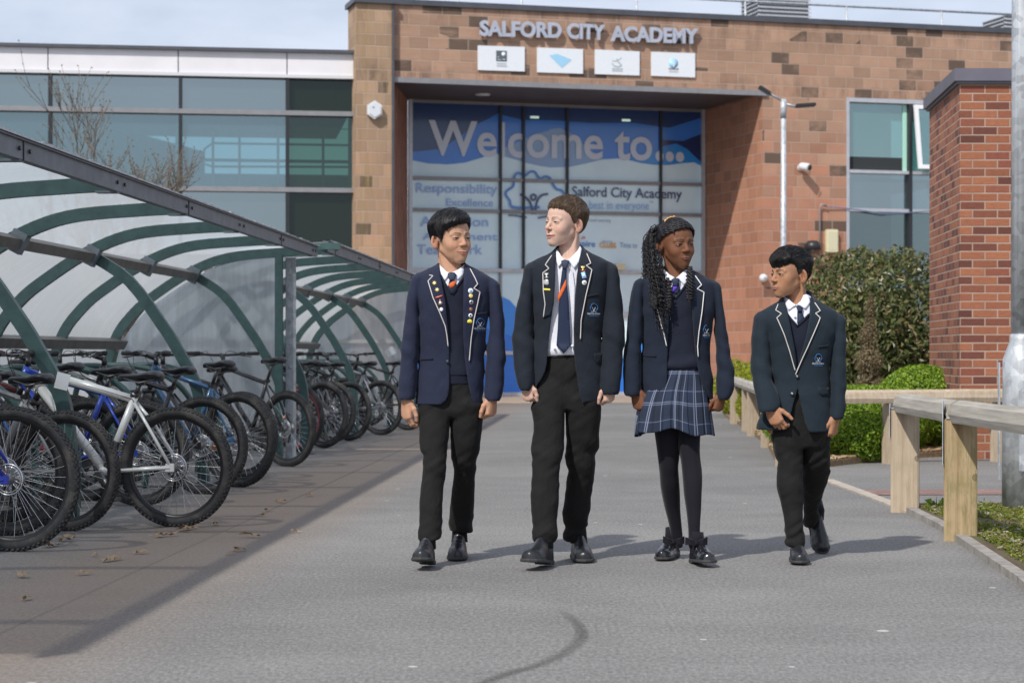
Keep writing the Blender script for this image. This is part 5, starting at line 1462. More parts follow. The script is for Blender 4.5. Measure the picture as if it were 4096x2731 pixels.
def chips(poly, n, size, m, name, label, rng, z=.035, clump=None):
    pts = scatter(poly, n, rng, clump); V = []; Fc = []
    base = np.array([(-1,-.6,-.3),(1,-.5,-.3),(.9,.6,-.3),(-.8,.7,-.3),(-.7,-.5,.4),(.8,-.3,.3),(.6,.5,.45),(-.6,.4,.3)])
    fq = np.array([(0,3,2,1),(4,5,6,7),(0,1,5,4),(1,2,6,5),(2,3,7,6),(3,0,4,7)])
    for i, (x, y) in enumerate(pts):
        s_ = size*rng.uniform(.5, 1.5); a = rng.uniform(0, 6.28); ca, sa = math.cos(a), math.sin(a)
        b_ = base*np.array([s_, s_*.6, s_*.45]) ; 
        V.append(np.column_stack([b_[:, 0]*ca - b_[:, 1]*sa + x, b_[:, 0]*sa + b_[:, 1]*ca + y, b_[:, 2] + z + rng.uniform(0, .01) + b_[:, 0]*rng.uniform(-.4, .4)])); Fc.append(fq + 8*i)
    return tag(link(name, np_mesh(name, np.concatenate(V), np.concatenate(Fc), m, smooth=False)), label, kind='stuff')
chips(nearbed, 650, .016, leaf_mat('pale_chip', [(.33, .29, .24), (.18, .13, .09), (.42, .38, .33), (.10, .06, .04)], .9, 0), 'bark_chips', 'pale bark chips and bits scattered over the near bed', rng, .04, -.1)
chips([(2.26, 16.7), (2.62, 16.8), (3.42, 18.05), (4.05, 18.6), (4.05, 19.2), (3.3, 18.9), (2.7, 18.0), (3.0, 24), (2.95, 25.0), (2.64, 20.5)], 2600, .028, leaf_mat('brown_chip', [(.33, .22, .12), (.20, .13, .07), (.45, .33, .20), (.10, .06, .035)], .9, 0), 'bark_mulch', 'brown bark mulch along the hedge edge', rng, .06)
# twigs, weeds
for k, (x, y, a, L_) in enumerate(((2.62, 9.7, .3, .3), (2.9, 9.1, -.4, .22), (3.0, 10.3, .9, .2))):
    tw = empty('twig', (x, y, .055), a, label='thin fallen twig on the near bed', cat='twig', group='twigs on the near bed')
    g = MB(); g.tube([(0, 0, 0), (L_*.4, .015, .012), (L_, -.01, .004)], [.007, .006, .003], 6); g.build('stick', mat('twig_bark', (.10, .075, .05), .9), tw)
wd_ = empty('weed', (2.52, 11.9, .03), label='tuft of green blades beside the pale fence post', cat='weed')
g = MB(); rd = random.Random(2)
for k in range(12):
    a = rd.uniform(0, 6.28); l = rd.uniform(.05, .1); g.add([(0, 0, 0), (.008, 0, 0), (math.cos(a)*l*.6+.004, math.sin(a)*l*.6, l*.8), (math.cos(a)*l, math.sin(a)*l, l*.75)], [(0,1,2),(0,2,3)])
g.build('blades', LI, wd_)
wd_ = empty('weed', (3.03, 11.2, .03), label='jagged dark green leaf in front of the lamp post base', cat='weed')
g = MB()
for k in range(9):
    a = k*.7; l = .14 + .03*(k % 3); dx, dy = math.cos(a), math.sin(a)
    for j in range(4):
        f0, f1 = j/4, (j+1)/4; w_ = .03*(1-f0*.7)
        g.add([(dx*l*f0, dy*l*f0, .05+.12*f0), (dx*l*f0 - dy*w_, dy*l*f0 + dx*w_, .05+.12*f0), (dx*l*f1, dy*l*f1, .05+.12*f1), (dx*l*f0 + dy*w_, dy*l*f0 - dx*w_, .05+.12*f0)], [(0,2,1),(0,3,2)])
g.build('leaf_rosette', LI, wd_)
# fallen leaves along the seam
lf_m = leaf_mat('fallen_leaf', [(.10, .055, .03), (.22, .13, .07), (.33, .24, .15), (.06, .035, .025)], .8, .1)
me0 = None; rd = random.Random(12)
def leaf_mesh(seed):
    r2 = random.Random(seed); g = MB(); n = 14; vs = [(0, 0, .012)]
    for k in range(n):
        a = 2*math.pi*k/n; rr_ = (1 if k % 2 else .62)*r2.uniform(.75, 1.1)*(.035 if abs(math.sin(a)) < .8 else .026)
        vs.append((math.cos(a)*rr_*1.5, math.sin(a)*rr_*.8, r2.uniform(0, .022)))
    g.add(vs, [(0, k+1, (k+1) % n + 1) for k in range(n)]); return g.mesh('leaf_blade', lf_m)
lms = [leaf_mesh(s_) for s_ in range(6)]
spots = [(265, 2150), (640, 2148), (680, 2145), (735, 2122), (760, 2118), (230, 2185), (925, 2218), (960, 2205), (470, 2240), (440, 2245), (335, 2300), (190, 2190), (1050, 2065), (1075, 2045), (860, 2100), (560, 2215), (1120, 2010), (1240, 1985), (90, 2310), (110, 2400), (270, 2165), (745, 2128), (1180, 2130), (380, 2225), (1000, 2150)]
for i, (px, py) in enumerate(spots):
    p = G(px, py); o = link('fallen_leaf', lms[i % 6], None, (p.x, p.y, .006), (R(rd.uniform(-12, 12)), R(rd.uniform(-12, 12)), rd.uniform(0, 6.28)))
    s_ = rd.uniform(.6, 1.25); o.scale = (s_, s_, s_)
    tag(o, 'curled brown fallen leaf on the earthy strip beside the shelters', 'leaf', 'fallen leaves beside the shelters')
# ================================================================ implicit surfaces for the figures
def A3(v): return np.asarray(v, dtype=np.float64)
def smin(a, b, k):
    h = np.clip(0.5 + 0.5*(b-a)/k, 0, 1); return b + (a-b)*h - k*h*(1-h)
def smax(a, b, k): return -smin(-a, -b, k)
def sst(x, a, b):
    t = np.clip((x-a)/(b-a), 0, 1); return t*t*(3-2*t)
def capsule(P, a, b, ra, rb=None):
    a = A3(a); b = A3(b); rb = ra if rb is None else rb
    ab = b-a; L2 = max(float(ab@ab), 1e-12)
    t = np.clip(((P-a) @ ab)/L2, 0, 1)
    d = P - a - t[:, None]*ab
    return np.sqrt((d*d).sum(1)) - (ra + (rb-ra)*t)
def ell(P, c, r, M=None):
    p = P - A3(c)
    if M is not None: p = p @ M          # M columns are the local axes
    r = A3(r); q0 = p/r; k0 = np.sqrt((q0*q0).sum(1)); q1 = p/(r*r); k1 = np.sqrt((q1*q1).sum(1)) + 1e-9
    return k0*(k0-1)/k1
def rotm(x=0, y=0, z=0):
    return np.array(Euler((R(x), R(y), R(z)), 'XYZ').to_matrix())
def _h(ix, iy, iz, s):
    n = (ix*374761393 + iy*668265263 + iz*1274126177 + s*1442695041) & 0x7fffffff
    n = (n ^ (n >> 13))*1274126177 & 0x7fffffff
    n = n ^ (n >> 16)
    return (n & 0xffff)/65535.0
def vnoise(P, sc, seed=0):
    p = P*A3(sc); i = np.floor(p).astype(np.int64); f = p - i; f = f*f*(3-2*f)
    out = 0
    for dx in (0, 1):
        wx = f[:, 0] if dx else 1-f[:, 0]
        for dy in (0, 1):
            wy = f[:, 1] if dy else 1-f[:, 1]
            for dz in (0, 1):
                wz = f[:, 2] if dz else 1-f[:, 2]
                out = out + wx*wy*wz*_h(i[:, 0]+dx, i[:, 1]+dy, i[:, 2]+dz, seed)
    return out*2-1

def surface_nets(D, lo, h):
    nx, ny, nz = D.shape
    S = D < 0
    cnt = np.zeros((nx-1, ny-1, nz-1), np.float32); acc = np.zeros((nx-1, ny-1, nz-1, 3), np.float32)
    quads = []
    idx = np.arange(cnt.size, dtype=np.int64).reshape(cnt.shape)
    for ax in range(3):
        sl0 = [slice(None)]*3; sl1 = [slice(None)]*3; sl0[ax] = slice(0, -1); sl1[ax] = slice(1, None)
        a = S[tuple(sl0)]; b = S[tuple(sl1)]
        I = np.argwhere(a != b)
        if not len(I): continue
        i, j, k = I.T; J = I.copy(); J[:, ax] += 1
        d0 = D[i, j, k]; d1 = D[J[:, 0], J[:, 1], J[:, 2]]
        t = d0/(d0-d1)
        pos = I.astype(np.float32); pos[:, ax] += t
        o1, o2 = [(1, 2), (2, 0), (0, 1)][ax]
        ok = np.ones(len(I), bool)
        ok &= (I[:, o1] > 0) & (I[:, o1] < D.shape[o1]-1) & (I[:, o2] > 0) & (I[:, o2] < D.shape[o2]-1)
        I = I[ok]; pos = pos[ok]; ins = d0[ok] < 0
        cells_ = []
        for (u, v) in ((-1, -1), (0, -1), (0, 0), (-1, 0)):
            C = I.copy(); C[:, o1] += u; C[:, o2] += v; cells_.append(C)
            np.add.at(cnt, (C[:, 0], C[:, 1], C[:, 2]), 1); np.add.at(acc, (C[:, 0], C[:, 1], C[:, 2]), pos)
        q_ = np.stack([idx[C[:, 0], C[:, 1], C[:, 2]] for C in cells_], 1)
        q_[~ins] = q_[~ins][:, ::-1]
        quads.append(q_)
    used = np.argwhere(cnt > 0); remap = np.full(cnt.size, -1, np.int64)
    flat = idx[used[:, 0], used[:, 1], used[:, 2]]; remap[flat] = np.arange(len(flat))
    V = acc[used[:, 0], used[:, 1], used[:, 2]]/cnt[used[:, 0], used[:, 1], used[:, 2]][:, None]*h + lo
    return V, remap[np.concatenate(quads)]

def mesh_field(f, lo, hi, h, fudge=1.5, B=8):
    lo = A3(lo); hi = A3(hi); nb = np.ceil((hi-lo)/(h*B)).astype(int) + 1
    n = nb*B
    c = np.stack(np.meshgrid(*[np.arange(k) for k in nb], indexing='ij'), -1).reshape(-1, 3)
    cen = lo + (c*B + (B-1)/2)*h
    dc = f(cen)
    act = np.abs(dc) < (0.866*B + 1.8)*h*fudge
    D = np.empty(tuple(n), np.float32)
    D[:] = np.repeat(np.repeat(np.repeat(dc.reshape(nb), B, 0), B, 1), B, 2)
    ca = c[act]
    off = np.stack(np.meshgrid(*[np.arange(B)]*3, indexing='ij'), -1).reshape(-1, 3)
    CH_ = 600
    for s in range(0, len(ca), CH_):
        q_ = (ca[s:s+CH_, None, :]*B + off[None]).reshape(-1, 3)
        D[q_[:, 0], q_[:, 1], q_[:, 2]] = f(lo + q_*h)
    D[D == 0] = 1e-6
    return surface_nets(D, lo, h)

def field_obj(name, f, lo, hi, h, m, parent, fudge=1.5, color=None, keep=None):
    V, Q = mesh_field(f, lo, hi, h, fudge)
    if keep is not None:
        k = keep(V); Q = Q[k[Q].all(1)]
        u = np.unique(Q); rm = np.full(len(V), -1); rm[u] = np.arange(len(u)); V = V[u]; Q = rm[Q]
    return link(name, np_mesh(name, V, Q, m, col=None if color is None else color(V)), parent)

class Loft:
    """a limb or garment given by level cuts: z, centre, half widths and squareness"""
    def __init__(s, rows, m=140):
        rows = sorted(rows, key=lambda r: r[0])
        A_ = np.array([list(r) + [2.3]*(6-len(r)) for r in rows], float)     # z cx cy wx wy n
        z = A_[:, 0]; s.zl, s.zh = z[0], z[-1]
        Z = np.linspace(z[0], z[-1], m)
        s.Z = Z; s.T = np.empty((m, 5))
        for c in range(5):
            y = A_[:, c+1]; t = np.gradient(y, z) if len(z) > 2 else np.full(len(z), (y[-1]-y[0])/(z[-1]-z[0]))
            for i in range(1, len(z)-1):          # no overshoot
                a, b = (y[i]-y[i-1])/(z[i]-z[i-1]), (y[i+1]-y[i])/(z[i+1]-z[i])
                t[i] = 0 if a*b <= 0 else math.copysign(min(abs(t[i]), 3*abs(a), 3*abs(b)), a)
            k = np.clip(np.searchsorted(z, Z) - 1, 0, len(z)-2)
            hh = z[k+1]-z[k]; u = (Z-z[k])/hh
            s.T[:, c] = (2*u**3-3*u**2+1)*y[k] + (u**3-2*u**2+u)*hh*t[k] + (-2*u**3+3*u**2)*y[k+1] + (u**3-u**2)*hh*t[k+1]
    def par(s, z): return [np.interp(z, s.Z, s.T[:, c]) for c in range(5)]
    def rad(s, P, grow=0.0):
        cx, cy, wx, wy, n = s.par(P[:, 2])
        dx = P[:, 0]-cx; dy = P[:, 1]-cy
        wx = np.maximum(wx+grow, 1e-3); wy = np.maximum(wy+grow, 1e-3)
        q = (np.abs(dx/wx)**n + np.abs(dy/wy)**n)**(1/n)
        r = np.sqrt(dx*dx+dy*dy) + 1e-6
        return np.where(q > 1e-3, r*(1-1/np.maximum(q, 1e-3)), -np.minimum(wx, wy))
    def sdf(s, P, k=0.008, top=True, bottom=True, grow=0.0):
        d = s.rad(P, grow)
        if top: d = smax(d, P[:, 2]-s.zh-grow, k)
        if bottom: d = smax(d, s.zl-grow-P[:, 2], k)
        return d

def poly2d(X, Z, poly):
    """signed distance to a closed polygon, negative inside"""
    p = np.stack([X, Z], 1); n = len(poly); d = np.full(len(p), 1e9); s = np.ones(len(p))
    j = n-1
    for i in range(n):
        a = A3(poly[i]); b = A3(poly[j]); e = b-a; w = p-a
        t = np.clip((w@e)/max(float(e@e), 1e-12), 0, 1); q_ = w - t[:, None]*e
        d = np.minimum(d, (q_*q_).sum(1))
        c1 = p[:, 1] >= a[1]; c2 = p[:, 1] < b[1]; c3 = e[0]*w[:, 1] > e[1]*w[:, 0]
        fl = (c1 & c2 & c3) | (~c1 & ~c2 & ~c3); s = np.where(fl, -s, s)
        j = i
    return s*np.sqrt(d)

def front_y(f, X, Z, y0=-0.5, steps=70, relax=0.75, back=0.4):
    """march towards +y until the surface is met"""
    Y = np.full(len(X), y0)
    for _ in range(steps):
        d = f(np.stack([X, Y, Z], 1)); Y = np.minimum(Y + np.maximum(d, 0.0)*relax, back)
    return np.where(d > .006, .03, Y)

def decal(name, f, poly, off, thick, m, parent, step=0.010, holes=None, color=None):
    """a patch of cloth, print or metal lying on the front of field f; poly in (x,z) metres"""
    pts = []; n = len(poly)
    for i in range(n):
        a = poly[i]; b = poly[(i+1) % n]; L = math.hypot(b[0]-a[0], b[1]-a[1]); k = max(1, int(round(L/step)))
        for j in range(k): pts.append((a[0]+(b[0]-a[0])*j/k, a[1]+(b[1]-a[1])*j/k))
    nb = len(pts); xs = [p[0] for p in pts]; zs = [p[1] for p in pts]
    gx = np.arange(min(xs)+step*.5, max(xs), step); gz = np.arange(min(zs)+step*.5, max(zs), step)
    if len(gx) and len(gz):
        XX, ZZ = np.meshgrid(gx, gz); XX = XX.ravel(); ZZ = ZZ.ravel()
        d = poly2d(XX, ZZ, poly); ok = d < -step*.45
        inner = list(zip(XX[ok], ZZ[ok]))
    else: inner = []
    allp = [Vector(p) for p in pts] + [Vector(p) for p in inner]
    res = delaunay_2d_cdt(allp, [(i, (i+1) % nb) for i in range(nb)], [list(range(nb))], 1, 1e-6)
    P2_ = res[0]; Fc = [tuple(t) for t in res[2]]
    X = np.array([p[0] for p in P2_]); Z = np.array([p[1] for p in P2_])
    Y = front_y(f, X, Z)
    E = {}
    for t in Fc:
        for a, b in zip(t, t[1:] + t[:1]): E[(a, b)] = E.get((a, b), 0) + 1
    vs = [(X[i], Y[i]-off-thick, Z[i]) for i in range(len(X))]; N = len(vs)
    fs = []
    # orient towards -y
    for t in Fc:
        a, b, c = P2_[t[0]], P2_[t[1]], P2_[t[2]]
        cr_ = (b[0]-a[0])*(c[1]-a[1]) - (b[1]-a[1])*(c[0]-a[0])
        fs.append(t if cr_ > 0 else t[::-1])
    vs += [(X[i], Y[i]-off+min(.006, off+.004), Z[i]) for i in range(N)]
    edges = set()
    for t in fs:
        for a, b in zip(t, t[1:] + t[:1]): edges.add((a, b))
    fs = list(fs)
    for (a, b) in list(edges):
        if (b, a) not in edges: fs.append((b, a, a+N, b+N))
    g = MB(); g.add(vs, fs, 0, False)
    for i in range(len(g.f)):
        if len(g.f[i]) == 3: g.sm[i] = True
    return g.build(name, m, parent)

def surf_tube(name, f, pts, r, m, parent, off=0.003, k=4, seg=6, mb=None):
    P = smooth_pts(pts, k) if k > 1 else pts
    Q_ = []
    for a, b in zip(P[:-1], P[1:]):
        L = math.hypot(b[0]-a[0], b[1]-a[1]); n = max(1, int(L/.008))
        Q_ += [(a[0]+(b[0]-a[0])*i/n, a[1]+(b[1]-a[1])*i/n) for i in range(n)]
    Q_.append(P[-1]); X = np.array([p[0] for p in Q_]); Z = np.array([p[1] for p in Q_]); Y = front_y(f, X, Z)
    g = mb or MB(); g.tube([(x, y-off, z) for x, y, z in zip(X, Y, Z)], r, seg)
    return None if mb else g.build(name, m, parent)

# ---------------------------------------------------------------- head
class Head:
    """local frame: chin at z=0, face towards -y, crown near z=.225; then scaled, turned and moved"""
    def __init__(s, pos, yaw=0, pitch=0, roll=0, scale=1.0, **k):
        s.p = dict(jaw=1.0, chin=1.0, nose=1.0, noseL=1.0, lip=1.0, smile=0.0, mouth_open=0.0, eye=.0042, width=1.0, cheek=1.0, brow_z=.1305, eye_z=.112, lipw=1.0, squint=0.0)
        s.p.update(k); s.sc = scale; s.pos = A3(pos)
        s.M = rotm(0, 0, yaw) @ rotm(pitch, 0, 0) @ rotm(0, roll, 0)
    def loc(s, P): return ((P - s.pos) @ s.M)/s.sc
    def wor(s, L): return (A3(L)*s.sc) @ s.M.T + s.pos
    def skull(s, L):
        p = s.p; w = p['width']; j = p['jaw']
        X = L.copy(); X[:, 0] = np.abs(X[:, 0])
        d = ell(X, (0, .014, .140), (.0745*w, .0935, .085))
        d = smin(d, ell(X, (0, -.028, .145), (.060*w, .052, .058)), .02)
        d = smin(d, ell(X, (0, -.035, .090), (.054*w, .049, .058)), .022)
        d = smin(d, ell(X, (0, -.030, .052), (.043*j*w, .052, .041)), .020)
        d = smin(d, capsule(X, (.0455*j*w, .004, .066), (.014*j, -.057, .018), .0150, .0125), .024)
        d = smin(d, ell(X, (0, -.066*1.0, .0185), (.021*j, .0185*p['chin'], .0175)), .016)
        d = smin(d, ell(X, (.0365*w, -.046, .090), (.020*p['cheek'], .018, .021)), .030)
        d = smin(d, ell(X, (.024*w, -.040, .058), (.019, .026, .026)), .028)
        return d
    def sdf(s, P):
        L = s.loc(P); p = s.p; w = p['width']
        X = L.copy(); X[:, 0] = np.abs(X[:, 0])
        d = s.skull(L)
        ez = p['eye_z']; ex = .0315*w
        d = smin(d, capsule(X, (.015, -.0795, p['brow_z']-.003), (.046*w, -.066, p['brow_z']-.004), .0075, .006), .012)
        d = smax(d, -ell(X, (ex-.001, -.0985, ez+.001), (.019, .0165, .0115)), .012)
        nl = p['noseL']; nw = p['nose']
        d = smin(d, capsule(X, (0, -.0785, ez+.012), (0, -.0795-.018*nl, .0865), .0060, .0095*nw), .010)
        d = smin(d, ell(X, (0, -.0805-.018*nl, .0830), (.0105*nw, .0100, .0095)), .006)
        d = smin(d, ell(X, (.0120*nw, -.0895, .0805), (.0072*nw, .0095, .0072)), .005)
        d = smax(d, -ell(X, (.0065*nw, -.0955, .0738), (.0036, .0055, .0035)), .003)
        # lids over the eyeball and the slit between them
        d = smin(d, ell(X, (ex, -.0705, ez), (.0165, .0130, .0118)), .004)
        op = p['eye']
        cz = ez - .0008 + .06*(X[:, 0]-ex)
        slit = np.sqrt(((X[:, 0]-ex)/.0128)**2 + ((X[:, 2]-cz)/op)**2) - 1
        slit = np.maximum(slit*op, X[:, 1]+.068)
        d = smax(d, -slit, .0012)
        # cheeks lifted by a smile
        sm = p['smile']
        if sm: d = smin(d, ell(X, (.033*w, -.058, .077), (.017, .014+.002*sm, .012)), .024)
        mz = .0475; mw = (.0235 + .006*sm)*p['lipw']; lp = p['lip']; cz = mz + .006*sm
        y0 = -.0848
        mo = p['mouth_open']
        up = [(0, y0-.0070, mz+.0040+mo*.3), (.008, y0-.0068, mz+.0048+mo*.3), (mw, y0+.010, cz)]
        lo_ = [(0, y0-.0065, mz-.0048-mo), (.008, y0-.0055, mz-.0042-mo), (mw, y0+.010, cz)]
        d = smin(d, ell(X, (0, -.0635, .048), (.027, .0215, .023)), .022)
        for a, b in zip(up[:-1], up[1:]): d = smin(d, capsule(X, a, b, .0040*lp if a[0] == 0 else .0038*lp, .0038*lp if a[0] == 0 else .0020), .0035)
        for a, b in zip(lo_[:-1], lo_[1:]): d = smin(d, capsule(X, a, b, .0052*lp if a[0] == 0 else .0048*lp, .0048*lp if a[0] == 0 else .0020), .0035)
        gr = np.minimum(capsule(X, (0, y0-.012, mz-mo*.35), (.010, y0-.011, mz-mo*.3), .0009+mo*.8, .0009+mo*.6), capsule(X, (.010, y0-.011, mz-mo*.3), (mw+.001, y0+.004, cz), .0009+mo*.5, .0007))
        d = smax(d, -gr, .0015)
        # crease from nostril to mouth corner
        d = smax(d, -capsule(X, (.0190, -.0865, .077), (mw+.007, -.079, .060), .0004, .0003), .0022+.0022*sm)
        # ears
        Me = rotm(8, 0, -30)
        e = X - A3((.0790*w, .020, .104)); 
        e1 = ell(e @ Me, (0, 0, 0), (.0075, .0185, .0305)); e1 = smin(e1, ell(e @ Me, (-.003, -.006, -.025), (.006, .010, .011)), .008)
        e1 = smax(e1, -ell(e @ Me, (.0098, -.003, .004), (.0102, .0118, .0205)), .002); e1 = smin(e1, capsule(e @ Me, (.004, .006, .014), (.004, .004, -.004), .0022), .003)
        e1 = smin(e1, capsule(e @ Me, (.001, -.010, -.012), (.001, -.012, .002), .004), .004)
        d = smin(d, e1, .006)
        return d*s.sc
    def color(s, P, skin, lip, brow, blush, brow_amt=1.0):
        L = s.loc(P); X = L.copy(); X[:, 0] = np.abs(X[:, 0]); p = s.p; w = p['width']
        C = np.tile(A3(skin), (len(P), 1)); front = (L[:, 1] < -.05) & (L[:, 2] > -.02) & (L[:, 2] < .2)
        def mixc(m_, c): 
            C[:] = C*(1-m_[:, None]) + A3(c)*m_[:, None]
        bl = np.exp(-(((X[:, 0]-.040)/.020)**2 + ((X[:, 2]-.083)/.020)**2))*.5*front + np.exp(-(X[:, 0]/.012)**2 - ((X[:, 2]-.082)/.012)**2)*.45*front
        ear = np.exp(-((X[:, 0]-.083)/.012)**2)*(np.abs(L[:, 1]-.015) < .035)*(np.abs(L[:, 2]-.104) < .04)*.45
        mixc(np.clip(bl*.75+ear, 0, 1), blush)
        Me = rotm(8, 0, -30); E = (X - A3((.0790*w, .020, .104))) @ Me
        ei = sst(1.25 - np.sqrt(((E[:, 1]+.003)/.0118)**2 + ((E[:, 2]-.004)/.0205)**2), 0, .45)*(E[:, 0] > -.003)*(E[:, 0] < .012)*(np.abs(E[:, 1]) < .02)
        mixc(ei*.55, tuple(x*.45 for x in blush))  # inner ear's own red, with the hollow's shade painted into the colour
        sm = p['smile']; mw = (.0235 + .006*sm)*p['lipw']; mz = .0475; mo = p['mouth_open']
        cz = mz + .006*sm*(X[:, 0]/mw)**2
        t = np.clip(X[:, 0]/mw, 0, 1.2); hu = .0072*p['lip']*np.sqrt(np.clip(1-t**2, 0, 1)) + mo*.3; hl = .0092*p['lip']*np.sqrt(np.clip(1-t**2, 0, 1)) + mo
        dz = L[:, 2]-cz; m_ = np.where(dz > 0, sst(hu-dz, -.0005, .0012), sst(hl+dz, -.0005, .0015))*front*(t < 1.0)
        mixc(m_*.9, lip)
        inm = (np.abs(dz + mo*.35) < (.0009 + mo*.8))*(t < .98)*front*(L[:, 1] > -.0935)
        mixc(inm*.75*1.0, (.10, .025, .02))
        bz = p['brow_z'] + .002 - ((X[:, 0]-.033)/.024)**2*.0045 + .0035*(X[:, 0] > .03)*0
        tb = (X[:, 0]-.013)/(.034*w); th = p.get('brow_t', .0036)*np.clip(1.25-tb, .25, 1)
        bm = sst(th - np.abs(L[:, 2]-bz), -.0012, .0009)*(X[:, 0] > .012)*(X[:, 0] < .050)*front
        bm = bm*(0.75 + .25*vnoise(P*1.0, (500, 500, 250), 3))
        mixc(np.clip(bm, 0, 1)*brow_amt, brow)
        # lashes along the slit
        ez = p['eye_z']; ex = .0315*w; op = p['eye']; zc = ez-.0008+.06*(X[:, 0]-ex)
        r_ = np.sqrt(((X[:, 0]-ex)/.0142)**2 + ((L[:, 2]-zc)/(op+.0016))**2)
        lm = (r_ < 1.15)*(L[:, 2] > zc-.0005)*front + .35*(r_ < 1.1)*(L[:, 2] <= zc-.0005)*front
        mixc(np.clip(lm, 0, 1)*.85, tuple(x*.35 for x in brow))
        return C
    def eyes(s, parent, iris, look=(0, 0)):
        w = s.p['width']; g = MB()
        for sg in (-1, 1):
            c = A3((sg*.0315*w, -.0706, s.p['eye_z'])); r_ = .0122
            th = np.linspace(0, math.pi, 15); ph = np.linspace(0, 2*math.pi, 21)[:-1]
            vs = []
            ax = A3((math.sin(R(look[0])), -math.cos(R(look[0])), math.sin(R(look[1])))); ax /= np.linalg.norm(ax)
            u = np.cross(ax, A3((0, 0, 1))); u /= np.linalg.norm(u); v = np.cross(u, ax)
            for t in th:
                for q_ in ph: vs.append(s.wor(c + r_*(ax*math.cos(t) + (u*math.cos(q_)+v*math.sin(q_))*math.sin(t))*A3((1, 1, 1))))
            fs = []; mi = []
            for i in range(14):
                for k in range(20):
                    f = (i*20+k, (i+1)*20+k, (i+1)*20+(k+1) % 20, i*20+(k+1) % 20); g.add([vs[a] for a in f], [(0, 1, 2, 3)], 2 if i < 1 else 1 if i < 3 else 0, True)
        me = g.mesh('eyes', [mat('eye_white', (.36, .33, .32), .3), mat('iris_%s' % iris[0], iris[1], .15), mat('pupil', (.004, .004, .004), .1)])
        return link('eyes', me, parent)

def skin_mat(name):
    m, t, b, o = new_mat(name); q = NT(t)
    a = q.n('ShaderNodeAttribute'); a.attribute_name = 'Col'
    f = q.ramp(q.math('ADD', q.math('MULTIPLY', q.noise(38, 5, 0.7), .6), q.math('MULTIPLY', q.noise(170, 4, 0.7), .4)), [(0.36, (.86, .84, .84)), (0.64, (1.10, 1.08, 1.07))])
    q.l(q.mix(1.0, a.outputs['Color'], f, 'MULTIPLY'), b.inputs['Base Color'])
    b.inputs['Roughness'].default_value = 0.6
    b.inputs['Specular IOR Level'].default_value = 0.28
    b.inputs['Subsurface Weight'].default_value = 0.15; b.inputs['Subsurface Radius'].default_value = (.012, .004, .002); b.inputs['Subsurface Scale'].default_value = 0.6
    q.l(q.bump(q.noise(420, 3, 0.6), 0.2, 0.0010), b.inputs['Normal'])
    return m
M['skin'] = skin_mat('skin')

def hair_mat(name, c1, c2):
    m, t, b, o = new_mat(name); q = NT(t)
    gi = q.n('ShaderNodeNewGeometry')
    f = q.math('ADD', q.math('MULTIPLY', q.noise(90, 4, 0.7), .6), q.math('MULTIPLY', gi.outputs['Random Per Island'], .4))
    q.l(q.ramp(f, [(0.3, c1), (0.7, c2)]), b.inputs['Base Color']); b.inputs['Roughness'].default_value = 0.36
    b.inputs['Specular IOR Level'].default_value = 0.45
    q.l(q.bump(q.noise(260, 4, 0.7), 0.5, 0.002), b.inputs['Normal'])
    return m

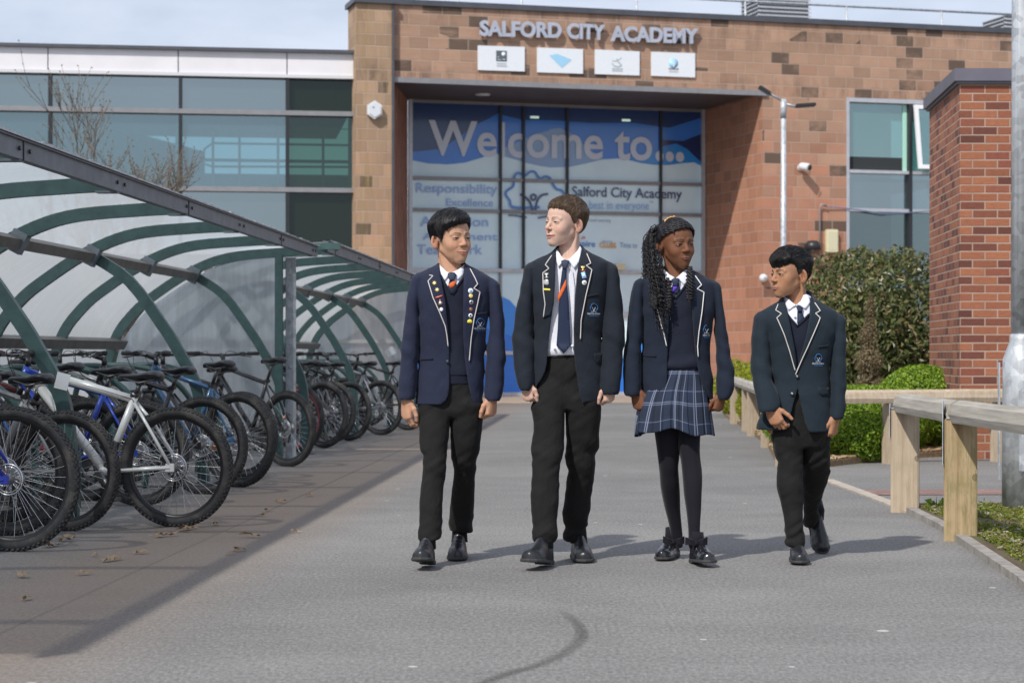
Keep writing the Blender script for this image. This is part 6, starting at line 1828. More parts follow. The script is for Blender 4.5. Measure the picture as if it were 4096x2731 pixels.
def hair_cap(head, hl, thick, name, m, parent, comb, seed=0, strands=900, L=.05, r_=.0009, h=.0022, wave=0.0, lift=.002, clump=(60, 60, 25)):
    """hl(phi) gives the hairline height for azimuth phi (0 at the face, + towards the head's left, ±pi behind);
       thick(phi, z) the depth of the hair; comb(L) its lying direction in the head's frame"""
    def fl(Lc):
        phi = np.arctan2(Lc[:, 0], -(Lc[:, 1]-.012)); z = Lc[:, 2]
        h_ = hl(phi) + .0012*np.sin(phi*17+seed) + .0014*np.sin(phi*41+2*seed); t = thick(phi, z); inside = sst(z - h_, -.003, .012); t = .0035 + (t-.0035)*sst(z-h_, -.002, .035)
        n_ = vnoise(Lc + comb(Lc)*0, (clump[0], clump[1], clump[2]), seed)*.0022 + vnoise(Lc, (140, 140, 50), seed+1)*.0012
        return head.skull(Lc) - (t + n_)*inside + (1-inside)*.010
    f = lambda P: fl(head.loc(P))*head.sc
    c = head.wor((0, .01, .13)); e = .15*head.sc
    field = f
    o = field_obj(name, f, c - A3((e, e, e)), c + A3((e, e, e*1.05)), h, m, parent, fudge=2.0)
    # strands
    rng = np.random.default_rng(seed); me = o.data
    n = len(me.vertices); co = np.empty(n*3, np.float32); me.vertices.foreach_get('co', co); co = co.reshape(-1, 3).astype(float)
    no = np.empty(n*3, np.float32); me.vertices.foreach_get('normal', no); no = no.reshape(-1, 3).astype(float)
    Lc = head.loc(co); phi = np.arctan2(Lc[:, 0], -(Lc[:, 1]-.012)); good = (Lc[:, 2] > hl(phi)+.004)
    ids = np.where(good)[0]; ids = rng.choice(ids, strands)
    P = co[ids]; N = no[ids]; nseg = 6; pts = [P + N*lift]; LL_ = L*rng.uniform(.5, 1.2, len(ids))*head.sc
    cur = P.copy()
    jit = rng.normal(0, .15, (len(ids), 3)); alive = [np.ones(len(ids))]
    ph0 = rng.uniform(0, 6.28, len(ids))
    for k in range(nseg):
        lc = head.loc(cur); d = comb(lc) + jit; d = (d @ head.M.T)
        eps = .0015
        g3 = np.stack([f(cur + A3(v)*eps) for v in ((1,0,0),(0,1,0),(0,0,1))], 1) - f(cur)[:, None]; g3 /= np.linalg.norm(g3, axis=1)[:, None]+1e-9
        d = d - g3*(d*g3).sum(1)[:, None]; d /= np.linalg.norm(d, axis=1)[:, None]+1e-9
        cur = cur + d*(LL_/nseg)[:, None]
        sd = f(cur); cur = cur - g3*(np.minimum(sd, .004))[:, None]
        out = lift + .0012*np.sin(ph0+k*1.3)
        pts.append(cur + g3*np.asarray(out).reshape(-1, 1)*1.0)
        lc2 = head.loc(cur); ph2 = np.arctan2(lc2[:, 0], -(lc2[:, 1]-.012)); alive.append(alive[-1]*(lc2[:, 2] > hl(ph2)-.002))
    pts = np.stack(pts, 1)                       # n, nseg+1, 3
    V = []; F_ = []; ns = nseg+1
    T = np.gradient(pts, axis=1); T /= np.linalg.norm(T, axis=2)[..., None]+1e-9
    ref = np.cross(T, N[:, None, :]); ref /= np.linalg.norm(ref, axis=2)[..., None]+1e-9; w2 = np.cross(T, ref)
    taper = np.linspace(1, .35, ns)[None, :, None]; taper[:, 0] = .5
    rr_ = r_*head.sc*rng.uniform(.7, 1.5, len(ids))[:, None, None]*taper*np.stack(alive, 1)[:, :, None]
    vs = np.stack([pts + ref*rr_, pts - ref*rr_*.5 + w2*rr_*.87, pts - ref*rr_*.5 - w2*rr_*.87], 2)   # n, ns, 3, 3
    nn = len(ids); V = vs.reshape(-1, 3); base = (np.arange(nn)*ns*3)[:, None, None]
    i = np.arange(ns-1)[None, :, None]*3; k = np.arange(3)[None, None, :]
    q_ = np.stack([base+i+k, base+i+(k+1) % 3, base+i+3+(k+1) % 3, base+i+3+k], -1).reshape(-1, 4)
    link('hair_strands', np_mesh('hair_strands', V, q_, m), o)
    return o, f

# ---------------------------------------------------------------- hand
def hand_field(wrist, ex, ey, ez, scale=1.0, curl=((35, 45, 30), (42, 50, 35), (48, 52, 35), (50, 50, 35)), thumb=(20, 25), spread=1.0, tflex=(0.0, 0.0), pinch=0.0):
    """ex towards the thumb side, ey out of the palm, ez up the forearm"""
    w = A3(wrist); ez = A3(ez); ez = ez/np.linalg.norm(ez); ex = A3(ex); ex = ex - ez*(ex@ez); ex /= np.linalg.norm(ex)
    ey0 = A3(ey); ey = np.cross(ez, ex); ey = ey if ey@ey0 > 0 else -ey
    Mx = np.stack([ex, ey, ez], 1)
    kn = [((.027, .0, -.080), .0098), ((.0095, -.001, -.084), .0100), ((-.0085, .0, -.080), .0096), ((-.0245, .002, -.072), .0088)]
    ln = [(.037, .022, .018), (.041, .025, .019), (.038, .023, .018), (.030, .017, .016)]
    caps = []
    for (k_, r0), l_, c_ in zip(kn, ln, curl):
        k_ = A3(k_)
        caps.append(((k_[0]*.62, .002, -.012), k_, .0125, r0*1.12, .014))
        a = 0; p0 = k_; rr_ = r0
        fan = k_[0]*.9*spread
        for q_, (dl, da) in enumerate(zip(l_, c_)):
            a += R(da); d = A3((fan if q_ == 0 else fan*.3, math.sin(a), -math.cos(a))); d /= np.linalg.norm(d)
            p1 = p0 + d*dl; r1 = rr_*(.93 if q_ < 2 else .86); caps.append((p0, p1, rr_*.92, r1*.90, .004)); p0, rr_ = p1, r1
    tb = A3((.020, .008, -.018)); t1 = tb + A3((.020+.004*spread, .006+tflex[0], -.026)); t2 = t1 + A3((.006 - pinch, .006+tflex[1], -.030)); t3 = t2 + A3((-.004-pinch, .006+tflex[1]*1.2, -.024))
    caps += [((.004, .003, -.008), tb, .015, .0145, .014), (tb, t1, .0145, .0115, .010), (t1, t2, .0112, .0098, .005), (t2, t3, .0100, .0082, .004)]
    def f(P):
        L = ((P-w) @ Mx)/scale
        d = ell(L, (0, .001, -.045), (.034, .0125, .045))
        d = smin(d, capsule(L, (0, .002, .025), (0, .001, -.005), .0225, .020), .016)
        for a, b, ra, rb, k in caps: d = smin(d, capsule(L, a, b, ra, rb), k)
        return d*scale
    return f
# ================================================================ PEOPLE
M['shirt'] = cloth('shirt_cotton', (.70, .71, .78), folds=.35, sheen=0, dist=.01, fscale=14)
M['piping'] = mat('pale_piping', (.55, .52, .50), .8)
M['trousers'] = cloth('black_trousers', (.0105, .0102, .0102), folds=1.0, sheen=.03, dist=.014, fscale=10)
M['jumper'] = cloth('navy_knit', (.011, .014, .027), folds=.6, sheen=.12, dist=.01, fscale=9)
M['shoe'] = mat('black_leather', (.016, .017, .02), .33, var=.3, vscale=18, bump=.12, bscale=60)
M['patent'] = mat('black_patent', (.012, .012, .016), .2, coat=.6)
M['sole'] = mat('shoe_sole', (.035, .035, .036), .7, bump=.2)
M['tights'] = cloth('navy_tights', (.009, .009, .014), folds=.1, sheen=.12, dist=.004)
M['yellow'] = mat('yellow_print', (0.75, 0.65, 0.05), 0.5)
M['button'] = mat('dark_button', (.03, .035, .045), .3)
M['gold'] = mat('gold_badge', (.85, .66, .22), .3, .5); M['silver'] = mat('silver_badge', (.6, .6, .58), .3, .6); M['bronze'] = mat('bronze_badge', (.30, .13, .09), .4, .5)
M['enamel_red'] = mat('red_enamel', (.35, .02, .015), .3); M['enamel_white'] = mat('white_enamel', (.75, .80, .82), .3); M['enamel_sky'] = mat('sky_enamel', (.25, .5, .8), .3)
M['thread_blue'] = mat('blue_thread', (.04, .20, .55), .7); M['thread_white'] = mat('white_thread', (.55, .58, .64), .7)
M['tie_navy'] = cloth('tie_navy', (.012, .022, .052), folds=.2, sheen=.15, rough=.5); M['tie_orange'] = cloth('tie_orange', (.62, .13, .04), folds=.1); M['tie_purple'] = cloth('tie_purple', (.13, .05, .55), folds=.1)

class Fig:
    def __init__(s, label, cx, Yp, up, low, jacket_col, tag_):
        s.Yp = Yp; s.Xc = (cx-2048)/F*Yp; s.U = up; s.Lw = low
        s.root = None; s.label = label; s.tag_ = tag_
        s.jm = cloth('blazer_cloth_%s' % tag_, jacket_col, folds=.75, sheen=.07, dist=.014, fscale=8)
    def pt(s, c, x, y, dy=0.0):
        ox, oy, k = s.U if c == 'u' else s.Lw
        px, py = ox + x/k, oy + y/k; Y = s.Yp + dy
        return A3(((px-2048)/F*Y - s.Xc, dy, CH + (HZ-py)/F*Y))
    def u(s, x, y, dy=-.11): return s.pt('u', x, y, dy)
    def rows(s, c, L, dd=0.0):
        out = []
        for r in L:
            y, xl, xr, dy, hd = r[:5]; n = r[5] if len(r) > 5 else 2.3
            a = s.pt(c, xl, y, dy); b = s.pt(c, xr, y, dy)
            out.append((a[2], (a[0]+b[0])/2, dy, (b[0]-a[0])/2 - dd, hd - dd, n))
        return out
    def poly(s, c, L, dy=-.10): return [tuple(s.pt(c, x, y, dy)[[0, 2]]) for x, y in L]

def fold_noise(P, amp=.003, seed=0):
    Q_ = P @ rotm(0, 35, 20); return amp*vnoise(Q_, (9, 7, 26), seed) + amp*.6*vnoise(P @ rotm(0, -40, 0), (10, 9, 30), seed+5)

def build_jacket(fg, torso, sleeves, opening, carves=(), seed=0, ymid=.02, elbow=(0, 0)):
    T = Loft(fg.rows('u', torso)); S = [Loft(fg.rows('u', r)) for r in sleeves]
    def outer(P, g=0.0):
        d = T.sdf(P, .012, grow=g, bottom=g == 0)
        for k, s_ in enumerate(S):
            ds = s_.sdf(P, .03 if g == 0 else .01, grow=g, bottom=g == 0)
            d = smin(d, ds, .008 + .018*sst(P[:, 2], s_.zh-.12, s_.zh-.02))
        return d
    def fold(P):
        z = P[:, 2]; ez = elbow[0]
        f_ = fold_noise(P, .0034, seed)
        for s_ in S:
            cx, cy, wx, wy, n = s_.par(z); near = np.exp(-((np.abs(P[:, 0]-cx)/(wx+.02))**4))
            f_ = f_ + near*np.exp(-((z-ez)/.11)**2)*.0085*vnoise(P @ rotm(0, 30, 0), (6, 6, 26), seed+9)
        f_ = f_ + .0045*np.exp(-((z - s_.zh + .05)/.1)**2)*vnoise(P, (8, 8, 10), seed+3)*.4
        return f_
    op = fg.poly('u', opening) if opening else None
    cvs = [(fg.poly('u', c[0]), c[1]) for c in carves]
    # arms are hollow only near the cuff; the body is hollow throughout
    def inner(P):
        d = T.sdf(P, .01, grow=-.011, bottom=False)
        for s_ in S: d = np.minimum(d, np.maximum(s_.sdf(P, .01, grow=-.009, bottom=False), P[:, 2] - s_.zl - .10))
        return d
    def shell(P):
        fo = fold(P)
        d = outer(P) + fo
        d = smax(d, -(inner(P)+fo), .003)
        if op is not None:
            c = np.maximum(poly2d(P[:, 0], P[:, 2], op), P[:, 1]-ymid); 
            insl = np.min([s_.sdf(P, .01) for s_ in S], axis=0)      # never carve the sleeves
            c = np.maximum(c, -(insl-.004))
            d = smax(d, -c, .003)
        for poly, side in cvs:
            c = poly2d(P[:, 0], P[:, 2], poly)
            if side == 'back': c = np.maximum(c, ymid-P[:, 1])
            if side == 'front': c = np.maximum(c, P[:, 1]-ymid)
            insl = np.min([s_.sdf(P, .01) for s_ in S], axis=0); c = np.maximum(c, -(insl-.004))
            d = smax(d, -c, .003)
        return d
    zs = [T.zl] + [s_.zl for s_ in S]; lo = A3((-.42, -.24, min(zs)-.03)); hi = A3((.42, .26, T.zh+.03))
    o = field_obj('blazer', shell, lo, hi, .0042, fg.jm, fg.root, fudge=3.4)
    fg.J = lambda P: outer(P) + fold(P)*.9
    fg.T = T; fg.S = S; fg.blazer = o
    return o

def leg_field(lofts, pel, seed=0, folds=1.0):
    def f(P):
        d = lofts[0].sdf(P, .012)
        for l in lofts[1:]: d = smin(d, l.sdf(P, .012), .006)
        if pel is not None: d = smin(d, pel.sdf(P, .012), .02)
        z = P[:, 2]
        k = .35 + np.exp(-((z-.46)/.10)**2) + 1.1*np.exp(-((z-.14)/.07)**2) + .7*np.exp(-((z-.78)/.08)**2)
        Q_ = P @ rotm(0, 28, 15)
        d = d + folds*.0058*k*vnoise(Q_, (7, 6, 24), seed) + folds*.0036*k*vnoise(P @ rotm(0, -35, 0), (10, 8, 48), seed+2)
        return d
    return f

def shoe(fg, heel, yaw, pitch, L=.265, style='plain', m='shoe', Wd=1.0, roll=0):
    """heel: ground point below the back of the heel; toes towards -y, turned by yaw, tipped up by pitch"""
    Mx = rotm(0, 0, yaw) @ rotm(-pitch, roll, 0); hp = A3(heel); k = L/.265
    def loc(P): return ((P-hp) @ Mx)/k
    def outline(X):
        y = X[:, 1]; t = np.clip(-y/.265, 0, 1)
        w = np.interp(t, [0, .08, .3, .5, .68, .85, .95, 1], [.018, .031, .030, .037, .046, .043, .030, .010])*Wd
        return w
    def up(P):
        X = loc(P); w = outline(X)
        t = np.clip(-X[:, 1]/.265, 0, 1)
        hgt = np.interp(t, [0, .1, .3, .45, .6, .75, .9, 1], [.078, .094, .108, .092, .068, .052, .042, .026])
        q_ = np.sqrt((X[:, 0]/w)**2 + (np.maximum(X[:, 2]-.018, 0)/hgt)**2*.98)
        r_ = np.sqrt(X[:, 0]**2 + np.maximum(X[:, 2]-.018, 0)**2) + 1e-5
        d = r_*(1-1/np.maximum(q_, 1e-3))
        d = smax(d, np.maximum(X[:, 1]+.002, -.262-X[:, 1]), .012)
        d = smax(d, .010-X[:, 2], .004)
        d = smax(d, capsule(X, (0, -.055, .12), (0, -.045, .30), .0)*0 + (X[:, 2]-.112), .006)
        if style == 'mary':
            d = smax(d, -(ell(X, (0, -.095, .095), (.030, .055, .045))), .006)
        if style == 'lace':
            lc = np.minimum.reduce([capsule(X, (-.020, y, z), (.020, y, z+.0), .0035) for y, z in ((-.095, .091), (-.110, .086), (-.125, .079), (-.14, .072))]); d = smin(d, lc, .003)
            d = smax(d, -np.minimum(capsule(X, (-.026, -.09, .090), (-.02, -.165, .066), .0012), capsule(X, (.026, -.09, .090), (.02, -.165, .066), .0012)), .002)
        if style == 'strap':
            d = smin(d, smax(np.abs(X[:, 1]+.105)-.020, d-.005, .003), .002)
            d = smax(d, -(np.abs(capsule(X, (0, -.195, .02), (0, -.155, .055), .033))-.0008), .002)
        if style == 'plain':
            d = smax(d, -np.minimum(capsule(X, (-.030, -.21, .045), (-.024, -.13, .078), .001), capsule(X, (.030, -.21, .045), (.024, -.13, .078), .001)), .002)
        return d*k
    def so(P):
        X = loc(P); w = outline(X)+.004; t = np.clip(-X[:, 1]/.265, 0, 1)
        r_ = np.abs(X[:, 0]) - w
        d = smax(r_, np.maximum(X[:, 1]-.003, -.270-X[:, 1]), .020)
        hb = np.where(-X[:, 1] > .075, .006, .0)
        d = smax(d, np.maximum(X[:, 2]-.020, hb-X[:, 2]), .003)
        return d*k
    c = hp + (Mx @ A3((0, -.13*k, .05*k))); e = .20
    o = field_obj('shoe', up, c-e, c+e, .0030, M[m], fg.root, fudge=2.2)
    field_obj('sole', so, c-e, c+e, .0032, M['sole'], o, fudge=2.2)
    g = MB(); a_ = hp + Mx @ A3((0, -.060*k, .07*k)); g.tube([a_, hp + Mx @ A3((0, -.055*k, .12*k)), (a_[0], a_[1]+.01, a_[2]+.075)], [.039*k, .035*k, .032*k], 16); g.build('sock', M['tights'], o)
    return o

def crest(fg, f, cx, cy, sc, parent, half=False):
    """the little embroidered tree with the school's name, in the blazer cloth"""
    P = lambda x, y: tuple(fg.u(cx + x*sc, cy + y*sc)[[0, 2]])
    cl = [(-8, 14), (-22, 10), (-27, -4), (-20, -16), (-16, -28), (-2, -36), (12, -32), (24, -20), (28, -4), (20, 10), (8, 14)]
    if half: cl = cl[:6]
    surf_tube('tree_outline', f, [P(*c) for c in cl], .0011, M['thread_blue'], parent, off=.004, k=3, seg=5)
    g = MB()
    for L_ in ([(-13, -8), (-6, 0), (-2, 12), (-2, 22)], [(13, -8), (6, 0), (2, 12), (2, 22)], [(-20, 24), (0, 21), (22, 25)]):
        surf_tube('', f, [P(*c) for c in L_], .0009, None, None, off=.004, k=2, seg=4, mb=g)
    g.build('figure_stitch', M['thread_white'], parent)
    for s_, y, w, h_, mm_ in (('Salford City Academy', 40, 92, 11, M['thread_white']), ('The best in everyone', 53, 70, 8, M['thread_blue'])):
        if half: w *= .6
        V, Fc = text_shape(s_[:12] if half else s_, .02)
        xa = min(v.x for v in V); xb = max(v.x for v in V)
        X = []; Z = []
        x0, z0 = P(-w/2, y); x1, _ = P(w/2, y); _, zt_ = P(0, y-h_)
        for v in V: X.append(x0 + (v.x-xa)/(xb-xa)*(x1-x0)); Z.append(z0 + v.y*(zt_-z0))
        Y = front_y(f, np.array(X), np.array(Z)); g = MB(); g.add([(a, b-.0035, c) for a, b, c in zip(X, Y, Z)], Fc)
        g.build('name_stitch', mm_, parent)

def disc_badge(fg, f, x, y, r_, m, parent, name='badge', rim=None, star=0, shape=None):
    P = fg.u(x, y); n = 18
    if shape: pl = [tuple(fg.u(x+a, y+b)[[0, 2]]) for a, b in shape]
    elif star: pl = [(P[0] + math.cos(math.pi*k/star)*(r_ if k % 2 else r_*.5), P[2] + math.sin(math.pi*k/star)*(r_ if k % 2 else r_*.5)) for k in range(2*star)]
    else: pl = [(P[0]+math.cos(2*math.pi*k/n)*r_, P[2]+math.sin(2*math.pi*k/n)*r_) for k in range(n)]
    o = decal(name, f, pl, .006, .003, m, parent, step=.006)
    if rim is not None:
        cxx = sum(p[0] for p in pl)/len(pl); czz = sum(p[1] for p in pl)/len(pl)
        decal(name + '_emblem', f, [(cxx+(a-cxx)*.55, czz+(b-czz)*.5) for a, b in pl], .0095, .001, rim, parent, step=.006)
    return o

def torso_body(fg, dd=.02): return Loft([(z, cx, cy, max(wx-dd, .03), max(wy-dd, .03), n) for (z, cx, cy, wx, wy, n) in fg.rows('u', fg.torso_rows)])

def finish_common(fg, head, hands, skin, lip, brow, blush, neck, seed, brow_amt=1.0, legs=None):
    """the body: head, neck and hands in fine skin, trunk and limbs under the clothes"""
    nb, nr = A3(neck[0]), neck[1]
    n0 = head.wor((0, .034, .062))
    sc = head.sc
    def hf(P):
        d = head.sdf(P)
        nk = capsule(P, n0, nb, nr[0]*.93, nr[1])
        # the two cords of the throat
        L = head.loc(P)
        d = smin(d, nk, .007)
        for sg in (-1, 1):
            a = head.wor((sg*.054, .030, .075)); b = nb + A3((sg*.012, -.042, -.005)); d = smin(d, capsule(P, a, b, .008, .008), .012)
        return d
    c = head.wor((0, 0, .08))
    lo = c - A3((.13, .14, .20)); hi = c + A3((.13, .15, .155)); lo[2] = nb[2]-.05
    V, Q_ = mesh_field(hf, lo, hi, .0019, 1.6)
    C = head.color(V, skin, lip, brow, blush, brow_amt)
    allV = [V]; allQ = [Q_]; allC = [C]; off = len(V)
    for hfn, w, ctr in hands:
        V2, Q2 = mesh_field(hfn, A3(ctr)-A3((.12, .12, .16)), A3(ctr)+A3((.12, .12, .10)), .0021, 1.5)
        C2 = np.tile(A3(skin), (len(V2), 1)); 
        mk_ = .5+.5*vnoise(V2, (55, 55, 55), 2); C2 = C2*(1-.22*mk_[:, None]) + A3(blush)*.22*mk_[:, None]
        allV.append(V2); allQ.append(Q2+off); allC.append(C2); off += len(V2)
    tb = torso_body(fg, .05)
    arms = [Loft([(z, cx, cy, max(wx-.022, .02), max(wy-.022, .02), n) for (z, cx, cy, wx, wy, n) in zip(s_.Z[::12], s_.T[::12, 0], s_.T[::12, 1], s_.T[::12, 2], s_.T[::12, 3], s_.T[::12, 4])]) for s_ in fg.S]
    def bf(P):
        d = tb.sdf(P, .02)
        for a in arms: d = smin(d, a.sdf(P, .02), .02)
        if legs:
            for l in legs: d = smin(d, l.sdf(P, .02, grow=-.016), .015)
        return smin(d, capsule(P, nb, nb+A3((0, .01, -.08)), nr[1]*.9, nr[1]), .02)
    zlo = min([tb.zl] + [a.zl for a in arms] + ([l.zl for l in legs] if legs else []))
    V3, Q3 = mesh_field(bf, A3((-.42, -.4, zlo-.04)), A3((.42, .45, nb[2]+.02)), .011, 2.5)
    allV.append(V3); allQ.append(Q3+off); allC.append(np.tile(A3(skin), (len(V3), 1)))
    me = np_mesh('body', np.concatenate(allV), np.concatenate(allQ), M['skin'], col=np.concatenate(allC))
    fg.root.data = me
    return me

def start(fg):
    fg.root = link('person', bpy.data.meshes.new('body'), None, (fg.Xc, fg.Yp, 0)); tag(fg.root, fg.label, 'person')

def collar(fg, nb, nr, leafL, leafR, shirt_f, vpoly, name='shirt_collar', h0=-.03, h1=.016, lean=.0, parent=None):
    """collar stand round the neck and its two leaves"""
    nb = A3(nb); ax = A3((0, -.30, 1.0)); ax /= np.linalg.norm(ax)
    def ring(P):
        p = P-nb; t = p @ ax; r_ = p - t[:, None]*ax; rr_ = np.sqrt((r_[:, 0]/1.0)**2 + r_[:, 1]**2 + r_[:, 2]**2)
        w = nr + .006 - .10*(t)        # narrows upwards
        d = np.abs(rr_-w) - .0035
        fr_ = sst(-(P[:, 1]-nb[1]), -.02, .03)
        d = smax(d, np.maximum(t-h1+.02*fr_, h0-.02-t), .003)
        return smax(d, -np.maximum(poly2d(P[:, 0], P[:, 2], vpoly), P[:, 1]-nb[1]), .002)
    solid = lambda P: smin(shirt_f(P), smax(np.sqrt((((P-nb) - ((P-nb) @ ax)[:, None]*ax)**2).sum(1)) - (nr+.009-.10*((P-nb) @ ax)), np.maximum((P-nb) @ ax - h1 + .02*sst(-(P[:, 1]-nb[1]), -.02, .03), -.07-(P-nb) @ ax), .01), .03)
    o = field_obj(name, ring, nb-A3((.09, .10, .07)), nb+A3((.09, .10, .08)), .0028, M['shirt'], parent, fudge=1.6)
    for lf in (leafL, leafR): decal('collar_leaf', solid, lf, .004, .003, M['shirt'], o, step=.008)
    return solid

def carved(f, poly, yb):
    return lambda P: smax(f(P), -np.maximum(poly2d(P[:, 0], P[:, 2], poly), P[:, 1]-yb), .003)
def sleeve_rows(L): return L
def hx(c): return tuple(((v/255.0)/12.92 if v/255.0 <= .04045 else ((v/255.0+.055)/1.055)**2.4) for v in c)

def make_p1():
    fg = Fig('boy with swept black hair and many lapel badges, navy blazer open over a V-neck jumper', 1812, 9.12, (1560, 800, 1.742), (1560, 1550, 2.09), (.0165, .021, .044), 'one')
    start(fg)
    fg.torso_rows = [(425,345,512,.045,.050,2),(452,318,540,.04,.062,2),(480,262,600,.032,.076,2.1),(510,212,655,.025,.09,2.3),(545,190,700,.02,.10,2.5),(600,185,708,.012,.108,2.6),(700,188,700,.006,.113,2.6),(850,203,682,.004,.112,2.5),(1000,203,668,.008,.104,2.4),(1110,200,662,.01,.102,2.4),(1250,190,655,.01,.108,2.4),(1425,177,645,.01,.114,2.5),(1518,177,640,.01,.116,2.5)]
    sl = [[(512,172,208,.022,.030),(530,158,232,.02,.055),(570,142,228,.018,.068),(640,126,222,.012,.072),(750,112,214,.005,.070),(880,96,212,-.002,.066),(1000,80,205,-.01,.064),(1130,70,197,-.02,.060),(1270,60,187,-.032,.055),(1402,52,174,-.045,.050)],
          [(552,700,738,.022,.030),(572,690,758,.02,.055),(620,686,770,.015,.068),(720,688,785,.01,.072),(850,690,799,.005,.068),(980,680,807,.0,.066),(1100,668,806,-.01,.062),(1240,662,797,-.02,.056),(1350,656,783,-.03,.052),(1412,655,766,-.035,.050)]]
    op = [(338,390),(342,470),(356,540),(385,700),(404,900),(411,1020),(415,1120),(414,1290),(408,1350),(390,1395),(352,1427),(352,1600),(660,1600),(622,1510),(600,1475),(575,1400),(555,1330),(537,1230),(520,1100),(510,950),(509,800),(512,600),(516,390)]
    cv = [([(100,1426),(352,1426),(352,1600),(100,1600)], 'all'), ([(340,1440),(700,1440),(700,1600),(340,1600)], 'back')]
    build_jacket(fg, fg.torso_rows, sl, op, cv, seed=11, elbow=(fg.u(100, 1000)[2],))
    J = fg.J; bz = fg.blazer
    lm = fg.jm
    decal('lapel', J, fg.poly('u', [(334,430),(352,540),(384,700),(402,880),(408,1022),(396,950),(385,880),(348,790),(300,680),(262,565),(297,528),(276,521),(300,470)]), .003, .004, lm, bz)
    decal('lapel', J, fg.poly('u', [(517,442),(512,600),(509,800),(515,960),(552,1122),(562,980),(585,830),(610,720),(627,642),(583,615),(612,585),(588,535),(558,478),(535,440)]), .003, .004, lm, bz)
    for pp in ([(272,521),(298,526),(264,563),(300,680),(350,790),(386,880),(398,950),(405,1020)], [(556,474),(590,538),(611,584),(584,615),(627,641),(611,720),(586,830),(566,960),(552,1120)]):
        surf_tube('piping', J, fg.poly('u', pp), .0025, M['piping'], bz, off=.008, k=1)
    # jumper, shirt, tie
    jr = Loft([(z, cx, cy, wx, wy, n) for (z, cx, cy, wx, wy, n) in fg.rows('u', [(440,352,505,.035,.055,2),(500,318,548,.02,.080,2.2),(600,265,610,.012,.092,2.4),(900,270,600,.008,.094,2.4),(1100,275,595,.01,.090,2.4),(1210,270,600,.01,.095),(1218,272,598,.01,.092),(1288,275,596,.01,.091)])])
    st_ = Loft([(z, cx, cy, wx-.006, wy-.006, n) for (z, cx, cy, wx, wy, n) in zip(jr.Z[::8], jr.T[::8, 0], jr.T[::8, 1], jr.T[::8, 2], jr.T[::8, 3], jr.T[::8, 4])])
    vneck = fg.poly('u', [(300,380),(352,520),(425,645),(520,525),(560,380)])
    jf0 = lambda P: jr.sdf(P, .01) + fold_noise(P, .0030, 31)
    jf = lambda P: smax(jf0(P), -np.maximum(poly2d(P[:, 0], P[:, 2], vneck), P[:, 1]-.03), .003)
    lo = A3((-.22, -.16, jr.zl-.02)); hi = A3((.22, .16, jr.zh+.02))
    jp = field_obj('jumper', jf, lo, hi, .0042, M['jumper'], fg.root, 2.5)
    surf_tube('neck_rib', jf0, fg.poly('u', [(352,525),(380,580),(425,650),(475,590),(520,528)]), .006, M['jumper'], jp, off=.001, k=1)
    surf_tube('hem_rib', jf0, fg.poly('u', [(400,1215),(460,1216),(540,1214)]), .0025, M['jumper'], jp, off=.000, k=1)
    sf = lambda P: st_.sdf(P, .01)
    vp = fg.poly('u', [(325,380),(338,440),(388,500),(428,506),(470,482),(512,444),(528,380)])
    sh = field_obj('shirt', carved(sf, vp, .03), A3((-.2, -.15, fg.u(0, 760)[2])), A3((.2, .15, st_.zh+.02)), .0045, M['shirt'], fg.root, 2.5)
    nb = fg.pt('u', 428, 468, .022)
    col = collar(fg, nb, .056, fg.poly('u', [(331,430),(338,490),(380,560),(422,508),(392,497),(350,455)]), fg.poly('u', [(516,440),(478,478),(428,505),(445,525),(474,556),(512,515)]), sf, vp, parent=sh)
    decal('tie_blade', sf, fg.poly('u', [(412,560),(452,560),(470,620),(440,660),(400,620)], -.1), .005, .005, M['tie_navy'], sh)
    decal('tie_stripe', sf, fg.poly('u', [(404,590),(448,556),(460,580),(434,614),(420,612)], -.1), .011, .002, M['tie_orange'], sh)
    decal('tie_knot', col, fg.poly('u', [(402,508),(420,502),(448,503),(464,520),(446,560),(416,562),(400,530)], -.1), .008, .008, M['tie_navy'], sh, step=.006)
    # badges
    for a in ((308,577,.012,'gold',7,None),(328,625,.012,'gold',7,None),(562,632,.0115,'enamel_white',0,'enamel_sky'),(564,668,.0095,'gold',0,None),(567,712,.0095,'silver',0,'button'),(565,762,.0085,'bronze',0,None),(561,804,.0090,'enamel_white',0,'button'),(358,762,.0085,'enamel_white',0,None)):
        disc_badge(fg, J, a[0], a[1], a[2], M[a[3]], bz, star=a[4], rim=M[a[5]] if a[5] else None)
    disc_badge(fg, J, 341, 675, .01, M['enamel_red'], bz, shape=[(-28,2),(26,-16),(28,-4),(-26,14)])
    disc_badge(fg, J, 350, 712, .01, M['bronze'], bz, shape=[(-15,6),(-8,-10),(-2,-26),(6,-8),(18,2),(14,18),(0,24),(-12,20)], rim=M['enamel_white'])
    disc_badge(fg, J, 556, 845, .01, M['yellow'], bz, shape=[(-18,8),(-16,-6),(0,-16),(16,-6),(17,8),(4,14)])
    crest(fg, J, 628, 858, 1.0, bz)
    decal('welt_pocket', J, fg.poly('u', [(200,1104),(298,1100),(299,1112),(201,1117)]), .001, .003, M['jumper'], bz)
    decal('breast_pocket', J, fg.poly('u', [(597,790),(672,778),(676,790),(600,803)]), .001, .003, lm, bz)
    disc_badge(fg, J, 399, 1125, .0075, M['button'], bz, name='button')
    # trousers
    Lr = Loft(fg.rows('l', [(60,262,480,.01,.07),(110,246,500,.0,.085),(150,236,500,.0,.088),(240,240,502,-.01,.088),(320,244,497,-.03,.086),(420,251,486,-.05,.080),(520,259,478,-.07,.074),(572,279,474,-.08,.070),(640,276,470,-.09,.069),(760,265,456,-.10,.068),(900,252,444,-.12,.066),(1050,245,438,-.14,.066),(1200,239,436,-.16,.068),(1268,237,427,-.165,.070)]))
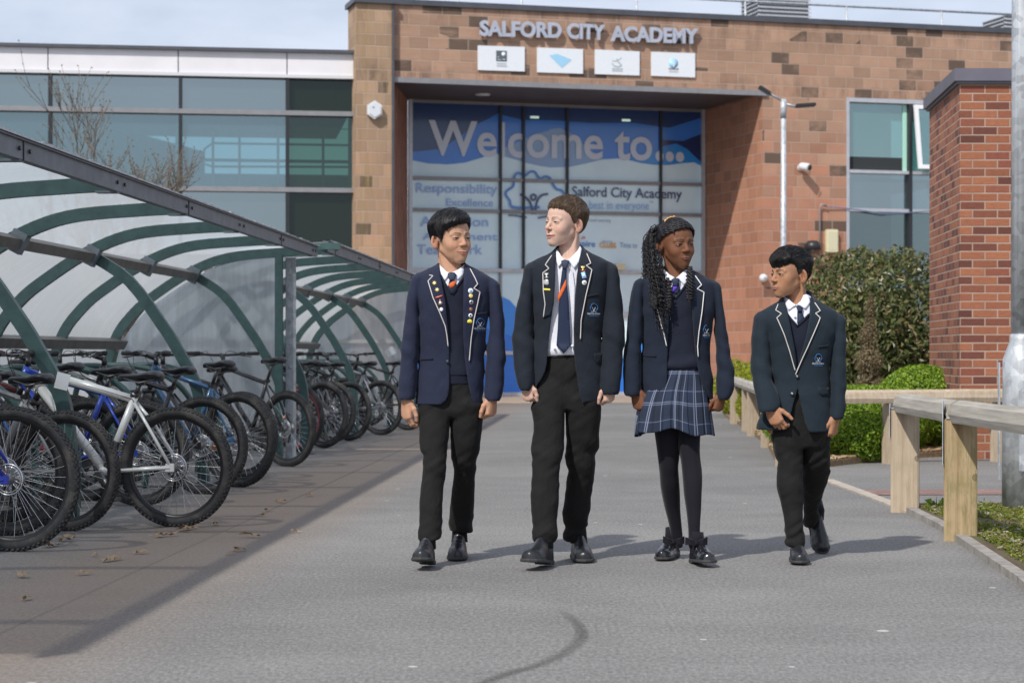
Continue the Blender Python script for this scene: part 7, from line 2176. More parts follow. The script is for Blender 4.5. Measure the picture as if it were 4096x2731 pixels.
    Rr = Loft(fg.rows('l', [(60,520,750,.01,.07),(110,492,776,.005,.085),(150,492,786,.0,.088),(240,498,780,.01,.088),(320,505,773,.015,.086),(420,511,760,.02,.080),(540,518,741,.03,.073),(640,526,721,.05,.068),(720,533,712,.08,.066),(800,526,710,.11,.066),(905,515,705,.15,.066),(1050,500,697,.20,.066),(1185,487,690,.24,.068),(1200,489,688,.245,.068)]))
    pel = Loft(fg.rows('l', [(250,300,660,.0,.07),(180,255,770,.005,.088),(60,250,768,.01,.088),(-120,262,740,.012,.082),(-300,285,720,.012,.076)]))
    lf = leg_field([Lr, Rr], pel, 41)
    lo = A3((-.3, -.3, min(Lr.zl, Rr.zl)-.02)); hi = A3((.3, .36, pel.zh+.02))
    field_obj('trousers', lf, lo, hi, .0045, M['trousers'], fg.root, 2.0)
    fx = lambda px, Y: (px-2048)/F*Y - fg.Xc
    shoe(fg, (fx(1716, 8.98), 8.975-9.12, .004), -6, 9, .265, 'strap')
    shoe(fg, (fx(1842, 9.42), 9.42-9.12, 0), -3, 0, .265, 'strap')
    # head
    hd = Head((0, 0, 0), yaw=37, pitch=0, roll=-2, scale=1.02, jaw=.98, smile=.9, nose=1.02, noseL=.90, lip=.66, lipw=1.12, eye=.0024, cheek=1.05, brow_z=.132)
    ch = fg.pt('u', 434, 445, .0); hd.pos = A3((ch[0], .012, ch[2]))
    hand1 = hand_field(fg.pt('u', 113, 1392, -.045), (.62, -.78, .05), (.78, .62, .0), (-.02, .0, 1), .96, ((28,38,25),(32,44,28),(36,46,28),(38,44,28)), pinch=.0)
    hand2 = hand_field(fg.pt('u', 712, 1372, -.04), (-.62, -.78, 0), (-.78, .62, 0), (.06, .0, 1), .93, ((60,70,30),(64,74,35),(66,72,35),(66,70,35)), pinch=-.002)
    sk = (.47, .275, .178)
    finish_common(fg, hd, [(hand1, None, fg.pt('u', 113, 1440, -.045)), (hand2, None, fg.pt('u', 705, 1425, -.04))], sk, (.42, .14, .12), (.018, .013, .012), (.50, .20, .13), (nb + A3((0, .01, -.05)), (.049*1.02, .058)), 1, legs=[Lr, Rr])
    hd.eyes(fg.root, ('dark', (.02, .012, .008)), look=(6, 0))
    def hl(phi):
        a = np.degrees(phi)
        # hair swept to the left of the picture: head's own right; fringe lower toward the right temple
        return np.interp(a, [-180,-150,-120,-100,-88,-78,-70,-62,-50,-30,0,25,45,60,75,85,100,120,150,180], [.030,.036,.052,.086,.118,.112,.094,.108,.140,.156,.170,.178,.176,.160,.120,.100,.086,.052,.036,.030])
    def th(phi, z): return .0065 + .017*sst(z, .11, .19) + .004*(np.abs(phi) < 1)
    def comb(L):
        x, y, z = L.T; d = np.stack([-(.25 + 0*x) + np.where(z > .19, -.55, -.0)*1.0, np.where(y < -.01, -.5, .35), -.75 + 0*z], 1)
        top = sst(z, .17, .205)[:, None]; side = np.stack([-.9 + 0*x, -.55 + 0*x, -.25 + 0*x], 1)
        return d*(1-top) + side*top
    hm = hair_mat('black_hair', (.004, .004, .005), (.016, .015, .017))
    hair_cap(hd, hl, th, 'hair', hm, fg.root, comb, seed=5, strands=1500, L=.042, r_=.0008)
    return fg, hd
def make_p2():
    fg = Fig('tallest boy with short brown hair, dark blazer open over white shirt and long tie', 2262, 9.10, (2030, 740, 1.742), (2030, 1500, 1.96), (.0125, .0165, .0245), 'two')
    start(fg)
    fg.torso_rows = [(412,348,518,.05,.048,2),(440,332,540,.042,.062,2),(478,285,595,.033,.078,2.1),(512,205,665,.027,.092,2.3),(545,165,712,.02,.103,2.5),(610,160,712,.012,.112,2.6),(740,170,690,.006,.116,2.6),(900,178,670,.004,.114,2.5),(1050,176,658,.008,.107,2.4),(1150,165,660,.01,.108,2.4),(1260,152,664,.01,.112,2.4),(1400,150,666,.01,.116,2.4),(1515,150,655,.01,.118,2.4)]
    sl = [[(545,128,168,.022,.030),(562,116,182,.02,.055),(610,108,190,.018,.068),(700,94,188,.012,.072),(820,72,182,.004,.070),(950,48,180,-.004,.066),(1050,36,184,-.012,.066),(1140,37,186,-.02,.064),(1240,44,186,-.035,.060),(1330,56,182,-.05,.056),(1408,76,172,-.06,.052),(1445,88,162,-.065,.048)],
          [(542,700,745,.022,.030),(560,688,762,.02,.056),(620,684,774,.015,.070),(730,676,790,.01,.073),(860,663,806,.005,.069),(980,659,813,.0,.067),(1090,657,811,-.01,.064),(1220,654,804,-.02,.058),(1330,650,796,-.03,.054),(1440,648,778,-.035,.052),(1470,652,772,-.036,.050)]]
    op = [(346,400),(340,470),(332,560),(327,700),(320,830),(303,950),(288,1080),(278,1180),(275,1240),(262,1300),(238,1352),(210,1390),(188,1440),(170,1500),(165,1600),(540,1600),(521,1512),(508,1480),(499,1440),(488,1360),(476,1280),(463,1150),(461,1000),(466,850),(481,640),(500,520),(522,400)]
    cv = [([(540,1513),(700,1508),(700,1600),(520,1600)], 'all'), ([(100,1420),(700,1420),(700,1600),(100,1600)], 'back')]
    build_jacket(fg, fg.torso_rows, sl, op, cv, seed=61, elbow=(fg.u(100, 1050)[2],))
    J = fg.J; bz = fg.blazer; lm = fg.jm
    decal('lapel', J, fg.poly('u', [(343,430),(334,560),(329,700),(322,830),(300,905),(250,925),(262,830),(250,740),(246,612),(288,580),(263,555),(308,488),(328,452)]), .003, .004, lm, bz)
    decal('lapel', J, fg.poly('u', [(524,430),(500,520),(482,640),(467,850),(464,1000),(507,1075),(512,940),(545,770),(575,650),(588,590),(550,560),(581,545),(558,478),(545,445)]), .003, .004, lm, bz)
    for pp in ([(310,486),(264,554),(289,581),(247,612),(250,740),(262,830),(250,920)], [(556,474),(570,512),(581,545),(549,560),(588,590),(575,650),(546,770),(513,940),(508,1074)]):
        surf_tube('piping', J, fg.poly('u', pp), .0025, M['piping'], bz, off=.008, k=1)
    st_ = Loft(fg.rows('u', [(432,358,505,.035,.05,2),(500,305,565,.02,.08,2.2),(600,235,640,.012,.093,2.4),(900,245,610,.008,.095,2.4),(1100,250,600,.005,.092,2.4),(1150,250,600,.004,.096,2.4),(1182,255,595,.006,.090,2.4),(1198,262,590,.008,.083,2.3)]))
    def sf(P):
        Q_ = P @ rotm(0, 12, 0); return st_.sdf(P, .01) + .0055*vnoise(Q_, (16, 10, 5), 8) + .0030*np.exp(-((P[:, 2]-fg.u(0, 1130)[2])/.05)**2)*vnoise(P, (20, 12, 30), 4)
    vp = fg.poly('u', [(335,380),(346,452),(392,512),(425,520),(448,502),(514,424),(525,380)])
    sh = field_obj('shirt', carved(sf, vp, .035), A3((-.24, -.16, st_.zl-.02)), A3((.24, .16, st_.zh+.02)), .0040, M['shirt'], fg.root, 2.5)
    sf2 = lambda P: st_.sdf(P, .01) - .004
    nb = fg.pt('u', 428, 462, .024)
    col = collar(fg, nb, .053, fg.poly('u', [(342,442),(338,490),(343,535),(356,572),(395,520),(382,505),(358,460)]), fg.poly('u', [(512,412),(524,440),(503,530),(465,582),(424,518),(440,508),(490,455)]), sf2, vp, parent=sh)
    surf_tube('placket', sf2, fg.poly('u', [(425,560),(452,600),(465,700),(462,850),(458,1000),(452,1170)]), .0018, M['shirt'], sh, off=.004, k=1)
    decal('tie_blade', sf2, fg.poly('u', [(384,570),(414,570),(410,655),(425,800),(436,1000),(441,1115),(392,1175),(341,1118),(350,1000),(357,830),(368,690)], -.1), .007, .005, M['tie_navy'], sh)
    decal('tie_stripe', sf2, fg.poly('u', [(407,656),(411,705),(353,816),(350,770)], -.1), .0125, .001, M['tie_orange'], sh)
    decal('tie_knot', col, fg.poly('u', [(374,527),(400,518),(430,526),(427,548),(412,582),(384,582)], -.1), .008, .008, M['tie_navy'], sh, step=.006)
    for x, y in ((327,1137),(452,1120)): disc_badge(fg, sf2, x, y, .0055, M['enamel_white'], sh, name='shirt_button')
    # badges
    cup = [(-15,-16),(15,-16),(12,-4),(3,4),(3,12),(14,14),(14,18),(-14,18),(-14,14),(-3,12),(-3,4),(-12,-4)]
    disc_badge(fg, J, 271, 628, .01, M['silver'], bz, shape=cup); disc_badge(fg, J, 526, 580, .01, M['gold'], bz, shape=cup)
    disc_badge(fg, J, 527, 594, .01, M['enamel_red'], bz, shape=[(-18,-3),(18,-5),(18,4),(-18,5)])
    disc_badge(fg, J, 268, 675, .01, M['silver'], bz, shape=[(-18,-10),(4,-22),(18,-12),(19,16),(8,24),(-16,16)])
    disc_badge(fg, J, 274, 727, .01, M['yellow'], bz, shape=[(-24,-8),(23,-4),(24,8),(-22,6)])
    disc_badge(fg, J, 531, 628, .01, M['enamel_sky'], bz, shape=[(-20,-18),(8,-27),(20,18),(-8,26)], rim=M['enamel_white'])
    disc_badge(fg, J, 535, 680, .0105, M['enamel_white'], bz, rim=M['silver'])
    crest(fg, J, 603, 860, 1.0, bz)
    decal('pocket_flap', J, fg.poly('u', [(604,1172),(662,1168),(660,1238),(622,1242),(604,1205)]), .001, .003, lm, bz)
    decal('breast_pocket', J, fg.poly('u', [(555,768),(635,752),(637,766),(556,784)]), .002, .003, lm, bz)
    Lr = Loft(fg.rows('l', [(-20,230,430,.01,.06),(40,205,450,.01,.075),(110,190,452,.008,.086),(200,188,453,-.005,.092),(300,195,450,-.02,.088),(380,201,448,-.035,.084),(470,200,446,-.05,.080),(570,191,440,-.065,.077),(640,192,428,-.075,.074),(720,190,412,-.085,.072),(850,183,408,-.10,.070),(950,180,406,-.11,.069),(1050,184,397,-.12,.066),(1150,190,388,-.13,.065),(1230,197,389,-.14,.066),(1300,208,378,-.145,.064),(1318,214,374,-.148,.060)]))
    Rr = Loft(fg.rows('l', [(-20,470,660,.01,.06),(40,448,690,.01,.075),(110,445,715,.008,.084),(200,450,734,.005,.090),(300,453,732,.01,.087),(400,455,727,.02,.084),(500,459,721,.03,.080),(600,461,704,.05,.075),(690,468,681,.06,.071),(740,470,676,.07,.070),(830,463,672,.09,.069),(950,447,656,.12,.068),(1050,432,650,.14,.067),(1150,424,630,.16,.064),(1200,438,606,.17,.058),(1240,428,617,.175,.063),(1290,436,612,.178,.062),(1312,446,604,.18,.056)]))
    pel = Loft(fg.rows('u', [(1560,250,620,.0,.07),(1480,180,630,.008,.084),(1380,205,622,.012,.086),(1280,245,605,.01,.092),(1190,262,590,.01,.088),(1178,264,588,.01,.086)]))
    lf = leg_field([Lr, Rr], pel, 71, 1.25)
    tr = field_obj('trousers', lf, A3((-.3, -.3, min(Lr.zl, Rr.zl)-.02)), A3((.3, .34, pel.zh+.02)), .0045, M['trousers'], fg.root, 2.0)
    decal('waistband', lambda P: pel.sdf(P, .01), fg.poly('u', [(278,1180),(463,1168),(463,1192),(277,1206)], -.08), .002, .003, M['trousers'], tr)
    fx = lambda px, Y: (px-2048)/F*Y - fg.Xc
    shoe(fg, (fx(2192, 8.99), 8.985-9.10, .003), -19, 7, .285, 'lace', Wd=1.02)
    shoe(fg, (fx(2308, 9.34), 9.335-9.10, 0), 6, 0, .275, 'lace', Wd=1.02)
    hd = Head((0, 0, 0), yaw=-52, pitch=-2, roll=2, scale=.985, jaw=.95, smile=.75, nose=.92, noseL=1.15, lip=.64, lipw=1.10, mouth_open=.0022, eye=.0021, brow_t=.0042, cheek=.95, chin=1.1, brow_z=.1315)
    ch = fg.pt('u', 391, 435, 0); hd.pos = A3((ch[0], .010, ch[2]))
    h1 = hand_field(fg.pt('u', 128, 1382, -.062), (.70, -.70, 0), (.70, .70, 0), (-.15, .1, 1), .86, ((72,78,35),(76,80,38),(78,80,38),(78,78,38)), pinch=.004)
    h2 = hand_field(fg.pt('u', 714, 1385, -.04), (-.72, -.68, 0), (-.68, .72, 0), (.05, .0, 1), .90, ((58,72,30),(66,76,35),(70,76,35),(70,74,35)), pinch=-.002)
    finish_common(fg, hd, [(h1, None, fg.pt('u', 130, 1430, -.06)), (h2, None, fg.pt('u', 705, 1440, -.04))], (.55, .375, .295), (.46, .15, .14), (.085, .045, .025), (.54, .25, .18), (nb + A3((0, .012, -.05)), (.046, .055)), 2, .8, legs=[Lr, Rr])
    hd.eyes(fg.root, ('hazel', (.05, .045, .03)), look=(-4, 0))
    def hl(phi):
        a = np.degrees(phi)
        return np.interp(a, [-180,-150,-120,-100,-88,-80,-72,-60,-40,-20,0,20,40,55,65,75,84,92,105,120,150,180], [.034,.040,.060,.090,.118,.108,.125,.150,.165,.172,.172,.168,.162,.150,.132,.110,.102,.118,.100,.062,.040,.034])
    def th(phi, z): return .0045 + .0125*sst(z, .12, .20) + .004*sst(z, .10, .16)*(np.cos(phi) < .2)
    def comb(L):
        x, y, z = L.T; side = np.stack([.10*np.clip(x/.05, -1, 1), np.where(y < .03, -.35, .20), -.85+0*z], 1)
        top = sst(z, .165, .20)[:, None]; fw = np.stack([.35+0*x, -.95+0*x, -.15+0*x], 1)
        return side*(1-top) + fw*top
    hm = hair_mat('brown_hair', (.045, .028, .016), (.21, .135, .08))
    hair_cap(hd, hl, th, 'hair', hm, fg.root, comb, seed=9, strands=1700, L=.036, r_=.0008, clump=(75, 75, 30))
    return fg, hd
def make_p3():
    fg = Fig('girl with long black braids, dark blazer over a V-neck jumper and a checked pleated skirt', 2712, 9.14, (2470, 840, 1.742), (2470, 1500, 1.96), (.011, .0165, .030), 'three')
    start(fg)
    fg.torso_rows = [(382,330,492,.05,.045,2),(412,305,515,.042,.058,2),(448,245,585,.033,.074,2.1),(480,190,640,.027,.086,2.3),(515,165,690,.02,.096,2.5),(580,165,690,.012,.104,2.6),(700,172,680,.006,.108,2.6),(850,178,655,.004,.105,2.5),(960,172,645,.008,.098,2.4),(1060,165,648,.01,.098,2.4),(1180,160,662,.01,.106,2.4),(1310,162,668,.01,.114,2.4),(1355,170,680,.01,.116,2.4)]
    sl = [[(475,138,178,.022,.028),(492,122,190,.02,.05),(540,106,186,.018,.062),(640,86,184,.012,.066),(760,72,180,.004,.065),(880,58,174,-.004,.062),(980,47,164,-.012,.060),(1080,42,160,-.02,.058),(1180,42,162,-.03,.055),(1306,46,162,-.04,.050)],
          [(502,672,700,.022,.028),(520,662,715,.02,.05),(580,664,725,.015,.062),(680,668,738,.01,.066),(800,676,755,.005,.065),(900,680,768,.0,.063),(1000,682,785,-.01,.060),(1100,690,808,-.02,.058),(1180,692,816,-.03,.056),(1260,690,800,-.04,.052),(1335,694,768,-.045,.046)]]
    op = [(322,340),(334,430),(345,560),(354,700),(354,850),(352,960),(348,1100),(346,1190),(336,1255),(315,1298),(285,1313),(285,1460),(720,1460),(684,1353),(632,1300),(592,1220),(566,1120),(546,1000),(531,850),(521,700),(512,560),(500,430),(500,340)]
    cv = [([(60,1312),(285,1312),(285,1460),(60,1460)], 'all'), ([(270,1318),(760,1318),(760,1460),(270,1460)], 'back')]
    build_jacket(fg, fg.torso_rows, sl, op, cv, seed=91, elbow=(fg.u(100, 980)[2],))
    J = fg.J; bz = fg.blazer; lm = fg.jm
    decal('lapel', J, fg.poly('u', [(326,392),(340,520),(352,640),(356,760),(354,850),(346,950),(325,870),(300,780),(270,660),(254,585),(240,520),(265,500),(280,485),(268,472),(290,420)]), .003, .004, lm, bz)
    decal('lapel', J, fg.poly('u', [(502,398),(512,560),(521,700),(531,850),(545,985),(564,1022),(560,950),(568,850),(590,700),(605,572),(556,548),(589,520),(552,456),(530,410)]), .003, .004, lm, bz)
    for pp in ([(266,472),(281,485),(260,498)], [(254,585),(270,660),(300,780),(325,870),(343,948)], [(550,455),(589,520),(557,548),(605,572),(590,700),(568,850),(560,950),(565,1022)]):
        surf_tube('piping', J, fg.poly('u', pp), .0023, mat('white_piping', (.74, .72, .70), .8), bz, off=.008, k=1)
    jr = Loft(fg.rows('u', [(400,338,490,.035,.052,2),(450,300,540,.02,.074,2.2),(560,255,590,.012,.086,2.4),(720,250,590,.006,.092,2.4),(900,262,590,.006,.087,2.4),(1000,268,596,.006,.086,2.4),(1070,262,606,.006,.094,2.4),(1098,268,600,.006,.090,2.4),(1112,275,594,.008,.084,2.4)]))
    st_ = Loft([(z, cx, cy, wx-.006, wy-.006, n) for (z, cx, cy, wx, wy, n) in zip(jr.Z[::8], jr.T[::8, 0], jr.T[::8, 1], jr.T[::8, 2], jr.T[::8, 3], jr.T[::8, 4])])
    vneck = fg.poly('u', [(290,340),(335,490),(408,612),(500,490),(540,340)])
    jf0 = lambda P: jr.sdf(P, .01) + fold_noise(P, .0030, 37) + .004*np.exp(-((P[:, 2]-fg.u(0, 1050)[2])/.03)**2)*vnoise(P, (18, 10, 26), 3)
    jf = lambda P: smax(jf0(P), -np.maximum(poly2d(P[:, 0], P[:, 2], vneck), P[:, 1]-.03), .003)
    jp = field_obj('jumper', jf, A3((-.22, -.16, jr.zl-.02)), A3((.22, .16, jr.zh+.02)), .0042, M['jumper'], fg.root, 2.5)
    surf_tube('neck_rib', jf0, fg.poly('u', [(336,492),(370,555),(408,615),(455,555),(500,492)]), .006, M['jumper'], jp, off=.001, k=1)
    sf = lambda P: st_.sdf(P, .01)
    vp = fg.poly('u', [(308,340),(322,402),(360,455),(408,474),(440,452),(490,408),(505,340)])
    sh = field_obj('shirt', carved(sf, vp, .03), A3((-.2, -.15, fg.u(0, 700)[2])), A3((.2, .15, st_.zh+.02)), .0045, M['shirt'], fg.root, 2.5)
    nb = fg.pt('u', 412, 432, .022)
    col = collar(fg, nb, .050, fg.poly('u', [(318,396),(324,450),(346,490),(368,502),(404,468),(370,448),(335,405)]), fg.poly('u', [(494,402),(450,440),(420,466),(448,498),(470,522),(492,490),(498,450)]), sf, vp, parent=sh)
    decal('tie_blade', sf, fg.poly('u', [(388,505),(432,505),(440,560),(412,590),(380,570)], -.1), .005, .005, M['tie_navy'], sh)
    decal('tie_stripe', sf, fg.poly('u', [(392,532),(420,528),(414,548),(385,574)], -.1), .011, .002, M['tie_purple'], sh)
    decal('tie_knot', col, fg.poly('u', [(380,482),(408,470),(434,478),(432,500),(420,528),(392,528)], -.1), .008, .008, M['tie_navy'], sh, step=.006)
    crest(fg, J, 628, 836, 1.0, bz, half=True)
    decal('welt_pocket', J, fg.poly('u', [(172,1000),(205,1008),(272,1012),(270,1024),(205,1020),(173,1010)]), .001, .003, M['jumper'], bz)
    # pleated skirt as its own cloth surface
    m_, t, b, o = new_mat('checked_skirt_cloth'); q = NT(t)
    uvn = q.n('ShaderNodeTexCoord').outputs['UV']; x, y, z = q.sep(uvn)
    def stripes(c, per, specs):
        f = q.math('FRACT', q.math('DIVIDE', c, per)); out = None
        for p, w in specs:
            k = q.math('LESS_THAN', q.math('ABSOLUTE', q.math('SUBTRACT', f, p)), w); out = k if out is None else q.math('MAXIMUM', out, k)
        return out
    vs_ = stripes(x, .118, [(.12, .020), (.20, .020), (.62, .014)]); hs_ = stripes(y, .142, [(.18, .020), (.245, .016), (.80, .012)])
    base = q.mix(q.math('MULTIPLY', stripes(x, .118, [(.40, .16)]), .55), (.012, .022, .050), (.006, .010, .022))
    base = q.mix(q.math('MULTIPLY', stripes(y, .142, [(.52, .16)]), .4), base, (.006, .010, .022))
    base = q.mix(q.math('MULTIPLY', hs_, .55), base, (.16, .19, .27)); base = q.mix(q.math('MULTIPLY', vs_, .75), base, (.20, .23, .32))
    q.l(base, b.inputs['Base Color']); b.inputs['Roughness'].default_value = .9; q.l(q.bump(q.noise(300, 2, .6), .2, .0012), b.inputs['Normal'])
    sk_rows = fg.rows('u', [(1085,285,585,.008,.078,2.2),(1120,268,595,.008,.086,2.2),(1180,225,615,.006,.098,2.2),(1260,170,635,.0,.112,2.2),(1350,138,648,-.005,.124,2.2),(1450,118,660,-.01,.132,2.2),(1548,108,672,-.012,.138,2.2)])
    SK = Loft(sk_rows); NTH, NZ = 420, 46; V = []; UV = []
    for j in range(NZ):
        v = j/(NZ-1); zt = SK.zh + (SK.zl-SK.zh)*v; cx, cy, wx, wy, n = [float(a) for a in SK.par(np.array([zt]))]
        for i in range(NTH):
            th_ = 2*math.pi*i/NTH; pl = 22; ph = (th_/(2*math.pi)*pl) % 1.0
            saw = (ph if ph < .8 else (1-ph)*4)*.011*(.25 + .75*v) + .010*v*v*math.sin(th_*5+1.3) + .005*v*math.sin(th_*9)
            ca, sa = math.cos(th_), math.sin(th_); rr_ = 1/((abs(ca/wx)**n + abs(sa/wy)**n)**(1/n)) - .004 + saw - .006*v
            hem = -.016*v*math.sin(th_*2.0+2.2) - .008*v*math.sin(th_*5+.4)
            V.append((cx + ca*rr_, cy + sa*rr_, zt + hem*v)); UV.append((th_/(2*math.pi)*.98 + saw*1.2, (SK.zh-zt)))
    Fq = []
    for j in range(NZ-1):
        for i in range(NTH):
            k = (i+1) % NTH; Fq.append((j*NTH+i, (j+1)*NTH+i, (j+1)*NTH+k, j*NTH+k))
    me = np_mesh('skirt', np.array(V), np.array(Fq), m_); ul = me.uv_layers.new(name='UV')
    fi = 0
    for p in me.polygons:
        i0 = fi % NTH; last = i0 == NTH-1; fi += 1
        for li, vi in zip(p.loop_indices, p.vertices):
            u_, v_ = UV[vi]; 
            if last and vi % NTH == 0: u_ += .98
            ul.data[li].uv = (u_, v_)
    so = link('skirt', me, fg.root); md = so.modifiers.new('thickness', 'SOLIDIFY'); md.thickness = .002
    # legs in tights
    Lr = Loft(fg.rows('l', [(250,270,470,.01,.075),(340,282,473,.01,.078),(440,290,475,.01,.075),(550,305,480,.02,.068),(650,317,483,.03,.060),(720,325,476,.04,.056),(790,331,480,.06,.056),(860,336,485,.08,.058),(950,350,490,.11,.055),(1050,372,492,.14,.048),(1150,398,500,.16,.040),(1230,413,508,.175,.036),(1300,416,512,.185,.036),(1350,414,512,.19,.038)]))
    Rr = Loft(fg.rows('l', [(250,480,660,.0,.075),(340,480,657,-.005,.078),(400,478,655,-.01,.075),(520,476,646,-.02,.070),(600,482,645,-.025,.064),(680,498,652,-.03,.060),(740,505,660,-.035,.058),(830,513,663,-.04,.060),(950,523,658,-.045,.056),(1050,538,655,-.05,.048),(1150,550,648,-.06,.040),(1240,556,646,-.065,.036),(1310,556,648,-.07,.036),(1350,556,650,-.07,.038)]))
    lf = lambda P: smin(Lr.sdf(P, .01), Rr.sdf(P, .01), .006)
    field_obj('tights', lf, A3((-.25, -.25, Lr.zl-.02)), A3((.25, .32, Rr.zh+.02)), .0040, M['tights'], fg.root, 2.0)
    fx = lambda px, Y: (px-2048)/F*Y - fg.Xc
    for (px, hy, yaw, pit, bx, by) in ((2700, 9.385, -20, 0, 440, 1300), (2776, 9.10, 12, 4, 618, 1308)):
        s_ = shoe(fg, (fx(px, hy), hy-9.14, .002), yaw, pit, .245, 'mary', 'patent', Wd=.98)
        dy = (.12 if yaw < 0 else -.14)
        c = fg.pt('l', bx, by, dy); g = MB()
        for sg in (-1, 1):     # ribbon bow on the strap
            tip = c + A3((sg*.050, -.004, .006)); up_, dn = A3((0, -.004, .019)), A3((0, .004, -.019))
            g.add([c + A3((0, -.012, .006)), tip + up_, tip + dn, c + A3((0, -.012, -.008)), tip*.55 + c*.45 + A3((0, -.020, .012)), tip*.55 + c*.45 + A3((0, -.018, -.012))], [(0,4,1),(4,5,2,1),(5,3,2),(0,3,5,4)], 0, False)
            e1 = c + A3((sg*.022, -.016, -.050)); g.add([c + A3((0, -.014, 0)), e1 + A3((-.008, 0, .006)), e1 + A3((.010, 0, -.004)), c + A3((sg*.010, -.016, .002))], [(0,1,2,3)], 0, False)
        g.cbox(c + A3((0, -.014, -.001)), (.018, .014, .020), bev=.004)
        g.build('ribbon_bow', M['tights'], s_)
        g = MB(); g.tube([tuple(c + A3((.040*math.cos(a), .028 + .036*math.sin(a), -.002))) for a in np.linspace(0, 2*math.pi, 22)[:-1]], .009, 6, closed=True); g.build('ankle_strap', M['tights'], s_)
    hd = Head((0, 0, 0), yaw=27, pitch=2, roll=-3, scale=.985, jaw=.86, smile=.25, nose=1.14, noseL=.88, lip=.95, lipw=1.16, eye=.0032, cheek=1.0, chin=.95, brow_z=.1335)
    ch = fg.pt('u', 452, 408, 0); hd.pos = A3((fg.pt('u', 414, 408, 0)[0], .008, ch[2]))
    h1 = hand_field(fg.pt('u', 128, 1262, -.045), (.80, -.60, .0), (.60, .80, 0), (-.22, .05, 1), .92, ((66,78,30),(72,80,35),(76,80,35),(76,78,35)), pinch=-.012, tflex=(.006, .002))
    h2 = hand_field(fg.pt('u', 726, 1290, -.04), (-.8, -.6, 0), (-.6, .8, 0), (.25, .0, 1), .80, ((72,80,35),(76,80,38),(78,80,38),(78,78,38)))
    sk = (.165, .072, .037)
    finish_common(fg, hd, [(h1, None, fg.pt('u', 140, 1310, -.045)), (h2, None, fg.pt('u', 715, 1335, -.04))], sk, (.115, .048, .040), (.012, .008, .006), (.19, .065, .030), (nb + A3((0, .010, -.05)), (.042, .052)), 3, .85, legs=None)
    hd.eyes(fg.root, ('dark', (.02, .012, .008)), look=(4, 0))
    def hl(phi):
        a = np.degrees(phi)
        return np.interp(a, [-180,-130,-110,-95,-85,-70,-50,-25,0,25,50,65,78,90,110,130,180], [.035,.060,.085,.120,.142,.152,.166,.180,.187,.184,.170,.150,.125,.112,.085,.060,.035])
    def th(phi, z): return .0075 + .004*sst(z, .12, .2)
    def comb(L):
        x, y, z = L.T; return np.stack([-.25*np.sign(x)*0 - .15 + 0*x, .95+0*y, .25*(y < .02) - .5*(y > .05)], 1)
    hm = hair_mat('braid_black', (.003, .003, .004), (.014, .012, .014))
    cap, capf = hair_cap(hd, hl, th, 'hair', hm, fg.root, comb, seed=13, strands=500, L=.03, r_=.0008, clump=(40, 90, 90))
    rng = np.random.default_rng(77); rd = random.Random(77)
    def rope(g, P, r0, r1, twist=55, k=2):
        """two strands twisted round each other along the points P"""
        P = smooth_pts([tuple(p) for p in P], 10); n = len(P); P = [Vector(p) for p in P]; L = 0; c1 = []; c2 = []; rs = []
        for i in range(n):
            if i: L += (P[i]-P[i-1]).length
            t = (P[min(i+1, n-1)] - P[max(i-1, 0)]).normalized(); u = t.cross(Vector((.3, 1, .2))).normalized(); w = t.cross(u)
            r_ = r0 + (r1-r0)*i/(n-1); a = L*twist*6.28/ (r0*450)
            off = (u*math.cos(a) + w*math.sin(a))*r_*.55; c1.append(P[i]+off); c2.append(P[i]-off); rs.append(r_*.72)
        g.tube(c1, rs, 6); g.tube(c2, rs, 6)
    # cornrows gathered to the back and the braids wound across the hairline
    g = MB()
    for k, (dz, dy_) in enumerate(((.004, 0), (.013, .004), (.021, .012), (.030, .020))):
        pts = []
        for a in np.linspace(-108, 72, 14):
            ph = R(a); z = float(hl(np.array([ph]))[0]) + dz; z = max(z, .118 + .2*dz + (.03*(a+108)/60 if a < -60 else 0))
            lo_, hi_ = .04, .16; dirx, diry = math.sin(ph), -math.cos(ph)
            for _ in range(18):
                mid = (lo_+hi_)/2; v = hd.skull(A3([[dirx*mid, .012+diry*mid, z]]))[0]; lo_, hi_ = (mid, hi_) if v < .009 else (lo_, mid)
            pts.append(hd.wor((dirx*mid, .012+diry*mid, z)))
        rope(g, pts, .0058, .0058, 50)
    g.build('wound_braids', hm, cap)
    g = MB()
    for k in range(17):          # rows over the crown
        x0 = -.062 + k*.0078; pts = []
        for t in np.linspace(0, 1, 8):
            y = -.070 + t*.155; x = x0*(1-.35*t) - .010*t; lo_, hi_ = .12, .26
            for _ in range(18):
                mid = (lo_+hi_)/2; v = hd.skull(A3([[x, y, mid]]))[0]; lo_, hi_ = (mid, hi_) if v < .0105 else (lo_, mid)
            pts.append(hd.wor((x, y, mid)))
        pts = [p for p in pts if hd.loc(p[None])[0, 2] > .165]
        if len(pts) > 3: rope(g, pts, .0034, .0030, 40)
    g.build('cornrows', hm, cap)
    # gathered curls falling beside the face
    g = MB(); g2 = MB()
    knot = hd.wor((-.045, .060, .185))
    for k in range(120):
        s0 = knot + rng.normal(0, .012, 3) + A3((-.012, 0, -.02*rd.random()))
        ex = rd.uniform(-1, 1); ln = rd.choice([.17, .22, .27, .30, .34, .38]) if k > 10 else .44
        side = fg.pt('u', (188 + 62*rd.random()) if ln < .33 else (205 + 75*rd.random()), 0, 0)[0] + (.02 if ln > .36 else 0)
        yb = rd.uniform(-.03, .07) if ln < .33 else rd.uniform(-.135, -.10)
        zt = s0[2]
        mid1 = A3((side*.80 + s0[0]*.20 - .010, .045 + .3*yb, zt-.05)); 
        p2 = A3((side, yb*.8 + .02, zt-.55*ln)); p3 = A3((side + rd.uniform(-.012, .02) + (.020 if ln > .3 else 0), yb, zt-ln))
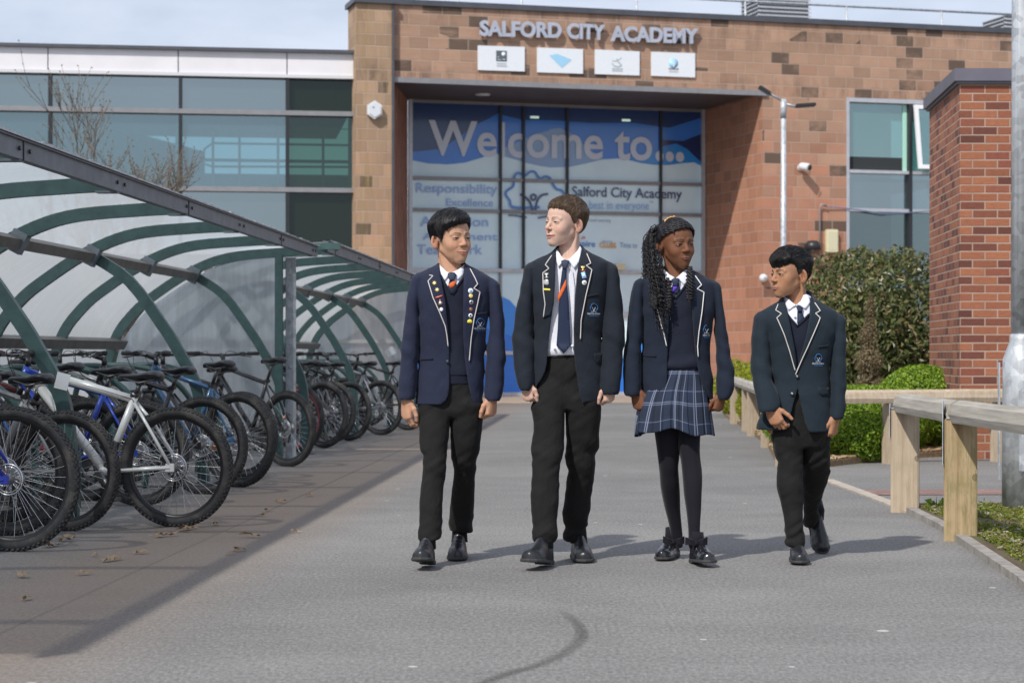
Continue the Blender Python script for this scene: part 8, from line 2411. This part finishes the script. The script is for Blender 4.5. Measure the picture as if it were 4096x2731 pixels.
        base = smooth_pts([tuple(s0), tuple(mid1), tuple(p2), tuple(p3)], 38)
        curly = rd.random() < .75; out = []; n = len(base); ph = rd.uniform(0, 6.28); amp = rd.uniform(.0045, .0085); fr = rd.uniform(1.15, 1.7)
        for i, p in enumerate(base):
            u = i/(n-1); a = amp*(sst(np.array([u]), .15, .5)[0]) if curly else .0015
            out.append((p[0] + a*math.cos(ph + i*fr*.62), p[1] + a*math.sin(ph + i*fr*.62), p[2]))
        rr_ = rd.uniform(.0017, .0030); (g if k % 2 else g2).tube(out, [rr_*(1 - .35*i/(n-1)) for i in range(n)], 5)
    g.build('curls', hm, cap); g2.build('braids', hm, cap)
    g = MB()      # thick braid hanging on the chest at her left, and one on her right
    for x, y0_, y1_, n_ in ((498, 395, 642, 5), (358, 470, 700, 4), (250, 520, 690, 5)):
        for j in range(n_):
            a0 = fg.pt('u', x-8+j*5, y0_, -.045); a1 = fg.pt('u', x-12+j*8, (y0_+y1_)/2, -.115); a2 = fg.pt('u', x-10+j*7, y1_-rd.uniform(0, 30), -.128)
            base = smooth_pts([tuple(a0), tuple(a1), tuple(a2)], 44); ph = rd.uniform(0, 6.28); n = len(base)
            g.tube([(p[0] + .0062*math.cos(ph+i*.8), p[1] + .005*math.sin(ph+i*.8) - .002, p[2]) for i, p in enumerate(base)], [.0034*(1-.3*i/n) for i in range(n)], 6)
    g.build('front_braids', hm, cap)
    g = MB(); pts = []
    for t in np.linspace(0, 1, 9):
        x = -.056 + .062*t; y = .006 + .008*math.sin(t*3); lo_, hi_ = .12, .26
        for _ in range(18):
            mid = (lo_+hi_)/2; v = hd.skull(A3([[x, y, mid]]))[0]; lo_, hi_ = (mid, hi_) if v < .016 else (lo_, mid)
        pts.append(hd.wor((x, y, mid+-.001 + .0022*(len(pts) % 2))))
    g.tube([tuple(p) for p in pts], [.0024 + .0018*(i % 2) for i in range(len(pts))], 7); g.build('hair_clip', mat('amber_clip', (.75, .42, .15), .3, .2), cap)
    return fg, hd
def make_p4():
    fg = Fig('smallest boy with cropped black hair looking aside, buttoned dark blazer with pale piping', 3180, 9.20, (2980, 940, 1.911), (2980, 1500, 1.96), (.0130, .0215, .0310), 'four')
    start(fg)
    fg.torso_rows = [(425,318,505,.05,.045,2),(462,300,520,.042,.058,2),(505,255,565,.033,.072,2.1),(545,185,630,.027,.085,2.3),(590,118,700,.02,.096,2.5),(650,112,712,.012,.104,2.6),(760,160,690,.006,.106,2.6),(880,182,662,.004,.102,2.5),(1000,186,652,.008,.095,2.4),(1100,186,652,.01,.094,2.4),(1220,170,656,.01,.102,2.4),(1350,130,660,.01,.110,2.4),(1492,86,662,.01,.118,2.4),(1520,86,662,.01,.118,2.4)]
    sl = [[(592,85,122,.022,.028),(612,72,150,.02,.05),(680,62,172,.016,.064),(780,56,184,.008,.066),(900,48,192,-.002,.064),(1000,46,194,-.02,.062),(1080,52,205,-.04,.058),(1160,66,232,-.062,.054),(1240,84,258,-.085,.050),(1300,97,266,-.10,.046),(1362,108,236,-.11,.042)],
          [(602,706,742,.022,.028),(620,690,758,.02,.05),(690,664,768,.015,.064),(800,651,770,.01,.067),(920,646,770,.005,.065),(1040,645,771,-.005,.062),(1160,648,770,-.012,.059),(1280,650,767,-.02,.055),(1390,650,760,-.03,.050),(1428,660,756,-.035,.047)]]
    op = [(312,400),(320,520),(332,600),(354,730),(380,860),(393,960),(396,1052),(404,1052),(418,960),(446,850),(476,740),(500,610),(508,520),(514,400)]
    cv = [([(405,1178),(378,1270),(345,1390),(328,1462),(300,1500),(300,1620),(520,1620),(505,1520),(488,1500),(462,1440),(440,1340),(420,1240)], 'front'), ([(40,1492),(300,1492),(300,1620),(40,1620)], 'all'), ([(488,1508),(700,1506),(700,1620),(488,1620)], 'all'), ([(40,1470),(700,1470),(700,1620),(40,1620)], 'back')]
    build_jacket(fg, fg.torso_rows, sl, op, cv, seed=121, elbow=(fg.pt('u', 100, 1010)[2],))
    J = fg.J; bz = fg.blazer; lm = fg.jm
    decal('lapel', J, fg.poly('u', [(316,470),(330,600),(352,730),(378,860),(392,960),(394,1042),(378,1010),(340,880),(300,760),(262,670),(247,632),(283,600),(243,572),(270,525),(296,478)]), .003, .004, lm, bz)
    decal('lapel', J, fg.poly('u', [(510,470),(500,610),(474,745),(446,852),(418,960),(392,1062),(388,1075),(415,1005),(432,960),(502,800),(577,632),(543,598),(582,578),(548,515),(528,480)]), .003, .004, lm, bz)
    for pp in ([(270,525),(243,572),(283,600),(247,632),(300,760),(340,880),(378,1010),(386,1036)], [(548,515),(582,578),(543,598),(577,632),(502,800),(432,960),(388,1067)]):
        surf_tube('piping', J, fg.poly('u', pp), .0025, M['piping'], bz, off=.008, k=1)
    surf_tube('front_edge', J, fg.poly('u', [(388,1067),(400,1120),(412,1190)]), .0016, lm, bz, off=.001, k=1)
    for x, y, r_ in ((404,1080,.0082), (364,1212,.0088)):
        disc_badge(fg, J, x, y, r_, M['button'], bz, name='button')
        disc_badge(fg, J, x, y, r_*.35, M['silver'], bz, name='button_thread')
    jr = Loft(fg.rows('u', [(440,328,498,.035,.05,2),(500,295,535,.02,.072,2.2),(600,258,585,.012,.084,2.4),(800,245,600,.006,.090,2.4),(1000,250,600,.006,.084,2.4),(1180,250,600,.006,.086,2.4)]))
    st_ = Loft([(z, cx, cy, wx-.006, wy-.006, n) for (z, cx, cy, wx, wy, n) in zip(jr.Z[::8], jr.T[::8, 0], jr.T[::8, 1], jr.T[::8, 2], jr.T[::8, 3], jr.T[::8, 4])])
    vneck = fg.poly('u', [(280,400),(325,590),(403,690),(500,600),(540,400)])
    jf0 = lambda P: jr.sdf(P, .01) + fold_noise(P, .0025, 39)
    jf = lambda P: smax(jf0(P), -np.maximum(poly2d(P[:, 0], P[:, 2], vneck), P[:, 1]-.03), .003)
    jp = field_obj('jumper', jf, A3((-.22, -.16, jr.zl-.02)), A3((.22, .16, jr.zh+.02)), .0042, M['jumper'], fg.root, 2.5)
    surf_tube('neck_rib', jf0, fg.poly('u', [(327,595),(360,645),(403,695),(455,648),(498,605)]), .006, M['jumper'], jp, off=.001, k=1)
    sf = lambda P: st_.sdf(P, .01)
    vp = fg.poly('u', [(308,400),(322,462),(362,510),(402,534),(440,512),(478,430),(500,400)])
    sh = field_obj('shirt', carved(sf, vp, .03), A3((-.2, -.15, fg.u(0, 760)[2])), A3((.2, .15, st_.zh+.02)), .0045, M['shirt'], fg.root, 2.5)
    nb = fg.pt('u', 412, 492, .022)
    col = collar(fg, nb, .048, fg.poly('u', [(330,458),(314,472),(310,522),(345,576),(372,552),(402,536),(370,510)]), fg.poly('u', [(485,420),(508,462),(510,512),(470,566),(450,552),(406,528),(440,500)]), sf, vp, parent=sh)
    decal('tie_blade', sf, fg.poly('u', [(408,580),(442,580),(460,640),(430,672),(404,672)], -.1), .005, .005, M['tie_navy'], sh)
    decal('tie_knot', col, fg.poly('u', [(398,540),(425,535),(448,552),(442,585),(412,588),(404,560)], -.1), .008, .008, M['tie_navy'], sh, step=.006)
    disc_badge(fg, sf, 390, 622, .005, M['enamel_white'], sh, name='shirt_button')
    crest(fg, J, 566, 945, 1.02, bz)
    decal('pocket_flap', J, fg.poly('u', [(564,1164),(656,1166),(658,1226),(596,1232),(570,1204)]), .001, .003, lm, bz)
    decal('breast_pocket', J, fg.poly('u', [(560,846),(641,838),(642,852),(562,862)]), .001, .003, lm, bz)
    Lr = Loft(fg.rows('l', [(300,230,425,.01,.06),(360,215,432,.01,.075),(430,203,436,.0,.086),(520,212,438,-.005,.084),(600,226,441,-.01,.080),(720,245,447,-.02,.074),(850,253,450,-.03,.070),(950,268,452,-.035,.066),(1050,288,454,-.04,.063),(1150,302,456,-.05,.060),(1220,305,458,-.055,.060),(1270,322,462,-.06,.058),(1305,306,464,-.065,.062),(1342,314,458,-.07,.060)]))
    Rr = Loft(fg.rows('l', [(300,440,650,.01,.06),(360,437,660,.01,.075),(430,436,667,.01,.086),(540,440,668,.03,.084),(640,445,668,.06,.080),(720,448,655,.08,.076),(780,450,660,.11,.074),(850,452,640,.15,.070),(950,455,606,.22,.066),(1040,460,572,.29,.062),(1120,464,580,.35,.060),(1165,468,556,.39,.055),(1185,470,550,.40,.050)]))
    pel = Loft(fg.rows('l', [(560,320,600,.0,.06),(480,230,640,.005,.075),(400,222,640,.01,.084),(280,235,632,.01,.082),(120,250,610,.01,.078),(40,260,600,.01,.076)]))
    lf = leg_field([Lr, Rr], pel, 141, 1.2)
    field_obj('trousers', lf, A3((-.3, -.3, min(Lr.zl, Rr.zl)-.02)), A3((.3, .52, pel.zh+.02)), .0045, M['trousers'], fg.root, 2.2)
    fx = lambda px, Y: (px-2048)/F*Y - fg.Xc
    shoe(fg, (fx(3181, 9.22), 9.215-9.20, 0), -2, 1, .245, 'plain')
    shoe(fg, (fx(3246, 9.72), 9.70-9.20, .145), 6, -38, .245, 'plain')
    hd = Head((0, 0, 0), yaw=-62, pitch=1, roll=1, scale=.965, jaw=.90, smile=0.0, nose=1.0, noseL=1.0, lip=.78, lipw=1.14, eye=.0030, brow_t=.0050, cheek=.95, chin=.95, brow_z=.1300)
    hd.pos = A3((fg.pt('u', 346, 480, 0)[0], .004, fg.pt('u', 280, 480, 0)[2]))
    h1 = hand_field(fg.pt('u', 188, 1316, -.108), (.80, -.45, 0), (.45, .88, 0), (-.42, .20, .90), .93, ((28,52,28),(34,56,30),(38,56,30),(40,54,30)), pinch=-.010, spread=1.3)
    h2 = hand_field(fg.pt('u', 690, 1392, -.035), (-.60, -.78, 0), (-.78, .60, 0), (.16, .0, 1), .93, ((42,66,30),(50,68,32),(54,68,32),(56,66,32)), pinch=-.001)
    finish_common(fg, hd, [(h1, None, fg.pt('u', 245, 1400, -.11)), (h2, None, fg.pt('u', 672, 1460, -.035))], (.365, .195, .112), (.29, .125, .10), (.016, .010, .008), (.42, .17, .09), (nb + A3((0, .012, -.05)), (.042, .050)), 4, 1.0, legs=[Lr])
    hd.eyes(fg.root, ('dark', (.02, .012, .008)), look=(-2, 0))
    def hl(phi):
        a = np.degrees(phi)
        return np.interp(a, [-180,-150,-120,-100,-88,-80,-70,-58,-40,-20,0,20,40,52,62,72,80,88,100,112,150,180], [.036,.042,.062,.092,.122,.105,.118,.146,.140,.139,.138,.140,.152,.156,.150,.132,.104,.112,.122,.095,.045,.036])
    def th(phi, z): return .0018 + .020*sst(z, .125, .195) + .005*sst(z, .15, .19)*(np.abs(phi) < .9)
    def comb(L):
        x, y, z = L.T; side = np.stack([.05*np.clip(x/.05, -1, 1), np.where(y < .03, -.45, .15), -.8+0*z], 1)
        top = sst(z, .16, .195)[:, None]; fw = np.stack([.30+0*x, -.95+0*x, -.10+0*x], 1)
        return side*(1-top) + fw*top
    hm = hair_mat('jet_hair', (.004, .004, .005), (.017, .015, .016))
    hair_cap(hd, hl, th, 'hair', hm, fg.root, comb, seed=19, strands=1600, L=.040, r_=.0008, clump=(65, 65, 26))
    return fg, hd
for mk in (make_p1, make_p2, make_p3, make_p4): mk()
